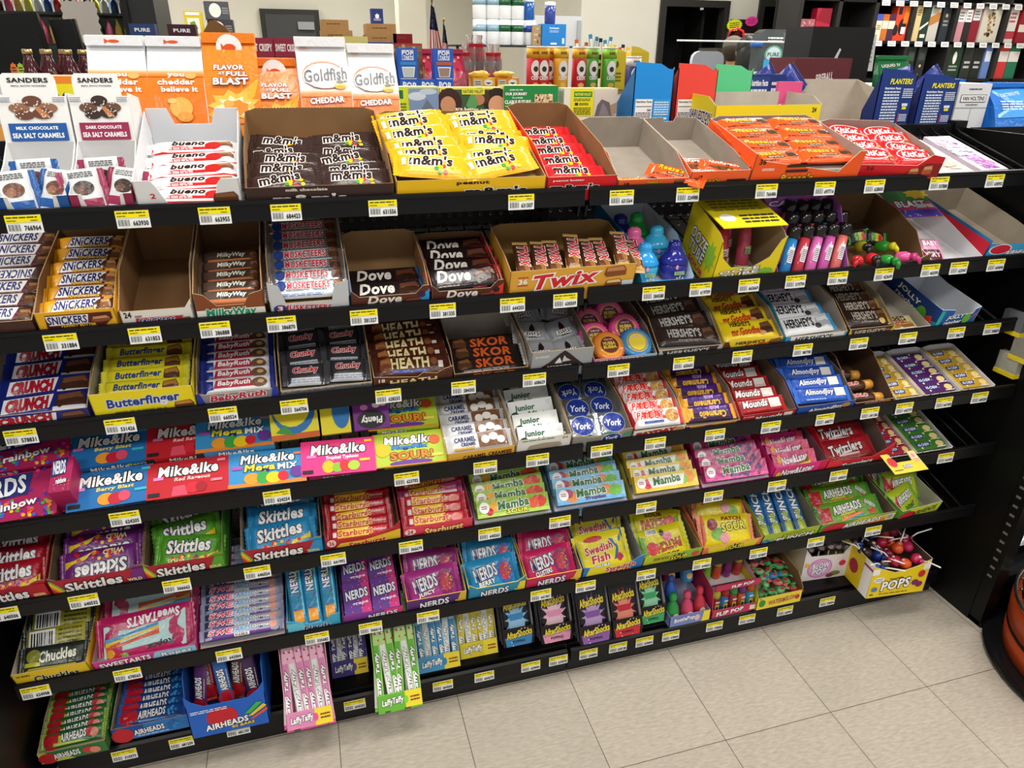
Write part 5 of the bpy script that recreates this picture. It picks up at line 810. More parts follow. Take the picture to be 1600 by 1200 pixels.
# deep blue assortment box with an arched opening
t = tray(7, -.928, -.757, .16, .17, .09, '20489a', '1f62c8', 'deep blue arched', 'assorted candy strips', 'e .42 .56 .2 .34 c81f2e;t .46 .3 .56 .2 fff 222 .12 5 AIRHEADS;t .66 .16 .3 .1 f2d020 222 .1 4 90_BARS;l .04 .8 .5 .92 e0e8f8 2;p 3fb84a .7 .5 .78 .5 .95 .8 .88 .84;p f2d020 .74 .4 .8 .4 1 .66 .96 .74;p e85a2a .76 .3 .8 .28 1 .5 1 .6', kin='card', edge='3a78d0', tooth=False, d0=-.045, sp=[(0, .1), (.03, .16), (.16, .175)], notch=[(-.5, .13), (-.42, .11), (-.28, .092), (.28, .092), (.42, .11), (.5, .13)])
AHC = [('5a2a6a', 'grape-purple'), ('c8202e', 'cherry-red'), ('8a4a3a', 'cola-brown'), ('2a6ab8', 'blue'), ('7a3a2a', 'brown'), ('c8404a', 'pinkish-red'), ('4a2a5a', 'plum')]
for i, (c, nm) in enumerate(AHC):
    p = bar('candy_strip', .11, .03, .008, c, AH('e8e0d8'), c)
    place(t, p, [(TX(-.062 + i * .02, .03 + (i % 3) * .026, .05 + (i % 2) * .012) @ RZ((-16, 8, -6, 14, -10, 5, 12)[i]) @ RX(66) @ TX(.015, .055, 0) @ RZ(90), '')], 'candy strip', nm + ' candy strip upright')
LT = lambda c, c2: f'r 0 .06 1 .16 {c2};t .2 .5 .22 .6 fff 333 .2 0 Laffy;t .44 .5 .2 .6 fff 333 .2 0 Taffy;r .6 .12 .78 .88 {c2};r .8 .1 .92 .5 2a6ab0;r .06 .7 .3 .84 fff;d .62 .1 .98 .9 .01 5 f2d020,d8302a,fff 3'
def taffy(x0, x1, y, z0, hgt, c, c2, c3, adj, nm, n, lean, L):
    w = x1 - x0
    t = tray(7, x0, x1, .04, hgt, .04, c2, c, adj, nm + ' ropes', f'r .62 0 1 1 f2dc3a;t .34 .5 .5 .5 fff 222 .2 4 LaffyTaffy;e .64 .5 .05 .24 {c3};l .74 .3 .95 .7 8a2a2a 2', kin='card', edge=c2, tooth=False, d0=y - .01, n0=z0 - .1, lean=lean, sp=[(0, .04), (.012, hgt), (.04, hgt)])
    sets = [bar('taffy_rope', L, .017, .006, cc, LT(cc, c2), c3) for cc in (c, 'e8ecea')]
    rnd = random.Random(int(x0 * 50)); k = 0
    for row in range(2):
        for i in range(n):
            p = sets[(i + row) % 3 == 1]; o = p if not p.get('label') else copy_tree(p)
            a = rnd.uniform(-9, 9)
            o.matrix_basis = t.M @ TX(-w / 2 + .012 + (w - .024) * i / (n - 1), .009 + row * .014, .003) @ RX(88) @ RZ(0) @ TX(.0085, L / 2, 0) @ RZ(90 + a * .5)
            tag(o, f'{ORD[i] if i else "leftmost"} {nm} rope of the {"front" if row == 0 else "back"} row in {t.ref}', 'taffy rope', f'{nm} ropes in {t.ref}'); k += 1
taffy(-.721, -.614, -.072, .1, .24, 'e08ab8', 'f0b8d4', 'e85aa0', 'pink overhanging', 'pink taffy', 6, -24, .25)
taffy(-.612, -.52, .055, .1, .18, '4a3a8a', '8a7ac0', '5a4a9a', 'indigo', 'indigo taffy', 6, -24, .19)
taffy(-.512, -.404, -.078, .1, .25, '6ab83a', 'b8dc8a', '7ad83a', 'lime overhanging', 'lime-green taffy', 6, -24, .26)
taffy(-.401, -.291, .012, .1, .2, '4a9ad0', 'a8d0ea', '3a8ac8', 'light blue', 'light blue taffy', 6, -24, .2)
taffy(-.289, -.186, .03, .1, .19, 'e0cc2e', 'f0e690', 'e8d83a', 'banana yellow', 'yellow taffy', 6, -24, .19)
def shock(x0, x1, y, c, c2, adj, n):
    w = x1 - x0
    t = tray(7, x0, x1, .065, .15, .05, 'e4e4e8', '1c1418', adj, 'spiky-art candy pouches', f'p {c} .1 0 .9 0 .95 .5 .5 .62 .05 .5;t .52 .66 .84 .4 f2dc3a 2a1a0a .1 6 AfterShocks;t .5 .24 .4 .16 222 - 0 0 POPPING;d 0 0 1 1 .02 12 8a7a9a,e8d8f0 3', kin='card', edge='4a4448', tooth=False, d0=y - .01, lean=-16, n0=.02, sp=[(0, .06), (.03, .15), (.065, .15)])
    p = bar('candy_pouch', w * .86, .14, .008, '17131a', f'k .5 .46 .48 .46 {c} 15 .5;k .5 .46 .42 .38 {c2} 15 .5;e .5 .36 .3 .2 {c2};p {c} .2 .56 .8 .56 .72 .44 .28 .44;t .5 .74 .86 .16 f2dc3a 2a1a0a .12 4 AfterShocks;e .42 .24 .07 .05 d83a8a;e .54 .2 .07 .05 3a8ad8;e .62 .26 .06 .045 8ad03a;t .5 .08 .6 .06 {c2} - 0 0 POPPING_CANDY', '2a262c')
    fill(t, p, n, .018, 80, 'candy pouch', f'{c and adj.split()[0]} spiky candy pouch', jit=2, d0=.008)
shock(-.176, -.09, .02, '3a8ac8', '9ac8ea', 'blue-and-black', 2)
shock(-.077, .013, .006, 'e89ac0', 'f0c8d8', 'pink-and-black', 2)
shock(.02, .112, -.024, '8a5aa8', 'c0a0d0', 'violet-and-black', 3)
shock(.113, .2, -.024, 'c8283a', 'e8907a', 'red-and-black', 3)
shock(.204, .283, .0, '3fa868', '9ad8b0', 'green-and-black', 2)
# plastic bottle-shaped pops on a lilac tray
t = tray(7, .286, .412, .13, .04, .036, 'b8b8d0', '7a8ac8', 'lilac', 'bottle-shaped pops', 'p f2e03a .8 0 1 0 1 1 .84 1;t .36 .55 .5 .5 fff 3a4a9a .1 4 BottlePop;e .68 .5 .07 .3 e8c0d0', kin='card', edge='9aa4d8', tooth=False, d0=-.02)
for i, (c, nm, x, d, n, ln) in enumerate((('2f9a4a', 'green', -.042, .02, .004, -8), ('d84a72', 'pink', 0, .018, .004, -8), ('c83a4a', 'red', .042, .024, .004, -8), ('3a6ac8', 'dark blue', -.022, .07, .02, -14), ('c82a5a', 'crimson', -.02, .095, .075, -20), ('4a9ad8', 'sky-blue', .03, .085, .07, -20))):
    r = thing('bottle_pop', f'{nm} bottle-shaped candy pop in the lilac tray on bottom deck', 'candy pop', t.M @ TX(x, d, n) @ RX(ln), 'bottle pops in the lilac tray')
    b = MB(); b.lathe([(.01, 0), (.018, .006), (.019, .03), (.014, .052), (.008, .062), (.008, .07)], mat(c, 'gloss'), 18); art(b, 'e .5 .5 .5 .4 e8c0d8;k .5 .5 .4 .3 f2e03a 8', Vector((-.009, -.0192, .012)), X, Z, -Y, .018, .024); b.build('bottle', r)
    b = MB(); b.lathe([(.0095, .066), (.0105, .07), (.0105, .082), (.006, .088)], mat(c, 'gloss'), 14); b.build('nipple_cap', r)
# clear display of push-up pops with a rose printed rim
t = tray(7, .416, .562, .14, .14, .026, 'd8c8d0', 'c2305a', 'clear rose-rimmed', 'push-up pops', 't .4 .5 .6 .56 fff 7a1030 .1 3 FLIP_POP;r .84 .2 .96 .8 e8e0d0', kin='card', edge='d85a80', tooth=False, d0=-.02, sp=[(0, .03), (.01, .09), (.14, .13)])
b = MB(); b.box((-.07, .002, .092), (.07, .005, .112), mat('c2305a')); art(b, 't .6 .5 .5 .5 fff 7a1030 .1 3 FLIP_POP', Vector((-.07, .002, .092)), X, Z, -Y, .14, .02); b.box((-.07, .004, .026), (.07, .005, .092), mat('e8eef0', 'glass'))
rb = [o for o in COL.objects if o.get('label', '').startswith(t.ref)][0]; b.build('clear_window', rb)
PUSH = [('c8283a', 'red'), ('3a8ac8', 'blue'), ('d83a4a', 'scarlet'), ('e86a2a', 'orange'), ('3fa8d8', 'azure')]
for i, (c, nm) in enumerate(PUSH):
    r = thing('push_pop', f'{nm} push-up pop, {ORD[i] if i else "first"} from left behind the clear window, rose-rimmed tray', 'candy pop', t.M @ TX(-.054 + i * .027, .018, .003), 'push-up pops in the clear tray')
    b = MB(); b.lathe([(.009, 0), (.011, .004), (.011, .06)], mat(c, 'gloss'), 14); art(b, 'r 0 .1 1 .6 f2d23a;k .5 .35 .4 .2 222 7;r 0 .7 1 .8 fff', Vector((-.006, -.0112, 0)), X, Z, -Y, .012, .06); b.build('tube', r)
    b = MB(); b.lathe([(.0115, .058), (.0115, .072), (.006, .08)], mat(('e8d83a', 'c8283a', '3fa84a', '8a3a9a', 'e86a2a')[i], 'gloss'), 14); b.build('cap', r)
for i, (c, nm) in enumerate((('8ac83a', 'lime'), ('e8522a', 'orange-red'), ('8a2a7a', 'purple'), ('c83a3a', 'red'))):
    r = thing('push_pop', f'{nm} push-up pop in the upper back row of the rose-rimmed tray', 'candy pop', t.M @ TX(-.05 + i * .033, .085, .064), 'upper push-up pops')
    b = MB(); b.lathe([(.009, 0), (.012, .004), (.012, .05)], mat(c, 'gloss'), 14); b.build('tube', r)
    b = MB(); b.lathe([(.0125, .048), (.0125, .06), (.006, .068)], mat('e8c83a' if i % 2 else c, 'gloss'), 14); b.build('cap', r)
b = MB(); b.box((-.066, .06, .0605), (.066, .125, .0635), mat('e0d8dc')); b.build('inner_step', rb)
# wrapped watermelon sweets
t = tray(7, .555, .706, .16, .1, .042, '8a6a48', 'ecd83a', 'yellow melon', 'green and red wrapped sweets', 'e .12 .5 .07 .3 3f8a3a;t .56 .5 .6 .4 b0502a f2e06a .1 4 WATERMELON;e .9 .5 .05 .2 c8303a', d0=-.025, lift=.02, sp=[(0, .05), (.03, .085), (.16, .1)], tooth=False)
rnd = random.Random(11); WS = [('4aa85a', 'green'), ('c8383f', 'red'), ('7ac88a', 'pale green'), ('3f8fc8', 'blue'), ('e87a7a', 'pink')]
for i in range(22):
    c, nm = WS[(0, 0, 2, 1, 0, 2, 4, 0, 1, 2, 3)[i % 11]]; gx, gy = i % 4, i // 4
    r = thing('wrapped_sweet', f'{nm} twist-wrapped sweet, {("frontmost", "second", "third", "fourth", "fifth", "rearmost")[gy]} row, {("first", "second", "third", "fourth")[gx]} from left, yellow melon tray', 'candy', t.M @ TX(-.052 + gx * .035 + rnd.uniform(-.006, .006), .022 + gy * .022, .03 + gy * .007 + rnd.uniform(0, .008)) @ RZ(rnd.uniform(-60, 60)) @ RX(25), 'wrapped sweets in the yellow melon tray')
    b = MB(); b.ball((0, 0, .004), .015, .011, .009, mat(c, 'film'), 10, 7, .08, i); art(b, f'k .5 .5 .4 .4 {"c8303a" if nm != "red" else "3f9a4a"} 6', Vector((-.009, -.006, .0135)), X, Y, Z, .018, .012); b.build('wrapper', r)
    for sx in (-1, 1):
        b = MB(); vs = [(sx * .013, -.002, .005), (sx * .013, .002, .005)] + [(sx * (.027 + .002 * (k % 2)), -.01 + .005 * k, .005 + .003 * (k % 2)) for k in range(5)]
        b.add(vs, [(0, 2 + k, 3 + k, 1) if False else (k > 2 and 1 or 0, 2 + k, 3 + k) for k in range(4)], mat(c, 'film')); b.build('twisted_end', r)
# white gum-pop box
t = tray(7, .752, .915, .14, .12, .085, '6a6468', 'ece4e8', 'white gum-pop', 'silver-wrapped pops', 'e .36 .5 .26 .42 d88ac8;e .36 .5 .23 .37 e8a8d8;t .38 .62 .36 .26 fff 2a4a9a .1 4 BLOW;t .36 .36 .3 .26 fff 2a4a9a .1 4 POP;e .82 .62 .07 .12 d8304a;e .7 .2 .12 .1 7a8a3a;e .6 .14 .08 .09 8a3a5a;e .08 .7 .04 .09 e8c83a', d0=.04, kin='card', edge='d8ccd0', tooth=False, notch=[(-.5, .12), (-.36, .09), (.3, .085), (.42, .115), (.5, .125)], sp=[(0, .12), (.14, .13)], yaw=-4)
rnd = random.Random(5)
for i in range(12):
    x, d = -.05 + (i % 4) * .034 + rnd.uniform(-.005, .005), .03 + (i // 4) * .036
    r = thing('lollipop', f'silver-wrapped gum pop, {("front", "middle", "back")[i // 4]} row, {("first", "second", "third", "fourth")[i % 4]} from left, white gum-pop box', 'lollipop', t.M @ TX(x, d, .075 + rnd.uniform(0, .012)), 'silver gum pops in the white box')
    b = MB(); b.ball((0, 0, .012), .0165, .0165, .015, mat(('9a8a90', '8a7a84', 'a8a0a4')[i % 3], 'foil'), 12, 8, .08, i); b.build('wrapped_head', r)
    b = MB(); b.tube([(0, 0, 0), (.004, .002, -.06)], .002, mat('f0f0ee')); b.build('stick', r)
# big yellow lollipop box hanging over the deck edge
t = tray(7, .893, 1.083, .24, .12, .105, '5a463a', 'f0d41c', 'big yellow', 'lollipops in bright wrappers', 'r 0 .8 .12 1 f4f2ee;r .88 .8 1 1 f4f2ee;t .46 .4 .5 .34 fff 2a1a0a .1 4 POPS;e .14 .62 .09 .1 f4f4f4;l .08 .56 .2 .68 777 3;e .88 .66 .06 .12 c8283a;e .8 .38 .06 .1 7a2a7a;e .88 .3 .06 .1 8a2a4a;l .2 .08 .7 .14 7a5a10 1;r .04 .1 .1 .14 333;e .1 .3 .05 .08 5a7ac0;t .44 .62 .24 .06 2a1a0a - 0 4 Tootsie', lift=.05, kin='kraft', edge='e8e0c8', tooth=False, d0=-.076, yaw=-5, notch=[(-.5, .115), (-.3, .1), (-.1, .085), (.1, .09), (.3, .1), (.5, .118)], sp=[(0, .12), (.24, .12)],
         left='r .84 0 1 1 f4f2ee;t .3 .6 .5 .5 fff 2a1a0a .1 0 POPS;e .68 .5 .08 .2 b0283a;r .84 .8 1 .86 a03a5a')
LP = [('1f3f9a', 'blue'), ('3a2a24', 'brown'), ('b01c3a', 'red'), ('e85a24', 'orange'), ('c22a5a', 'raspberry'), ('8a1a3a', 'maroon')]
rnd = random.Random(9)
for i in range(30):
    gx, gy = i % 5, i // 5; ci = (0, 1, 2, 3, 4)[gx] if (i % 7) else 5
    if gx < 2: ci = (0, 1)[(gy + gx) % 2]
    c, nm = LP[ci]; x, d, n = -.07 + gx * .034 + rnd.uniform(-.007, .007), .025 + gy * .038 + rnd.uniform(-.006, .006), .09 + rnd.uniform(0, .024) + gy * .005
    r = thing('lollipop', f'{nm} lollipop, {("frontmost", "second", "third", "fourth", "fifth", "rearmost")[gy]} row, {("first", "second", "third", "fourth", "fifth")[gx]} from left, big yellow tray', 'lollipop', t.M @ TX(x, d, n) @ RZ(rnd.uniform(0, 360)) @ RX(rnd.uniform(-20, 20)), 'lollipops in the big yellow tray')
    b = MB(); b.ball((0, 0, 0), .0165, .0165, .016, mat(c, 'film'), 12, 8, .07, i); b.ball((.006, 0, .012), .006, .006, .004, mat('d8c8d0', 'film'), 8, 5); b.ball((.019, 0, .006), .006, .01, .008, mat(c, 'film'), 8, 5, .2, i); b.build('wrapped_head', r)
    b = MB(); b.tube([(.014, 0, .004), (.035, 0, .012 + .006 * (i % 3)), (.075, .004, .02 + .01 * (i % 3))], .0021, mat('f4f3ee'), 7); b.build('stick', r)
# ---------------------------------------------------------------- end panel and neighbouring bay on the right, dark bay on the left
g = thing('neighbouring_gondola', 'black end panel and slotted post of the next gondola at the aisle corner', 'shelving')
b = MB(); b.box((1.234, -.12, .0), (1.24, .37, 1.352), mat('0c0c0d', 'metal')); b.build('end_panel', g)
b = MB(); b.box((1.236, -.158, 0), (1.278, -.118, 1.36), BK)
for k in range(40): b.box((1.2352, -.144, .17 + k * .03), (1.2362, -.13, .177 + k * .03), mat('6a6a6a', 'metal'))
b.box((1.236, -.164, 0), (1.33, -.1, .016), BK); b.build('slotted_post', g)
b = MB(); b.box((1.28, -.138, 0), (2.4, -.13, .15), BK); b.box((1.28, -.13, .14), (2.4, .36, .152), BK2); b.box((1.28, -.146, .132), (2.4, -.138, .165), BK2); b.build('low_shelf', g)
b = MB(); b.box((1.28, .36, .15), (2.4, .37, 1.35), BK); b.build('back_panel', g)
for z in (.62, 1.0):
    b = MB(); b.box((1.28, -.04, z), (2.4, .36, z + .012), BK2); b.build('shelf', g)
p = bar('foil_bag', .3, .2, .07, 'c6ccd6', 'r 0 .8 1 1 1c2c6a;l .1 .15 .6 .6 8a93a6 4', 'c6ccd6', fin='foil', soft=1)
p.matrix_basis = TX(1.56, -.06, .155) @ RX(12); tag(p, 'silver and navy foil bag on the low shelf behind the slotted post', 'snack bag')
for i, (y, z, c) in enumerate(((.022, .875, '6a6f72'), (-.028, .815, '8a8a80'), (.0, .765, 'a8a69a'))):
    r = thing('hanging_pack', ('uppermost', 'middle', 'lowest')[i] + ' of three yellow-edged packs hanging on the black end panel', 'hanging pack', TX(1.232, y, z) @ RZ(-90), 'yellow-edged packs on the end panel')
    b = MB(); b.box((-.03, -.018, 0), (.03, 0, .05), mat(c, 'film')); b.build('pack', r)
    b = MB(); b.box((-.031, -.02, -.012), (.031, 0, .0), mat('e8cf2a', 'film')); b.build('yellow_edge', r)
g = thing('end_bay', 'black end panel closing the gondola beside the dark green trays', 'shelving')
b = MB(); b.box((-1.262, -.16, 0), (-1.25, .37, 1.3), BK); b.build('end_panel', g)
b = MB(); b.box((-1.275, -.2, 0), (-1.235, -.16, 1.1), BK); b.build('slotted_post', g) if False else None

# round wire-topped floor stand
g = thing('round_stand', 'round orange drum stand with chrome wire top on black base', 'display stand', TX(1.43, -.41, 0))
b = MB(); b.lathe([(.305, 0), (.31, .004), (.31, .014), (.3, .018)], mat('17181a', 'gloss'), 48); b.build('base', g)
b = MB(); b.lathe([(.255, .018), (.264, .022), (.27, .085), (.263, .088), (.263, .096), (.27, .099), (.276, .16), (.27, .172), (.22, .174)], mat('a8411c', 'metal'), 48); b.build('drum', g)
b = MB(); b.lathe([(.2705, .088), (.2705, .094)], mat('141414', 'metal'), 48); b.build('groove_band', g)
b = MB(); b.lathe([(.255, .1735), (.25, .176), (.0, .1765)], mat('121212', 'matte'), 48); b.build('dark_pan', g)  # dark disc paints the shade inside the drum, under the wires
for r_, z_ in ((.272, .185), (.256, .2)):
    b = MB(); b.tube([(r_ * math.cos(2 * math.pi * k / 48), r_ * math.sin(2 * math.pi * k / 48), z_) for k in range(49)], .005, mat('c9c9c9', 'steel'), 8); b.build('rim_ring', g)
for k in range(14):
    y = -.225 + k * .0345; hw = math.sqrt(.262 ** 2 - y ** 2); b = MB(); b.tube([(-hw, y, .19), (hw, y, .19)], .004, mat('8a8a88', 'steel'), 6); b.build('wire', g)
r = thing('small_jar', 'dark red jar with grey lid lying on the wire-topped round stand', 'jar', TX(1.36, -.56, .194))
b = MB(); b.lathe([(.04, 0), (.045, .01), (.045, .05), (.036, .06)], mat('5a1418', 'gloss'), 20); b.build('jar', r)
b = MB(); b.lathe([(.04, .058), (.042, .062), (.042, .075), (.03, .078)], mat('8a9aa2', 'gloss'), 20); b.build('lid', r)

# ---------------------------------------------------------------- rear gondola, back to back with the first: its top shelf and what stands on it
g = thing('rear_gondola', 'black shelving backed onto the candy gondola carrying snack bags on top', 'shelving')
b = MB(); b.box((-1.7, .378, 1.296), (1.6, .86, 1.31), BK); b.build('top_shelf', g)
b = MB(); b.box((-1.7, .86, 1.27), (1.6, .872, 1.325), BK2); b.build('price_rail', g)
for x in (-1.69, -.5, .7, 1.58):
    b = MB(); b.box((x - .02, .38, 0), (x + .02, .42, 1.296), BK); b.build('upright', g)
b = MB(); b.box((-1.7, .42, 0), (1.6, .85, .12), BK); b.build('base_deck', g)
ZT = 1.311
def snackbag(x0, x1, y, top, spec, base, lab, yaw=0, fold=.16, side='', low=None):
    """block-bottom bag: gusseted body, pinched and folded top"""
    w = x1 - x0; h = top - ZT; d = .065; hw = w / 2
    root = thing('snack_bag', lab, 'snack bag', TX((x0 + x1) / 2, y, ZT) @ RZ(yaw))
    zs = [0, .01, h * .35, h * .6, h * (1 - fold) , h * (1 - fold * .55), h]; ds = [d * .85, d, d * .97, d * .8, d * .34, d * .16, d * .1]; ws = [hw * .97, hw, hw * 1.01, hw, hw * .97, hw * .98, hw * .98]
    b = MB(); vs = []; fs = []; n = 6
    for z, dd, ww in zip(zs, ds, ws):
        t_ = z / h
        fr = [(-ww + 2 * ww * i / n, -(dd - .004 * math.cos(math.pi * (i / n - .5) * 2) * 0) + d * t_ * .55, z) for i in range(n + 1)]
        bk = [(ww - 2 * ww * i / n, d * t_ * .55 + .001, z) for i in range(n + 1)]
        g1 = [(ww * (1 - .16 * t_), -dd * .5 + d * t_ * .55, z)]; g2 = [(-ww * (1 - .16 * t_), -dd * .5 + d * t_ * .55, z)]
        vs += fr + g1 + bk + g2
    k = 2 * (n + 1) + 2
    for j in range(len(zs) - 1):
        for i in range(k): fs.append((j * k + i, j * k + (i + 1) % k, (j + 1) * k + (i + 1) % k, (j + 1) * k + i))
    fs.append(list(range(k))[::-1]); fs.append([(len(zs) - 1) * k + i for i in range(k)])
    b.add(vs, fs, mat(base, 'film'), False)
    if low:
        pass
    def fz(x, y_):
        z = y_ * h
        for (z0, d0), (z1, d1) in zip(zip(zs, ds), list(zip(zs, ds))[1:]):
            if z <= z1 + 1e-6: dd = d0 + (d1 - d0) * (z - z0) / (z1 - z0); break
        return dd - d * (z / h) * .55
    art(b, spec, Vector((-hw, 0, h * .3)), X, Z, -Y, w, h * .7, lambda x, q: fz(x, .3 + .7 * q), 'film', .0022, .00025)
    b.build('bag', root)
    b = MB(); zf = h * (1 - fold * .5); b.box((-hw * .97, d * .4 - .016, zf), (hw * .97, d * .4 - .006, h * .995), mat(base, 'film')); 
    return root, b, zf, h, hw, d
OG = 'f07a1a'
def grad(top, n=7):
    s = ''
    for i in range(n): s += f'r .01 {top - .012 * i:.3f} .99 {top - .012 * (i - 1):.3f} {("fde8da", "fbd0b2", "f8b88a", "f5a468", "f3944a", "f18834", "f07f24")[i]};'
    return f'r .01 .01 .99 {top - .012 * (n - 1):.3f} {OG};' + s
FSH = lambda x, y: f'e {x} {y} .09 .03 e8561e;p e8561e {x - .07} {y} {x - .14} {y + .03} {x - .14} {y - .03}'
WB = grad(.62) + 't .5 .56 .3 .05 fff - 0 0 you;t .5 .49 .66 .06 fff - 0 0 cheddar;t .55 .41 .64 .06 fff - 0 0 believe_it;e .76 .56 .1 .035 f0b060;e .55 .2 .2 .12 f0b050;e .6 .1 .14 .06 e89a3a;e .4 .28 .08 .03 f2c070;' 
FB = lambda: 'r 0 0 1 1 f5861c;p ffb030 0 .1 1 .5 .9 .3 .2 0;k .5 .2 .5 .18 ffc24a 9;k .5 .19 .36 .13 fff0c0 9 .6;k .55 .18 .24 .09 e8902a 7 .8;e .4 .22 .1 .04 f2b050;t .46 .62 .56 .055 fff 8a3a2a .05 0 FLAVOR;t .32 .555 .12 .03 fff 8a3a2a .05 0 AT;t .6 .55 .4 .05 fff 8a3a2a .05 0 FULL;t .48 .47 .66 .075 fff 8a3a2a .05 0 BLAST'
GF = lambda n: grad(.38) + f'e .5 .56 .42 .16 e0662a;e .5 .55 .4 .145 e9f0f8;t .52 .56 .84 .15 2a2a2e fff .12 4 Goldfish;e .78 .44 .12 .045 f0b030;e .78 .48 .07 .02 333;t .5 .27 .66 .07 fff b0501a .05 3 CHEDDAR;t .72 .12 .42 .03 fff - 0 0 NO_ARTIFICIAL;l .52 .05 .94 .09 fff 1;e .3 .15 .12 .04 f6b040;e .4 .06 .16 .04 f0a038;t .16 .87 .16 .02 e0662a - 0 0 CHEDDAR'
for x0, x1, y, top, spec, base, lab, lid, yaw in (
    (-.942, -.832, .44, 1.552, WB, 'f0f2f6', 'tall white and orange cracker bag behind the maroon-striped dispenser', 'fish', 2),
    (-.832, -.722, .44, 1.552, WB, 'f0f2f6', 'tall white and orange cracker bag behind the white notched tray', 'fish', -2),
    (-.722, -.614, .44, 1.56, FB(), 'f5861c', 'tall all-orange cracker bag with white fish badge on its fold', 'badge', -2),
    (-.63, -.534, .46, 1.512, FB(), 'f07f1a', 'short all-orange cracker bag between tall orange and white bags', 'badge', 2),
    (-.534, -.424, .44, 1.555, GF(0), 'f0f2f6', 'tall white cracker bag with big dark logo, beside short orange bag', '', 2),
    (-.424, -.318, .45, 1.543, GF(1), 'f0f2f6', 'tall white cracker bag with big dark logo, beside granola cartons', '', -1)):
    root, b, zf, h, hw, d = snackbag(x0, x1, y, top, spec, base, lab, yaw)
    o = Vector((-hw * .97, d * .4 - .016, zf)); hh = h * .995 - zf
    if lid == 'fish': art(b, 'e .5 .45 .1 .16 e8561e;p e8561e .42 .45 .34 .7 .34 .2', o, X, Z, -Y, hw * 1.94, hh)
    if lid == 'badge':
        o2 = Vector((-.026, d * .4 - .0165, h - .055)); art(b, 'e .5 .5 .5 .5 f6f6f6;e .52 .5 .24 .15 e8561e;p e8561e .34 .5 .2 .68 .2 .34', o2, X, Z, -Y, .052, .052)
    b.build('folded_top', root)
# granola cartons
def cartonbox(x0, x1, y, top, dep, base, spec, lab, side='', yaw=0, z0=ZT, name='carton_box', cat='carton', tops='', grp=None, fin='card', vis=0):
    w = x1 - x0; h = top - z0; b = MB(); b.box((-w / 2, 0, 0), (w / 2, dep, h), mat(base, fin))
    if spec: art(b, spec, Vector((-w / 2, 0, h * vis)), X, Z, -Y, w, h * (1 - vis), None, fin)
    if side: art(b, side, Vector((-w / 2, dep, 0)), -Y, Z, -X, dep, h, None, fin)
    if tops: art(b, tops, Vector((-w / 2, 0, h)), X, Y, Z, w, dep, None, fin)
    o = b.build(name, None, TX((x0 + x1) / 2, y, z0) @ RZ(yaw)); tag(o, lab, cat, grp); return o
cartonbox(-.312, -.2, .56, 1.449, .06, 'd8d83a', 'r 0 0 .3 1 c8d82a;r .02 .62 .2 .9 1f6a34;r .32 .02 .98 .96 7a93b8;e .5 .7 .2 .14 c9d3e0;e .75 .85 .2 .1 b8c6da;p 6a7280 .5 .02 .72 .6 .86 .3 .95 .02;l .04 .1 .26 .5 5a6a1a 4', 'lime granola carton with a rock-peak picture by the white bags', tops='r 0 0 1 1 e8e48a', vis=.5)
cartonbox(-.198, -.036, .56, 1.447, .06, 'e8dc6a', 'r .02 .02 .98 .95 3a5a3a;e .14 .5 .2 .5 3a2420;e .12 .42 .12 .3 c9906a;e .9 .5 .22 .5 2a2220;e .9 .4 .14 .34 d8a07a;e .62 .7 .16 .3 4a3222;e .6 .6 .1 .2 b8805a;p 5a9a5a .4 .4 .5 .9 .6 .5 .52 .1;r .34 .78 .7 .98 e8e02a;t .52 .88 .32 .12 1f6a34 - 0 0 NATURE_VALLEY;t .56 .26 .66 .13 f4f0e8 - 0 -3 are_better_outside', 'granola carton printed with faces outdoors behind yellow candy tray', tops='r 0 0 1 1 e8e48a', vis=.5)
cartonbox(-.036, .108, .55, 1.452, .06, '1f8a42', 't .22 .86 .24 .06 fff - 0 0 JOIN_US_ON;t .22 .72 .4 .12 fff - 0 0 OUR_JOURNEY;t .24 .6 .2 .05 fff - 0 0 TO_A_MORE;t .25 .46 .48 .13 fff - 0 0 CLABLE_FUTURE;r .02 .3 .4 .34 c8d83a;r .56 .42 .9 .72 d8c09a;d .58 .44 .88 .7 .02 30 7a4a2a,b88a5a,f0e0c0 3;r .54 .36 .92 .42 e8e4d8;p 5ab04a .5 0 .96 0 .9 .34 .56 .34;r .02 0 .36 .14 e8e4d8', 'green granola carton with recycling slogan behind the bright red tray', tops='r 0 0 1 1 e8e48a', vis=.5, side='r 0 0 1 1 d8cfa0')
cartonbox(.125, .274, .55, 1.445, .06, 'e8e2d0', 'r .12 0 .55 1 e8e01a;r .18 .7 .52 .9 2f8a3a;t .35 .8 .3 .1 f4e83a - 0 0 NATURE_VALLEY;l .18 .55 .5 .66 5a5a1a 2;r .2 .4 .26 .5 222;l .28 .4 .46 .5 333 2;l .18 .05 .5 .34 6a6a1a 5;r .56 .02 .99 .97 d8cfc0;p 6a6668 .58 .02 .62 .4 .7 .62 .85 .5 .92 .02;p 8a8486 .66 .02 .72 .5 .8 .3 .86 .02;p b09078 .86 .4 .99 .5 .99 .1 .9 .02', 'yellow and white granola carton with a mountain arch picture', tops='r 0 0 1 1 e8e48a', vis=.5)
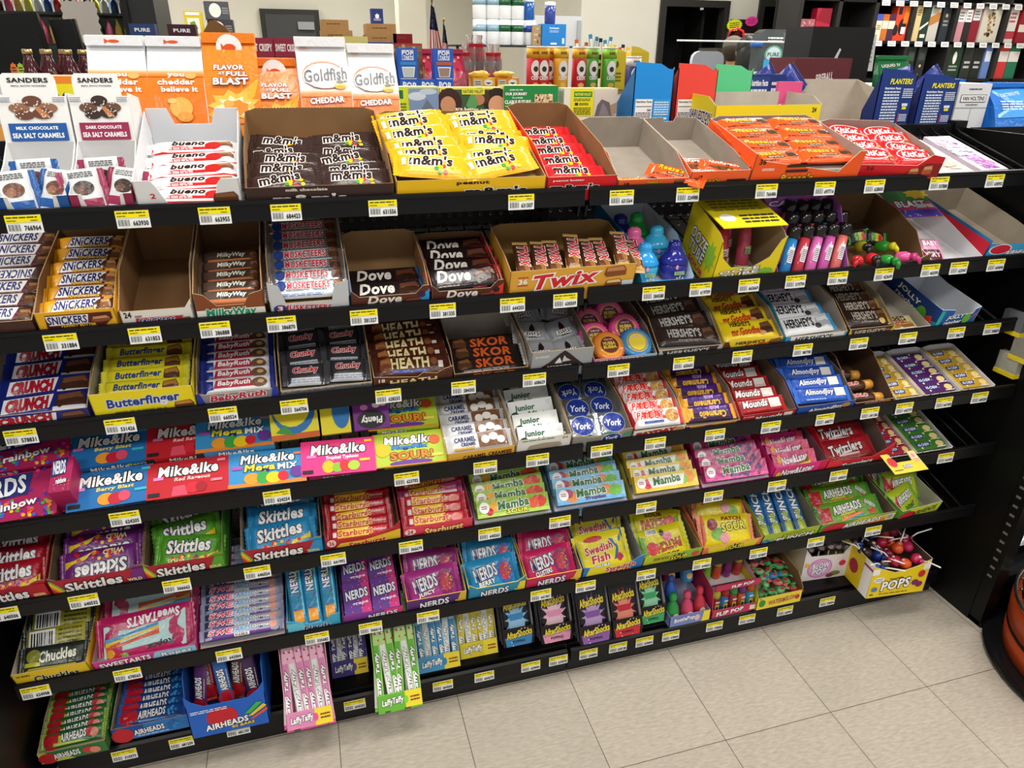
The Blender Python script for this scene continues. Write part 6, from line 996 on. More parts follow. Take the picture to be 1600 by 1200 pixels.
# tall open-backed candy display boxes, blue, red, green
NF = 'r .06 .02 .5 .46 f2f4f4;t .28 .42 .4 .035 1a1a1a - 0 0 Nutrition_Facts;r .08 .34 .48 .35 222;t .42 .29 .1 .04 222 - 0 0 260;l .08 .05 .48 .26 555 7;'
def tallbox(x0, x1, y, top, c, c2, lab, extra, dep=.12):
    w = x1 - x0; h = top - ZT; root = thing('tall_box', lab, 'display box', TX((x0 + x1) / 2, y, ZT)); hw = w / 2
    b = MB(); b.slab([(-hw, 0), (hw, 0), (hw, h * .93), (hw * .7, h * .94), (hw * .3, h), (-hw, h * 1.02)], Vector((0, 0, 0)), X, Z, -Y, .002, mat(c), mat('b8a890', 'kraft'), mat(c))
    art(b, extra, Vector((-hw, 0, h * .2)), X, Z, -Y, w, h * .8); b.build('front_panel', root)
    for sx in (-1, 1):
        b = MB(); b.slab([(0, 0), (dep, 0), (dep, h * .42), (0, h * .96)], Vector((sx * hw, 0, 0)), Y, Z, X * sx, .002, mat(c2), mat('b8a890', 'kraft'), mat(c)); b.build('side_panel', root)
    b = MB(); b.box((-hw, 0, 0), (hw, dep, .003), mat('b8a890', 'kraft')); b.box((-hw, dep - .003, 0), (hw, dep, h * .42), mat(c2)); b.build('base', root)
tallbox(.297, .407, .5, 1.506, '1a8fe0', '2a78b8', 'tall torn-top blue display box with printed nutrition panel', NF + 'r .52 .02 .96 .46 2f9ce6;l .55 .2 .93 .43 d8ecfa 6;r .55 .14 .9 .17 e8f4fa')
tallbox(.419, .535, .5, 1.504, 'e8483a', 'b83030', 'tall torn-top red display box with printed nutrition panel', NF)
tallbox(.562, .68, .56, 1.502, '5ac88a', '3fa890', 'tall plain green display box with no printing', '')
def openbox(x0, x1, y, z0, dep, h, hfr, c, inner, lab, front='', left='', yaw=0, rx=0):
    root = thing('open_box', lab, 'display box', TX((x0 + x1) / 2, y, z0) @ RZ(yaw) @ RX(rx)); w = x1 - x0; hw = w / 2; mo, mi_ = mat(c), mat(inner, 'kraft'); me = mat('c9c0b0', 'kraft')
    b = MB(); b.box((-hw, 0, 0), (hw, dep, .002), mi_); b.build('base', root)
    b = MB(); b.slab([(-hw, 0), (hw, 0), (hw, h), (-hw, h)], Vector((0, dep, 0)), X, Z, Y, .002, mo, mi_, me); b.build('back_panel', root)
    b = MB(); b.slab([(-hw, 0), (hw, 0), (hw, hfr), (-hw, hfr)], Vector((0, 0, 0)), X, Z, -Y, .002, mo, mi_, me); art(b, front, Vector((-hw, 0, 0)), X, Z, -Y, w, hfr); b.build('front_panel', root)
    for sx in (-1, 1):
        b = MB(); b.slab([(0, 0), (dep, 0), (dep, h), (dep * .25, h * .8 + hfr * .2), (0, hfr)], Vector((sx * hw, 0, 0)), Y, Z, X * sx, .002, mo, mi_, me)
        if sx < 0: art(b, left, Vector((-hw, dep, 0)), -Y, Z, -X, dep, hfr)
        b.build('side_panel', root)
    return root
openbox(.472, .8, .395, 1.352, .15, .085, .06, 'f0dc1e', 'b8b0a2', 'yellow open carton with grey inside perched behind large orange tray', 't .93 .78 .04 .2 222 - 0 0 24', 't .5 .56 .8 .4 3a1f6a fff .1 -4 CHARLESTON;t .6 .2 .5 .3 3a1f6a fff .1 -4 CHEW', yaw=3)
openbox(.84, 1.12, .56, 1.345, .12, .12, .005, 'e0558a', 'b8aea0', 'large grey-lined open carton with pink side behind wide red tray', '', '', yaw=-2, rx=0)
cartonbox(.76, .838, .55, 1.462, .012, 'e0558a', 't .3 .5 .4 .5 f4d0e0 - 0 90 CHEWS;t .78 .56 .2 .6 2a1a2a f4f4f4 0 90 CH', 'pink carton end panel standing beside the grey-lined open carton', name='pink_carton', cat='carton')
# nut display boxes
NP = 't .58 .8 .62 .1 f4e41a 1a2a5a .15 0 PLANTERS;r .14 .04 .62 .7 24407f;t .38 .68 .44 .04 f0f4fa - 0 0 Nutrition_Facts;l .16 .06 .6 .64 dfe6f2 11;l .68 .5 .96 .68 dfe6f2 5;r .72 .36 .88 .41 dfe6f2;r .74 .3 .86 .35 f2e02a;l .7 .08 .92 .22 dfe6f2 5;r .66 .02 .68 .24 c8304a'
for x0, x1, y, top, lab in ((1.03, 1.152, .47, 1.495, 'dark blue nut display box closer to the grey-lined carton'), (1.176, 1.305, .47, 1.482, 'dark blue nut display box next to the white pickle box')):
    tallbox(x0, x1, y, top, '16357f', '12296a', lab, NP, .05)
cartonbox(.72, .86, .66, 1.478, .08, '1c3070', 'r .1 .1 .6 .96 24407f;t .36 .86 .42 .1 f0f4fa - 0 0 Nutrition_Facts;l .12 .15 .58 .78 dfe6f2 7;l .66 .3 .95 .9 dfe6f2 6', 'low navy carton with nutrition print behind the yellow open carton')
for i, (x, y, z, a, lab) in enumerate(((.87, .68, 1.44, 42, 'square-cornered navy nut pouch poking up behind the grey-lined carton'), (.8, .7, 1.44, 30, 'navy nut pouch with white print below the square-cornered one'), (1.2, .6, 1.45, 14, 'navy nut pouch poking out above the blue nut boxes'), (1.3, .58, 1.44, 42, 'navy nut pouch standing steeply above the second nut box'))):
    p = pack_proto('nut_pouch', .1, .09, .016, '23338c', 'e .5 .55 .12 .14 d8c89a;l .1 .1 .5 .3 dfe6f4 3;r .0 .78 1 .82 5a6ac0' if i != 1 else 'r .1 .1 .9 .6 c9dcea;l .14 .14 .86 .56 2a3a8a 5', '1a2870', soft=1)
    p.matrix_basis = TX(x, y, z) @ RY(-a) @ RX(82); tag(p, lab, 'nut pouch')
cartonbox(1.315, 1.425, .47, 1.46, .12, 'dcdee0', 'r .0 .55 1 .56 777;r .5 .2 .51 .55 777;l .3 .88 .7 .92 333 1;r .1 .66 .9 .8 222;r .115 .67 .885 .79 f4f4f4;t .5 .73 .7 .08 222 - 0 0 VAN_HOLTENS;l .3 .6 .7 .63 333 1;t .45 .1 .7 .12 111 - 0 0 PICKLE', 'white pickle carton with black lettering beside the nut boxes', yaw=-3)
for i, (x0, x1, y, top, lab) in enumerate(((1.36, 1.47, .6, 1.468, 'bright blue drink pouch half hidden behind the white pickle carton'), (1.44, 1.62, .48, 1.462, 'bright blue drink pouch with white line drawing at the shelf end'))):
    root, b, zf, h, hw, d = snackbag(x0, x1, y, top, 'p 3f9ae8 .05 .1 .9 .15 .95 .9 .1 .8;l .15 .3 .8 .55 cfe6fa 4;t .4 .7 .4 .08 cfe6fa - 0 6 ELECTROLYTE;e .85 .75 .06 .07 9ac83a;e .86 .58 .06 .07 9ac83a;e .87 .41 .06 .07 9ac83a;e .88 .24 .06 .07 9ac83a;r .1 .86 .7 .88 bfe0fa', '1273d2', lab, -4); b.build('folded_top', root)
cartonbox(-1.2, -1.0, .56, 1.472, .1, 'e8a04a', 'r 0 0 1 1 f08a2a;r 0 0 .35 1 c9cdd4;e .2 .3 .2 .14 b83a2a;r .7 0 1 .84 f0e01a;t .83 .42 .15 .5 1f2a6a - 0 0 30', 'orange display box with yellow number patch behind the dispensers', vis=.4)

# ---------------------------------------------------------------- middle display table and what stands on it
g = thing('display_table', 'long display shelving in mid-store stacked with snacks', 'shelving')
b = MB(); b.box((-1.9, 1.45, 1.34), (1.4, 2.75, 1.36), mat('3a3430', 'metal')); b.build('table_top', g)
b = MB(); b.box((-1.85, 1.5, 0), (1.35, 2.7, 1.34), BK); b.build('plinth', g)
ZM = 1.361
for i, (x, y) in enumerate(((-1.375, 1.6), (-1.345, 1.68), (-1.318, 1.6), (-1.288, 1.68), (-1.258, 1.6), (-1.23, 1.68))):
    r = thing('drink_bottle', f'dark red drink bottle with gold cap, {ORD[i] if i else "first"} from the aisle end of the row', 'bottle', TX(x, y, ZM), 'dark red bottles behind the orange box')
    b = MB(); b.lathe([(.028, 0), (.03, .01), (.03, .085), (.022, .115), (.0135, .138), (.0135, .148)], mat('4a1420', 'gloss'), 20); art(b, 'r 0 .1 1 .8 2a3a8a;k .5 .5 .4 .3 e8503a 7', Vector((-.02, -.0305, .02)), X, Z, -Y, .04, .06); b.build('bottle', r)
    b = MB(); b.lathe([(.0145, .146), (.0155, .149), (.0155, .16), (.014, .162)], mat('c0a878', 'foil'), 16); b.build('cap', r)
for i, (x, c) in enumerate(((-1.42, 'e8722a'), (-1.4, 'a8c83a'))):
    b = MB(); b.slab([(.011 * math.cos(a_) * 1.0 * (1 if k % 2 else .86), .026 + .026 * math.sin(a_) * (1 if k % 2 else .86)) for k, a_ in enumerate([2 * math.pi * q / 20 for q in range(20)])], Vector((0, 0, 0)), X, Z, -Y, .002, mat(c), mat(c), mat(c)); b.box((-.002, 0, -.07), (.002, .002, 0), mat('888', 'steel'))
    art(b, 'l .2 .3 .8 .8 333 3', Vector((-.01, 0, 0)), X, Z, -Y, .02, .05); o = b.build('burst_sign', None, TX(x, 1.58, ZM + .07)); tag(o, ('orange' if i == 0 else 'lime') + ' jagged price sign standing beside the dark red bottles', 'price sign')
for i, (x0, x1, c, sp_) in enumerate(((-.7, -.598, '8f2038', 'r .08 .05 .92 .7 a8455a;e .4 .3 .2 .2 e8d8c0;e .7 .3 .15 .2 d8b090;t .5 .85 .9 .12 f4e8e8 - 0 0 SWEET_CRISPY'), (-.596, -.51, '8f2038', 'r .1 .05 .95 .7 2a2a2e;t .5 .85 .9 .12 f4e8e8 - 0 0 SWEET_CRISPY'), (-1.0, -.9, '8f2038', 't .5 .6 .7 .2 f4e8e8 - 0 0 SWEET'), (-.88, -.77, '8f2038', 't .5 .85 .9 .1 f4e8e8 - 0 0 SWEET'))):
    cartonbox(x0, x1, 1.62, 1.567, .12, c, sp_, ('maroon carton with pale food picture beside tall orange bag', 'maroon carton with black picture behind the short orange bag', 'maroon carton between the first two white bags', 'maroon carton behind the tall orange bag')[i], z0=ZM)
for i, (x0, x1, c) in enumerate(((-1.06, -.98, '223a6a'), (-.94, -.85, '3a1420'))): cartonbox(x0, x1, 1.63, 1.605, .06, c, f't .5 .5 .6 .3 e8e8f0 - 0 0 PURE', ('navy', 'dark maroon')[i] + ' small carton on top of the maroon cartons', z0=1.567)
bpy.data.objects[-1] if False else None
cartonbox(-.372, -.244, 1.82, 1.58, .1, 'd8cc7a', 'r .1 .1 .9 .6 c9b85a;t .5 .8 .6 .12 7a6a2a - 0 0 CORN', 'pale yellow carton behind the two logo bags', z0=ZM)
cartonbox(-.243, -.15, 1.8, 1.56, .1, '2a3f9a', 'l .1 .75 .9 .95 dfe6f4 2', 'royal blue carton next to the pale yellow carton', z0=ZM)
cartonbox(-.148, -.03, 1.82, 1.558, .1, 'b82a2a', 'r .03 .1 .97 .96 8a6a4a;d .05 .1 .95 .95 .06 40 c8a070,7a5a3a,e0c89a 4;r 0 0 1 .1 b82a2a', 'red-edged carton of ring snacks behind the first blue pastry box', z0=ZM)
PT = lambda c: f'r .08 .0 .92 .02 fff;r .2 .62 .8 .94 fff;r .22 .64 .78 .92 2a62c8;t .5 .85 .56 .14 fff - 0 -4 POP;t .52 .7 .5 .12 fff - 0 -4 TARTS;r .1 .46 .92 .56 {c};p f2f4f4 .24 .06 .78 .06 .86 .4 .16 .4;p {"c9d3cc" if c[0] == "3" else "a88a78"} .28 .08 .74 .08 .8 .36 .2 .36'
for i, (x0, x1, z0, z1, c) in enumerate(((-.145, -.07, 1.431, 1.54, '3a90d8'), (-.004, .072, 1.431, 1.54, 'c8603a'), (-.143, -.068, ZM, 1.43, '3a90d8'), (-.067, .0, ZM, 1.43, '3a90d8'), (.001, .07, ZM, 1.43, 'c8603a'))):
    cartonbox(x0, x1, 1.7, z1, .07, '2a62c8', PT(c) if i < 2 else 't .5 .66 .7 .4 fff - 0 -4 POP;t .5 .2 .6 .3 fff - 0 -4 TARTS', ('upright blue pastry box with pale tart picture', 'upright blue pastry box with brown tart picture', 'blue pastry box under the pale tart one', 'blue pastry box between the two stacks', 'blue pastry box under the brown tart one')[i], z0=z0, grp=None)
cartonbox(-.06, -.02, 1.83, 1.49, .05, 'c8242a', 'e .5 .6 .5 .4 d8a04a;e .5 .6 .2 .18 c8242a', 'red ring-biscuit carton between the two pastry box stacks', z0=ZM)
for i, (x, y) in enumerate(((-.02, 1.95), (.12, 2.0))):
    root, b, zf, h, hw, d = snackbag(x - .05, x + .06, y, 1.54, 'e .5 .5 .4 .3 d83a5a;e .4 .4 .2 .2 f07a8a;d .1 .1 .9 .8 .05 20 a81a3a,e8506a,f4b0b8 3', 'b02a4a', ('crimson candy bag between the pastry boxes', 'crimson candy bag behind the brown tart box')[i]); b.build('folded_top', root)
# red cups in bags
for i, (x, y, n) in enumerate(((.31, 2.45, 3), (.365, 2.48, 3), (.4, 2.4, 2), (.445, 2.45, 2), (.275, 2.4, 2))):
    r = thing('cup_stack', f'bagged stack of red plastic cups, {("tallest, nearest the flags", "tall, second from the flags", "short, in front", "short, beside the navy box", "low, by the flag poles")[i]}', 'cups', TX(x, y, ZM), 'bagged red cups')
    b = MB()
    for k in range(n + 2): b.lathe([(.016, k * .04), (.024, k * .04 + .045), (.025, k * .04 + .047)], mat('c8283c' if k != 2 else '9a9aa0', 'gloss'), 14)
    b.build('cups', r)
    b = MB(); b.lathe([(.027, 0), (.028, .04 * n + .05), (.012, .04 * n + .1), (.02, .04 * n + .125)], mat('f0e8ea', 'clear'), 12); b.build('plastic_sleeve', r)
# table flags
def flag(x, y, z, hgt, w, lab):
    r = thing('table_flag', lab, 'flag', TX(x, y, z))
    b = MB(); b.tube([(0, 0, 0), (.0, 0, hgt)], .003, mat('2a2018', 'gloss'), 8); b.ball((0, 0, hgt + .006), .006, .006, .008, mat('b08a3a', 'foil')); b.build('pole', r)
    b = MB(); n = 10; m = 13; fl = hgt * .72; zt = hgt * .97
    def pt(i, j):   # hanging folded cloth: narrow at the top, spreading downwards
        u = i / n; v = j / m; wv = w * (.18 + .82 * v); return (-.35 * wv + wv * u, .012 * math.sin(u * 9 + v * 2) * (.4 + v), zt - fl * v - .012 * u * (1 - v))
    for j in range(m):
        for i in range(n):
            q = [pt(i, j), pt(i + 1, j), pt(i + 1, j + 1), pt(i, j + 1)]
            blue = j < 5
            b.add([Vector(p_) for p_ in q], [(3, 2, 1, 0)], mat('23284a' if blue else ('b8443f' if i % 2 else 'eae6e2'), 'matte'), True)
    for k in range(26):
        i, j = (k * 3) % 10, (k * 7) % 5; p_ = pt(i + .5, j + .5); b.box((p_[0] - .0022, p_[1] - .004, p_[2] - .0022), (p_[0] + .0022, p_[1] - .003, p_[2] + .0022), mat('f4f4f4'))
    b.build('cloth', r)
flag(.138, 2.5, ZM, .385, .085, 'larger small striped flag on a pole above the pastry boxes')
flag(.203, 2.55, ZM, .305, .05, 'smaller striped flag on a pole beside the bagged red cups')
# crisp tubes
PG = [('c8202c', 'e8b02a', .6, 2.32, 'red'), ('e09a2a', 'f0c03a', .647, 2.4, 'amber'), ('c8202c', 'e8b02a', .685, 2.36, 'red'), ('e8a82a', 'f2c83a', .735, 2.3, 'golden'), ('c01c2a', 'e8b02a', .83, 2.3, 'red'), ('5a2a5a', 'e8b02a', .87, 2.38, 'purple'), ('4a9a3a', '8ac04a', .912, 2.34, 'green'), ('5aa83a', '8ac83a', .99, 2.3, 'green'), ('2a2f6a', 'e8e4e8', 1.04, 2.12, 'navy-topped'), ('c8202c', 'e8b02a', .64, 2.31, 'red')]
for i, (c, c2, x, y, nm) in enumerate(PG):
    ztp = .19 if i != 8 else .15
    r = thing('crisp_tube', f'{nm} cardboard crisp tube, {ORD[i] if i else "first"} along the row from the snack crate', 'crisp tube', TX(x, y, ZM))
    b = MB(); b.lathe([(.035, 0), (.036, .004), (.036, ztp)], mat(c, 'card'), 24)
    b.lathe([(.0363, ztp * .76), (.0363, ztp * .995)], mat(c2, 'card'), 24)
    art(b, f'e .5 .5 .42 .2 f4f0ec;e .5 .48 .22 .07 333;t .5 .26 .8 .1 fff - 0 0 CRISPS;t .5 .88 .6 .07 7a1a1a - 0 0 30%;e .5 .08 .3 .06 e8c060', Vector((-.027, -.0372, .01)), X, Z, -Y, .054, ztp * .95, lambda u, v: math.sqrt(max(0, .0366 ** 2 - ((u - .5) * .054) ** 2)) - .0366 + .001)
    b.build('tube', r)
    b = MB(); b.lathe([(.0365, ztp), (.0372, ztp + .002), (.0372, ztp + .007), (.033, ztp + .008)], mat('e8e4dc', 'gloss'), 24); b.build('lid', r)
# small crisp pots, crate, meat sticks
for i, (x, c, lab) in enumerate(((.26, 'e8b43a', 'open yellow snack crate with pots and bunched wrap'), (.37, 'e0922a', 'orange snack crate with a white badge beside the crisp tubes'))):
    r = thing('snack_crate', lab, 'snack box', TX(x, 1.95, ZM)); b = MB(); b.box((-.055, 0, 0), (.055, .1, .03), mat('a8733a', 'kraft')); art(b, 'l .1 .2 .9 .8 5a3a1a 1', Vector((-.055, 0, 0)), X, Z, -Y, .11, .03); b.build('crate', r)
    b = MB(); b.box((-.05, .01, .03), (.05, .09, .066), mat(c)); art(b, 'r .06 .1 .4 .8 d8d4c8;e .7 .5 .2 .36 f4f0ec;p 222 .55 .5 .85 .5 .7 .3;l .1 .2 .36 .7 444 2', Vector((-.05, .01, .03)), X, Z, -Y, .1, .036); b.build('pots', r)
    b = MB(); b.ball((-.01, .05, .078), .045, .03, .016, mat('e8b83a', 'film'), 12, 7, .3, i); b.build('wrap', r)
cartonbox(.49, .58, 2.1, 1.39, .1, 'a8733a', 'r .05 .1 .95 .9 7a1f24;l .1 .3 .9 .7 d8a0a0 1', 'flat maroon and kraft carton left of the crisp tubes'.replace('left of', 'beside'), z0=ZM)
r = thing('stick_rack', 'yellow counter rack holding meat sticks beyond the crisp tubes', 'snack rack', TX(1.1, 2.35, ZM))
for k in range(2):
    b = MB(); b.box((-.1 + k * .13, 0, 0), (-.0 + k * .13, .08, .175), mat('e0c22a')); b.slab([(-.1 + k * .13, .175), (-.0 + k * .13, .175), (-.06 + k * .13, .2), (-.1 + k * .13, .205)], Vector((0, 0, 0)), X, Z, -Y, .003, mat('e8cc3a'), mat('e8cc3a'), mat('e8cc3a')); art(b, 'l .2 .2 .8 .5 6a5a1a 3;e .5 .7 .15 .1 6a4a1a', Vector((-.1 + k * .13, 0, 0)), X, Z, -Y, .1, .17); b.build('bin', r)
rnd = random.Random(3)
SKC = [('c8642a', 'orange'), ('3a90c8', 'blue'), ('1a1a2a', 'black'), ('c8304a', 'red'), ('e8c83a', 'yellow'), ('d86aa0', 'pink')]
for k in range(14):
    c, nm = SKC[(0, 0, 1, 1, 2, 1, 1, 4, 2, 3, 4, 3, 5, 4)[k]]; x = .9 + k * .026
    b = MB(); hh = (.235, .22, .25, .26, .24, .25, .235, .21, .215, .2, .2, .19, .18, .19)[k]; b.box((-.009, 0, .05), (.009, .006, hh), mat(c, 'film')); art(b, 'r .1 .6 .9 .9 f4f4f4;l .2 .2 .8 .5 fff 2', Vector((-.009, 0, .05)), X, Z, -Y, .018, hh - .05)
    o = b.build('snack_stick', None, TX(x, 2.44 + (k % 3) * .02, ZM) @ RY((k % 3 - 1) * 9)); tag(o, f'{nm} meat stick packet, {ORD[min(k, 11)] if 0 < k < 12 else ("first" if k == 0 else "thirteenth" if k == 12 else "last")} in the row above the crisp tubes', 'snack stick', 'meat sticks in the yellow rack')

# ---------------------------------------------------------------- far end of the store
def rack(x0, x1, y, z, lab):
    g = thing('wire_rack', lab, 'rack'); st = mat('2a2a2c', 'metal'); b = MB()
    b.box((x0, y, z - .012), (x1, y + .5, z), st); b.build('shelf', g)
    for x in (x0 + .02, x1 - .02):
        for yy in (y + .02, y + .48): b = MB(); b.tube([(x, yy, 0), (x, yy, z - .012)], .012, st, 8); b.build('leg', g)
rack(.75, 2.0, 4.9, 1.585, 'black wire rack carrying paper rolls and a blue box')
ZR = 1.586
def rolls(x, y, z, c, lab, n=2):
    r = thing('paper_pack', lab, 'paper rolls', TX(x, y, z)); 
    b = MB()
    for k in range(n): b.lathe([(.052, 0), (.056, .006), (.056, .18), (.05, .19)], mat('eceff0', 'film'), 16, ((k - (n - 1) / 2) * .11, 0, 0))
    b.build('rolls', r)
    b = MB()
    for k in range(n): b.lathe([(.0565, .1), (.0565, .15)], mat(c, 'film'), 16, ((k - (n - 1) / 2) * .11, 0, 0))
    b.build('printed_band', r)
for x, y, z, c, lab, n in ((1.03, 5.0, ZR, '8fb0c0', 'lower pale-blue banded paper roll pack at the rack end', 2), (1.24, 5.0, ZR, '1f5a34', 'lower green-banded paper roll pack beside the pale-blue one', 2), (1.42, 5.05, ZR, '2a4aa0', 'lower blue-banded paper roll pack beside the blue box', 1), (1.03, 5.0, ZR + .191, '8fb0c0', 'upper pale-blue banded paper roll pack at the rack end', 2), (1.24, 5.0, ZR + .191, '1f5a34', 'upper green-banded paper roll pack with leaf-green stripe', 2), (1.13, 5.0, ZR + .382, '8fb0c0', 'topmost pale-blue paper roll pack on the stack', 2)):
    rolls(x, y, z, c, lab, n)
for x, z, c, lab in ((1.41, ZR + .191, '2a62b0', 'blue wipes canister on the upper paper rolls'), (1.58, 1.751, '3a4a9a', 'white and violet wipes canister above the blue box')):
    r = thing('wipes_canister', lab, 'canister', TX(x, 5.0 if x > 1.5 else 5.05, z)); b = MB(); b.lathe([(.04, 0), (.045, .005), (.045, .13), (.04, .135)], mat(c, 'gloss'), 18); b.build('body', r); b = MB(); b.lathe([(.043, .134), (.045, .137), (.045, .16), (.03, .165)], mat('eceff0', 'gloss'), 18); b.build('lid', r)
cartonbox(1.5, 1.71, 4.95, 1.75, .12, '1f7cc8', 't .5 .82 .4 .1 cfe4f4 - 0 0 Sunbeam;l .3 .6 .7 .72 a8d0ee 2;r .36 .06 .62 .14 e8f0f4;r .84 .1 .94 .36 cfe4f4', 'bright blue appliance box on the black wire rack', z0=ZR)
cartonbox(1.42, 1.497, 4.97, 1.74, .12, 'a8906a', 'd .1 .1 .9 .9 .1 8 6a4a2a,d8c0a0 3', 'brown picture-sided carton against the blue appliance box', z0=ZR)
g = thing('steel_locker', 'grey steel door panel leaning by the corner of far wall', 'locker'); b = MB(); b.box((2.05, 6.9, 0), (2.6, 7.3, 1.9), mat('a9acae', 'metal')); b.build('body', g); b = MB(); b.box((2.54, 6.88, .05), (2.58, 6.9, 1.86), mat('8a8d90', 'metal')); b.build('edge_trim', g)
g = thing('storage_shelf', 'tall plain shelving carrying brown cartons at the back', 'shelving'); b = MB(); b.box((-1.6, 6.0, 1.58), (.6, 6.5, 1.6), BK); b.build('shelf', g); b = MB(); b.box((-1.58, 6.45, 0), (.58, 6.5, 1.58), BK); b.build('back_panel', g)
for x0, x1, z0, z1, lab in ((-.25, .03, 1.6, 1.7, 'lower brown carton near the dark rear door'), (-.24, .0, 1.7, 1.785, 'upper brown carton near the dark rear door'), (.15, .43, 1.6, 1.67, 'lower brown carton under the blue box'), (.16, .43, 1.67, 1.76, 'upper brown carton under the blue box'), (.4, .58, 1.6, 1.68, 'dark red carton beside the stacked brown cartons')):
    cartonbox(x0, x1, 6.05, z1, .3, 'a27c50' if 'red' not in lab else '7a1f28', 'l .2 .5 .7 .7 6a4a2a 1', lab, z0=z0, fin='kraft')
cartonbox(.215, .325, 6.1, 1.885, .1, '1c2f74', 'k .5 .5 .2 .2 f0f0f4 6;l .2 .2 .8 .36 c8d0e8 2', 'small navy box standing on the stacked brown cartons', z0=1.76)
cartonbox(-1.14, -1.04, 3.9, 1.74, .08, 'd8c02a', 'r .15 .2 .85 .75 f0ece0;t .5 .48 .3 .3 7a9a3a - 0 20 l;r .1 .85 .9 .95 f4f4f4', 'yellow wine carton standing left of the dark coffee boxes'.replace('left of', 'beside'), z0=1.585)
cartonbox(-1.02, -.87, 4.0, 1.7, .12, '3a3a40', 'e .4 .5 .25 .4 e8e4dc;l .7 .3 .95 .7 999 3', 'lower dark box with round white emblem', z0=1.6)
cartonbox(-1.02, -.88, 4.0, 1.8, .12, '4a4c54', 'e .4 .5 .25 .4 e8e4dc;l .7 .3 .95 .7 999 3', 'upper dark box with round white emblem, tilted on the lower one', z0=1.7, yaw=8)
b = MB(); b.slab([(-.09, 0), (.09, 0), (.06, .05), (.0, .09), (-.03, .085)], Vector((0, 0, 0)), X, Z, -Y, .1, mat('6a4a2a', 'kraft'), mat('6a4a2a', 'kraft'), mat('6a4a2a', 'kraft')); o = b.build('open_carton', None, TX(-.96, 3.8, 1.6)); tag(o, 'peaked open brown carton in front of the dark emblem boxes', 'carton')
g = thing('upper_stand', 'tall narrow stand under the dark emblem boxes', 'shelving'); b = MB(); b.box((-1.2, 3.75, 1.57), (-.8, 4.2, 1.585), BK); b.build('shelf', g); b = MB(); b.box((-1.18, 3.8, 0), (-.82, 4.15, 1.57), mat('6a1f2a', 'metal')); b.build('plinth', g)
b = MB(); b.box((-.06, 0, 0), (.06, .05, .13), mat('8a1a24')); b.box((-.06, 0, -.3), (.06, .04, 0), mat('d8c8c8')); b.ball((0, -.01, .065), .025, .02, .025, mat('f8f0f0', 'gloss')); o = b.build('fire_alarm', None, TX(-.86, 12.94, 1.86)); tag(o, 'red wall alarm with white lamp beside the dark rear door', 'alarm')
# drinks cooler with glass doors
g = thing('drinks_cooler', 'black glass-door drinks cooler against the far wall', 'cooler')
b = MB(); b.box((-4.5, 6.0, 0), (-4.3, 6.9, 2.3), BK); b.box((-1.8, 6.0, 0), (-1.6, 6.9, 2.3), mat('222427', 'metal')); b.box((-4.3, 6.0, 1.97), (-1.8, 6.9, 2.3), mat('1c1e20', 'metal')); b.box((-4.3, 6.0, 0), (-1.8, 6.9, .3), BK); b.build('cabinet', g)
b = MB(); b.box((-4.3, 6.85, .3), (-1.8, 6.9, 1.97), mat('cfe0dc')); b.build('back_panel', g)
for x0, x1 in ((-3.4, -2.18), (-2.12, -1.8)):
    b = MB(); b.box((x0, 5.96, .3), (x0 + .05, 6.0, 1.97), BK); b.box((x1 - .05, 5.96, .3), (x1, 6.0, 1.97), BK); b.box((x0 + .05, 5.96, 1.92), (x1 - .05, 6.0, 1.97), BK); d_ = b.build('door', g)
    b = MB(); b.box((x0 + .05, 5.975, .3), (x1 - .05, 5.985, 1.92), mat('eef6f6', 'glass')); b.build('glass_pane', d_)
for z in (1.28, 1.56, 1.8):
    b = MB(); b.box((-4.3, 6.1, z - .02), (-1.8, 6.8, z), mat('3a3a3a', 'metal')); b.build('shelf', g)
l = bpy.data.lights.new('cooler_lamp', 'AREA'); l.shape = 'RECTANGLE'; l.size = 2.2; l.size_y = .2; l.energy = 22; lo = bpy.data.objects.new('cooler_lamp', l); lo.location = (-3, 6.3, 1.955); COL.objects.link(lo)
BC = [('b8302a', 'red'), ('e8e0d0', 'white'), ('c8a04a', 'amber'), ('3a2a20', 'brown'), ('2a4a8a', 'blue'), ('d8c83a', 'yellow'), ('c84a6a', 'pink')]
k = 0
for s, z in enumerate((1.28, 1.56, 1.8)):
    for i in range(16):
        x = -2.95 + i * .072; 
        if x > -1.84: continue
        c, nm = BC[(i * 3 + s * 2) % 7]; hh = .2 if s < 2 else .13
        r = thing('cooler_bottle', f'{nm} bottle on the {("lowest", "middle", "top")[s]} cooler shelf, {("first second third fourth fifth sixth seventh eighth ninth tenth eleventh twelfth thirteenth fourteenth fifteenth sixteenth".split())[i]} from the far end', 'bottle', TX(x, 6.2, z), 'bottles in the glass-door cooler')
        b = MB(); b.lathe([(.028, 0), (.03, .005), (.03, hh * .6), (.013, hh * .8), (.012, hh)], mat(c, 'gloss'), 12); b.build('bottle', r)
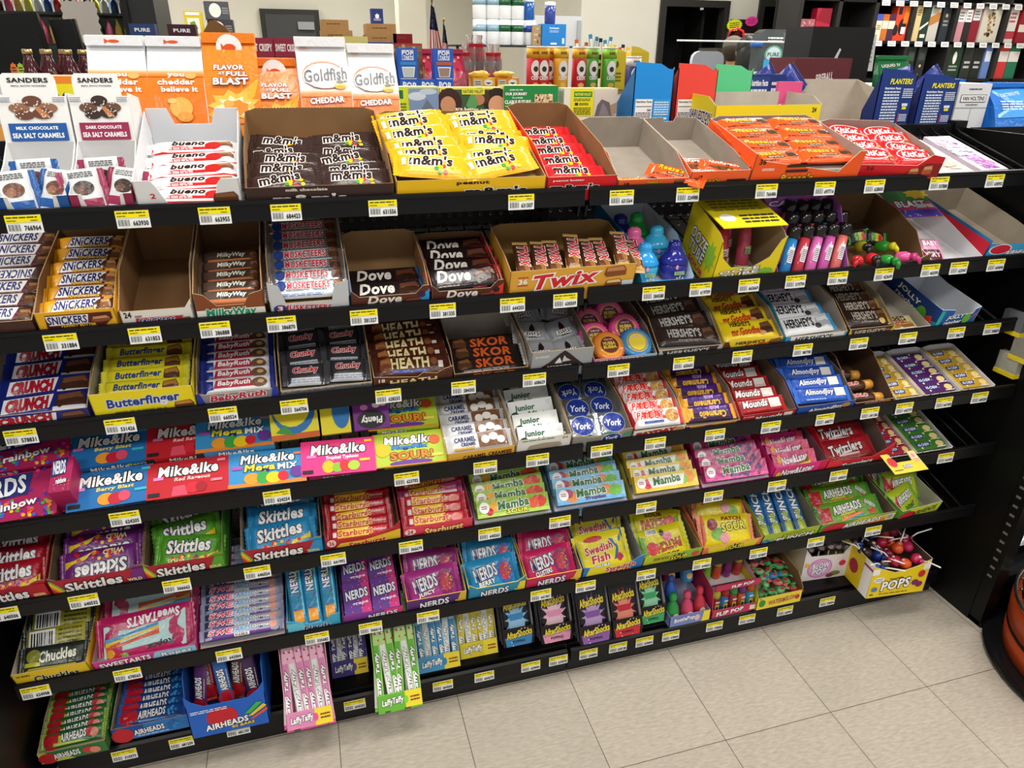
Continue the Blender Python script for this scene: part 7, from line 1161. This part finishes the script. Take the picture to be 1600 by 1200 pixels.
# black display panels beside the bottles, grey jagged sign
for x0, x1, z1, y, lab in ((-1.66, -1.475, 1.64, 2.2, 'broad black display panel behind the dark red bottles'), (-1.45, -1.37, 1.63, 2.3, 'narrow black display panel by the cooler doors')):
    g = thing('menu_board', lab, 'panel', TX(x0, y, ZM) @ RY(-4)); b = MB(); b.box((0, 0, 0), (x1 - x0, .03, z1 - ZM), mat('161719', 'metal')); b.build('panel', g); b = MB(); b.box((x1 - x0 + .004, 0, 0), (x1 - x0 + .014, .03, z1 - ZM), BK2); b.build('edge_rail', g)
b = MB(); pts = []
for q in range(40): a_ = 2 * math.pi * q / 40; rr = 1 if q % 2 else .9; pts.append((.085 * rr * max(-1, min(1, 1.3 * math.cos(a_))), .1 * rr * max(-1, min(1, 1.3 * math.sin(a_)))))
b.slab(pts, Vector((0, 0, 0)), X, Z, -Y, .002, mat('c4bfb8'), mat('c4bfb8'), mat('c4bfb8')); b.box((-.003, .002, -.25), (.003, .006, -.08), mat('888', 'steel')); o = b.build('burst_sign', None, TX(-1.55, 3.2, 1.65)); tag(o, 'blank grey jagged sign in front of the cooler glass', 'sign')
g = thing('sign_post', 'slim counter holding the blank grey sign', 'stand'); b = MB(); b.box((-1.75, 3.15, 0), (-1.35, 3.5, 1.4), BK); b.build('plinth', g)

# checkout counter with boxes, chair, screens, people beyond
g = thing('checkout_counter', 'checkout counter with clear guard in front of the two dark doorways', 'counter'); b = MB(); b.box((1.9, 3.6, 0), (4.6, 4.1, 1.3), mat('4a4540', 'metal')); b.build('body', g); b = MB(); b.box((1.85, 3.55, 1.3), (4.65, 4.15, 1.33), mat('b8b4ac')); b.build('worktop', g)
b = MB(); b.box((2.25, 4.0, 1.33), (3.3, 4.01, 1.62), mat('e8f0f0', 'glass')); b.tube([(2.25, 4.0, 1.625), (3.3, 4.0, 1.625)], .006, mat('c8ccca', 'metal')); b.build('clear_guard', g)
r = thing('office_chair', 'pale grey rounded chair back seen over the green box', 'chair', TX(1.95, 3.0, 0)); b = MB(); q = [(-.1, 1.1), (.1, 1.1)] + [(.06 + .05 * math.cos(a_), 1.5 + .05 * math.sin(a_)) for a_ in (0, .5, 1, 1.57)] + [(-.06 + .05 * math.cos(a_), 1.5 + .05 * math.sin(a_)) for a_ in (1.57, 2.1, 2.6, 3.14)]
b.slab(q, Vector((0, 0, 0)), X, Z, -Y, .03, mat('c6cdd8', 'matte'), mat('c6cdd8', 'matte'), mat('c6cdd8', 'matte')); b.build('backrest', r); b = MB(); b.lathe([(.2, .7), (.21, .72), (.2, .76)], mat('c6cdd8', 'matte'), 20); b.build('seat', r)
b = MB(); b.tube([(0, .02, 0), (0, .02, 1.15)], .025, BK); b.lathe([(.22, 0), (.2, .03), (.04, .06)], BK, 20); b.build('pedestal', r)
def person(x, y, H, yaw, lab, hair, top, cap=None):
    """standing figure grown from a skeleton with the skin modifier; jacket, trousers, hair as parts"""
    root = thing('person', lab, 'person', TX(x, y, 0) @ RZ(yaw)); s = H / 1.72
    J = {'pel': (0, 0, .95, .13), 'wst': (0, 0, 1.1, .12), 'cst': (0, .01, 1.3, .145), 'nkb': (0, .01, 1.44, .075), 'nck': (0, -.005, 1.5, .055), 'hd1': (0, -.02, 1.57, .085), 'hd2': (0, -.02, 1.66, .088)}
    E = [('pel', 'wst'), ('wst', 'cst'), ('cst', 'nkb'), ('nkb', 'nck'), ('nck', 'hd1'), ('hd1', 'hd2')]
    for sx, n in ((-1, 'l'), (1, 'r')):
        J.update({n + 'sh': (sx * .17, .01, 1.39, .06), n + 'el': (sx * .21, 0, 1.12, .045), n + 'wr': (sx * .2, -.14, .96, .032), n + 'ha': (sx * .19, -.22, .94, .036), n + 'hp': (sx * .09, 0, .9, .095), n + 'kn': (sx * .1, -.01, .5, .06), n + 'an': (sx * .1, .02, .09, .042), n + 'to': (sx * .11, -.13, .04, .035)})
        E += [('cst', n + 'sh'), (n + 'sh', n + 'el'), (n + 'el', n + 'wr'), (n + 'wr', n + 'ha'), ('pel', n + 'hp'), (n + 'hp', n + 'kn'), (n + 'kn', n + 'an'), (n + 'an', n + 'to')]
    def grow(name, keys, m, k):
        me = bpy.data.meshes.new(name); ks = [q for q in J if q in keys]; me.from_pydata([tuple(c * s for c in J[q][:3]) for q in ks], [(ks.index(a_), ks.index(c_)) for a_, c_ in E if a_ in keys and c_ in keys], [])
        me.materials.append(m); o = link(name, me, root); o.modifiers.new('skin', 'SKIN'); o.modifiers.new('sub', 'SUBSURF').render_levels = 2
        for i, q in enumerate(ks): v = me.skin_vertices[0].data[i]; v.radius = (J[q][3] * s * k, J[q][3] * s * k); v.use_root = (i == 0)
        return o
    grow('body', set(J), mat('a87858', 'wall'), .94)
    grow('jacket', {q for q in J if q[:3] in ('pel', 'wst', 'cst', 'nkb') or q[1:] in ('sh', 'el', 'wr')}, mat(top, 'matte'), 1.08)
    grow('trousers', {'pel'} | {q for q in J if q[1:] in ('hp', 'kn', 'an')}, mat('22252c', 'matte'), 1.07)
    b = MB(); b.ball((0, -.0, 1.63 * s), .105 * s, .12 * s, .125 * s, mat(hair, 'hair'), 20, 12)
    if not cap: b.lathe([(.05, 1.2 * s), (.1, 1.25 * s), (.11, 1.45 * s), (.108, 1.6 * s), (.07, 1.68 * s)], mat(hair, 'hair'), 20, (0, .035, 0))
    b.build('hair', root)
    if cap:
        b = MB(); b.ball((0, -.01, 1.665 * s), .112 * s, .125 * s, .1 * s, mat(cap, 'matte'), 18, 10); b.build('cap', root)
    for sx in (-1, 1):   # face looks along -y of the figure
        b = MB(); b.ball((sx * .032, -.098 * s, 1.625 * s), .011, .008, .008, mat('f0ece8'), 8, 6); b.ball((sx * .032, -.105 * s, 1.625 * s), .005, .004, .005, mat('2a1a12'), 8, 6); b.build('eye', root)
        b = MB(); b.ball((sx * .092 * s, -.01, 1.6 * s), .012, .02, .03, mat('a87858', 'wall'), 8, 6); b.build('ear', root)
    b = MB(); b.ball((0, -.108 * s, 1.59 * s), .012, .018, .02, mat('a87858', 'wall'), 8, 6); b.build('nose', root)
    b = MB(); b.ball((0, -.1 * s, 1.545 * s), .024, .008, .007, mat('8a4a40', 'wall'), 8, 6); b.build('mouth', root)
person(3.62, 5.2, 1.665, 175, 'person with long dark hair and black jacket, seen from behind', '17110f', '121214')
person(3.84, 5.8, 1.67, 140, 'person in a greyish brown cap partly behind the dark-haired one', '3a2a20', '4a4038', '6a6258')
r = thing('red_basket', 'red plastic basket with a handle above the dark-haired person', 'basket', TX(4.2, 6.35, 1.6)); b = MB(); b.lathe([(.08, 0), (.12, .02), (.13, .08)], mat('c8202a', 'gloss'), 20); b.build('basket', r); b = MB(); b.tube([(-.11, 0, .08), (-.08, 0, .17), (0, 0, .2), (.08, 0, .17), (.11, 0, .08)], .012, mat('d8242e', 'gloss')); b.build('handle', r)
g = thing('basket_stand', 'dark counter cabinet in front of the black poster', 'cabinet'); b = MB(); b.box((3.9, 6.2, 0), (4.5, 6.6, 1.6), mat('3a3632', 'metal')); b.build('body', g)
r = thing('water_jug_display', 'clear rounded water jug with green round label before the doorway', 'water jug', TX(3.52, 4.62, 1.4)); b = MB(); b.slab([(-.15, 0), (.15, 0), (.155, .26), (.14, .31), (.1, .335), (-.1, .335), (-.14, .31), (-.155, .26)], Vector((0, 0, 0)), X, Z, -Y, .12, mat('a8b0b0', 'clear'), mat('a8b0b0', 'clear'), mat('a8b0b0', 'clear'))
art(b, 'e .5 .42 .3 .22 6a9a80;e .5 .42 .24 .18 cfd8d8;t .5 .42 .4 .1 2a5a48 - 0 0 PURE;l .25 .7 .75 .85 e8eeee 2', Vector((-.15, 0, 0)), X, Z, -Y, .3, .33); b.build('jug', r)
b = MB(); b.lathe([(.05, 0), (.055, .01), (.05, .04)], mat('1f5fc0', 'gloss'), 16, (-.17, .02, .2)); b.build('blue_cap', r)
g = thing('jug_counter', 'pale counter box under the clear water jug', 'counter'); b = MB(); b.box((3.28, 4.5, 0), (3.85, 4.8, 1.4), mat('c9c6be')); b.build('body', g)
cartonbox(3.4, 3.68, 4.52, 1.5, .05, '3aa0d8', 't .5 .5 .5 .4 e8f4fa - 0 0 Dasani', 'light blue drink sign at the foot of the water jug', z0=1.4, name='small_sign', cat='sign')
b = MB(); b.box((0, 0, 0), (.39, .01, .5), mat('1c1214')); art(b, 'p 5a1418 .05 .05 .5 .1 .4 .8 .1 .6;l .5 .5 .95 .7 d8ccc8 2;l .4 .2 .8 .3 8a8080 2', Vector((0, 0, 0)), X, Z, -Y, .39, .5); o = b.build('poster', None, TX(5.04, 7.985, 1.46) if False else TX(5.08, 7.94, 1.46)); tag(o, 'black and maroon poster on the wall between the doorways', 'poster')
for c, x, z, sx, lab in (('d8e81a', 5.13, 1.89, .12, 'fluorescent yellow starburst sign on the black poster'), ('f03aa0', 5.38, 1.94, .1, 'fluorescent pink starburst sign above the black poster')):
    b = MB(); b.slab([(sx * (1 if q % 2 else .84) * math.cos(2 * math.pi * q / 36), sx * .62 * (1 if q % 2 else .84) * math.sin(2 * math.pi * q / 36)) for q in range(36)], Vector((0, 0, 0)), X, Z, -Y, .003, mat(c), mat(c), mat(c)); art(b, 'l .2 .25 .8 .75 7a3a2a 3', Vector((-sx, 0, -sx * .6)), X, Z, -Y, 2 * sx, 1.2 * sx); o = b.build('burst_sign', None, TX(x, 7.92, z) @ RY(-5)); tag(o, lab, 'sign')
# black carton with torn logo, maroon whisky carton, green pouch, paper
g = thing('liquor_table', 'low dark display table behind the nut boxes', 'shelving'); b = MB(); b.box((1.6, 1.9, 0), (3.4, 2.76, 1.34), BK); b.build('plinth', g)
cartonbox(2.3, 2.72, 2.5, 1.68, .25, '17171a', 'p e8e4e0 .4 .5 .47 .68 .5 .66 .46 .52;p e8e4e0 .5 .48 .56 .5 .55 .46 .5 .45', 'big black carton with a torn white mark behind maroon carton', side='r 0 0 1 1 17171a', z0=1.341, name='large_carton')
cartonbox(1.88, 2.24, 2.05, 1.52, .2, '6a2a32', 't .55 .5 .3 .22 f0e4e4 - .1 8 FIREBALL;r .5 .2 .6 .26 d8403a', 'maroon spirits carton with white lettering before the big black carton', z0=1.341, yaw=4)
root, b, zf, h, hw, d = snackbag(2.35, 2.55, 2.0, 1.535, 't .4 .7 .6 .1 f0f4f0 - 0 4 LIQUID_IV;l .1 .4 .9 .6 d8e8d8 3', '1f7a44', 'green drink-mix pouch with white lettering beside the big black carton'); b.build('folded_top', root)
b = MB(); b.box((0, 0, 0), (.1, .004, .2), mat('eceeee')); art(b, 'l .15 .2 .85 .8 aaa 5', Vector((0, 0, 0)), X, Z, -Y, .1, .2); o = b.build('paper_notice', None, TX(2.74, 2.6, 1.45) @ RX(-6)); tag(o, 'white paper notice beside the big black carton', 'notice')

# ---------------------------------------------------------------- wall of boxed spirits
g = thing('spirits_shelving', 'tall black wall shelving of boxed spirits', 'shelving')
b = MB(); b.box((4.84, 6.6, 0), (8.6, 6.64, 3.0), mat('0e0e0f', 'metal')); b.build('back_panel', g)
XS = (4.87, 5.37, 5.86, 6.38, 7.0, 7.75, 8.5)
for x in XS:
    b = MB(); b.box((x - .025, 6.2, 0), (x + .025, 6.6, 3.0), mat('2c2b2a', 'metal')); b.build('upright', g)
for z in (1.3, 1.7, 2.11, 2.5):
    b = MB(); b.box((4.87, 6.2, z - .03), (8.5, 6.6, z), mat('1a1a1a', 'metal')); b.build('shelf', g)
def spirit(x0, x1, z, h, c, spec, lab, y=6.24): cartonbox(x0, x1, y, z + h, min(.1, x1 - x0), c, spec, lab, z0=z, name='spirits_box', cat='spirits box')
lbl = lambda c: f'r .1 .55 .9 .85 {c};l .2 .6 .8 .8 555 3;k .5 .4 .16 .06 d8c080 6'
SPB = [(5.92, 6.0, 1.701, .27, 'e8dcb8', 'r 0 .75 1 1 4a5ac0;r 0 0 1 .3 e8dcc8;l .2 .4 .8 .6 666 3', 'cream and blue spirits box first in the orange row'), (6.005, 6.085, 1.701, .27, 'c8702a', 'r 0 .45 1 .75 f0e4cc;r 0 .9 1 1 c8602a', 'orange and cream spirits box second in the row'), (6.09, 6.175, 1.701, .27, '4a2a4a', 'r 0 .45 1 .75 f0e4cc', 'purple and cream spirits box third in the row'), (6.18, 6.35, 1.701, .36, 'd8482a', 'e .1 .3 .2 .16 2a1a1a;e .6 .4 .3 .24 2a1a1a;r .55 .2 .9 .4 e8e8e8;r .1 .75 .4 .95 2a1a1a;p e87a2a .6 .5 1 .5 1 1 .6 1', 'large bright orange spirits box with black circles'),
 (6.45, 6.53, 1.701, .37, 'd8c08a', 'l .2 .7 .8 .9 7a6a3a 3', 'tan spirits box first in the tall centre bay'), (6.535, 6.65, 1.701, .37, '22382e', 'p f0ece4 0 .3 .9 .5 .9 .56 0 .38;r .2 .1 .8 .2 e8e4d8', 'dark green spirits box with a white slash'), (6.655, 6.79, 1.701, .39, 'c4bfb8', 'p b8783a 0 .4 1 .55 1 .8 0 .65;l .2 .86 .8 .94 6a4a2a 1', 'grey spirits box with an amber picture band'), (6.83, 6.94, 1.701, .39, '2a323a', 'k .5 .7 .2 .06 c8a070 6;l .2 .4 .8 .6 999 2', 'slate spirits box at the end of centre bay'),
 (7.05, 7.16, 1.701, .38, 'c88a98', 'r 0 .56 1 .9 f0eef0;l .2 .6 .8 .85 666 3', 'pink and white spirits box'), (7.165, 7.26, 1.701, .38, '2a2628', 'r 0 .56 1 .9 f0eef0;l .2 .6 .8 .85 666 3', 'black and white spirits box beside the pink one'), (7.265, 7.39, 1.701, .4, '8a1f30', 'r .1 .58 .9 .9 f0eef0;l .2 .62 .8 .85 666 3', 'crimson and white spirits box'), (7.42, 7.69, 1.701, .42, 'd4cdc0', 'd .3 .2 .7 .95 .06 40 8a6a3a,5a4a2a,b89a6a 3;e .5 .2 .1 .06 3a2a1a', 'wide stone spirits box with brown branch picture'), (7.8, 7.95, 1.701, .42, 'e8e0dc', 'r 0 .1 1 .3 b83a4a;l .2 .5 .8 .8 b03a4a 3', 'white and red spirits box past the branch picture'), (8.0, 8.2, 1.701, .4, '9a2030', 'r 0 .3 1 .5 e8e0d8', 'deep red spirits box at the shelf end'),
 (6.45, 6.56, 1.301, .34, '24282a', lbl('3a4a3a'), 'black spirits box low in the centre bay'), (6.6, 6.72, 1.301, .34, '22262a', lbl('2a3a34'), 'second black spirits box low in the centre bay'), (7.05, 7.25, 1.301, .38, '1a3a2a', 'e .5 .6 .14 .18 f0f0e8;l .2 .2 .8 .4 aaa 2', 'dark green spirits box with a white oval'), (7.28, 7.42, 1.301, .34, '2a2e2a', 'l .2 .3 .8 .6 c8c8c8 2', 'charcoal spirits box beside the white oval one'), (7.43, 7.57, 1.301, .34, '1f2422', 'l .2 .3 .8 .6 c8c8c8 2', 'black spirits box with grey lettering low on the wall'), (7.6, 7.7, 1.301, .38, '6a8ac8', 'r .1 .5 .9 .8 e0e6f4', 'periwinkle spirits box beside an upright'), (7.8, 7.96, 1.301, .38, 'd83a3a', 'r 0 .5 1 .8 f0eaea;k .5 .3 .4 .12 d83a3a 6', 'red and white spirits box low at the end'), (7.97, 8.13, 1.301, .38, '1f7a5a', 'r 0 .5 1 .8 f0eaea', 'green and white spirits box low at the end'), (4.9, 5.0, 1.701, .2, 'a8606a', 'd .1 .1 .9 .9 .08 20 5a2a30,d8a0a8 3', 'speckled pink bottle carton near the doorway'), (5.005, 5.1, 1.701, .2, 'a8606a', 'd .1 .1 .9 .9 .08 20 5a2a30,d8a0a8 4', 'second speckled pink bottle carton near the doorway'), (5.11, 5.3, 1.701, .31, 'b01f38', 'p 8a1428 0 .6 1 .5 1 1 .3 1', 'ruby red spirits box near the doorway'), (5.45, 5.55, 1.301, .3, '6a1f24', lbl('c8b8a8'), 'maroon spirits box behind the black carton'), (6.0, 6.3, 2.111, .1, '8a9ac0', 'l .1 .2 .9 .8 fff 2', 'pale blue carton on the upper shelf')]
for q in SPB: spirit(*q)
for i in range(26):
    x = 5.95 + (i % 13) * .19; z = 1.697 if i < 13 else 2.107
    b = MB(); b.box((-.055, 0, -.055), (.055, .002, 0), mat('f0f0f0')); art(b, 'l .15 .2 .85 .8 777 2', Vector((-.055, 0, -.055)), X, Z, -Y, .11, .055); o = b.build('shelf_label', None, TX(x, 6.19, z) @ RX(-12)); tag(o, f'white shelf label on the {"main" if i < 13 else "upper"} spirits shelf, {"first second third fourth fifth sixth seventh eighth ninth tenth eleventh twelfth thirteenth".split()[i % 13]} from the doorway', 'shelf label', 'white labels on the spirits shelves')
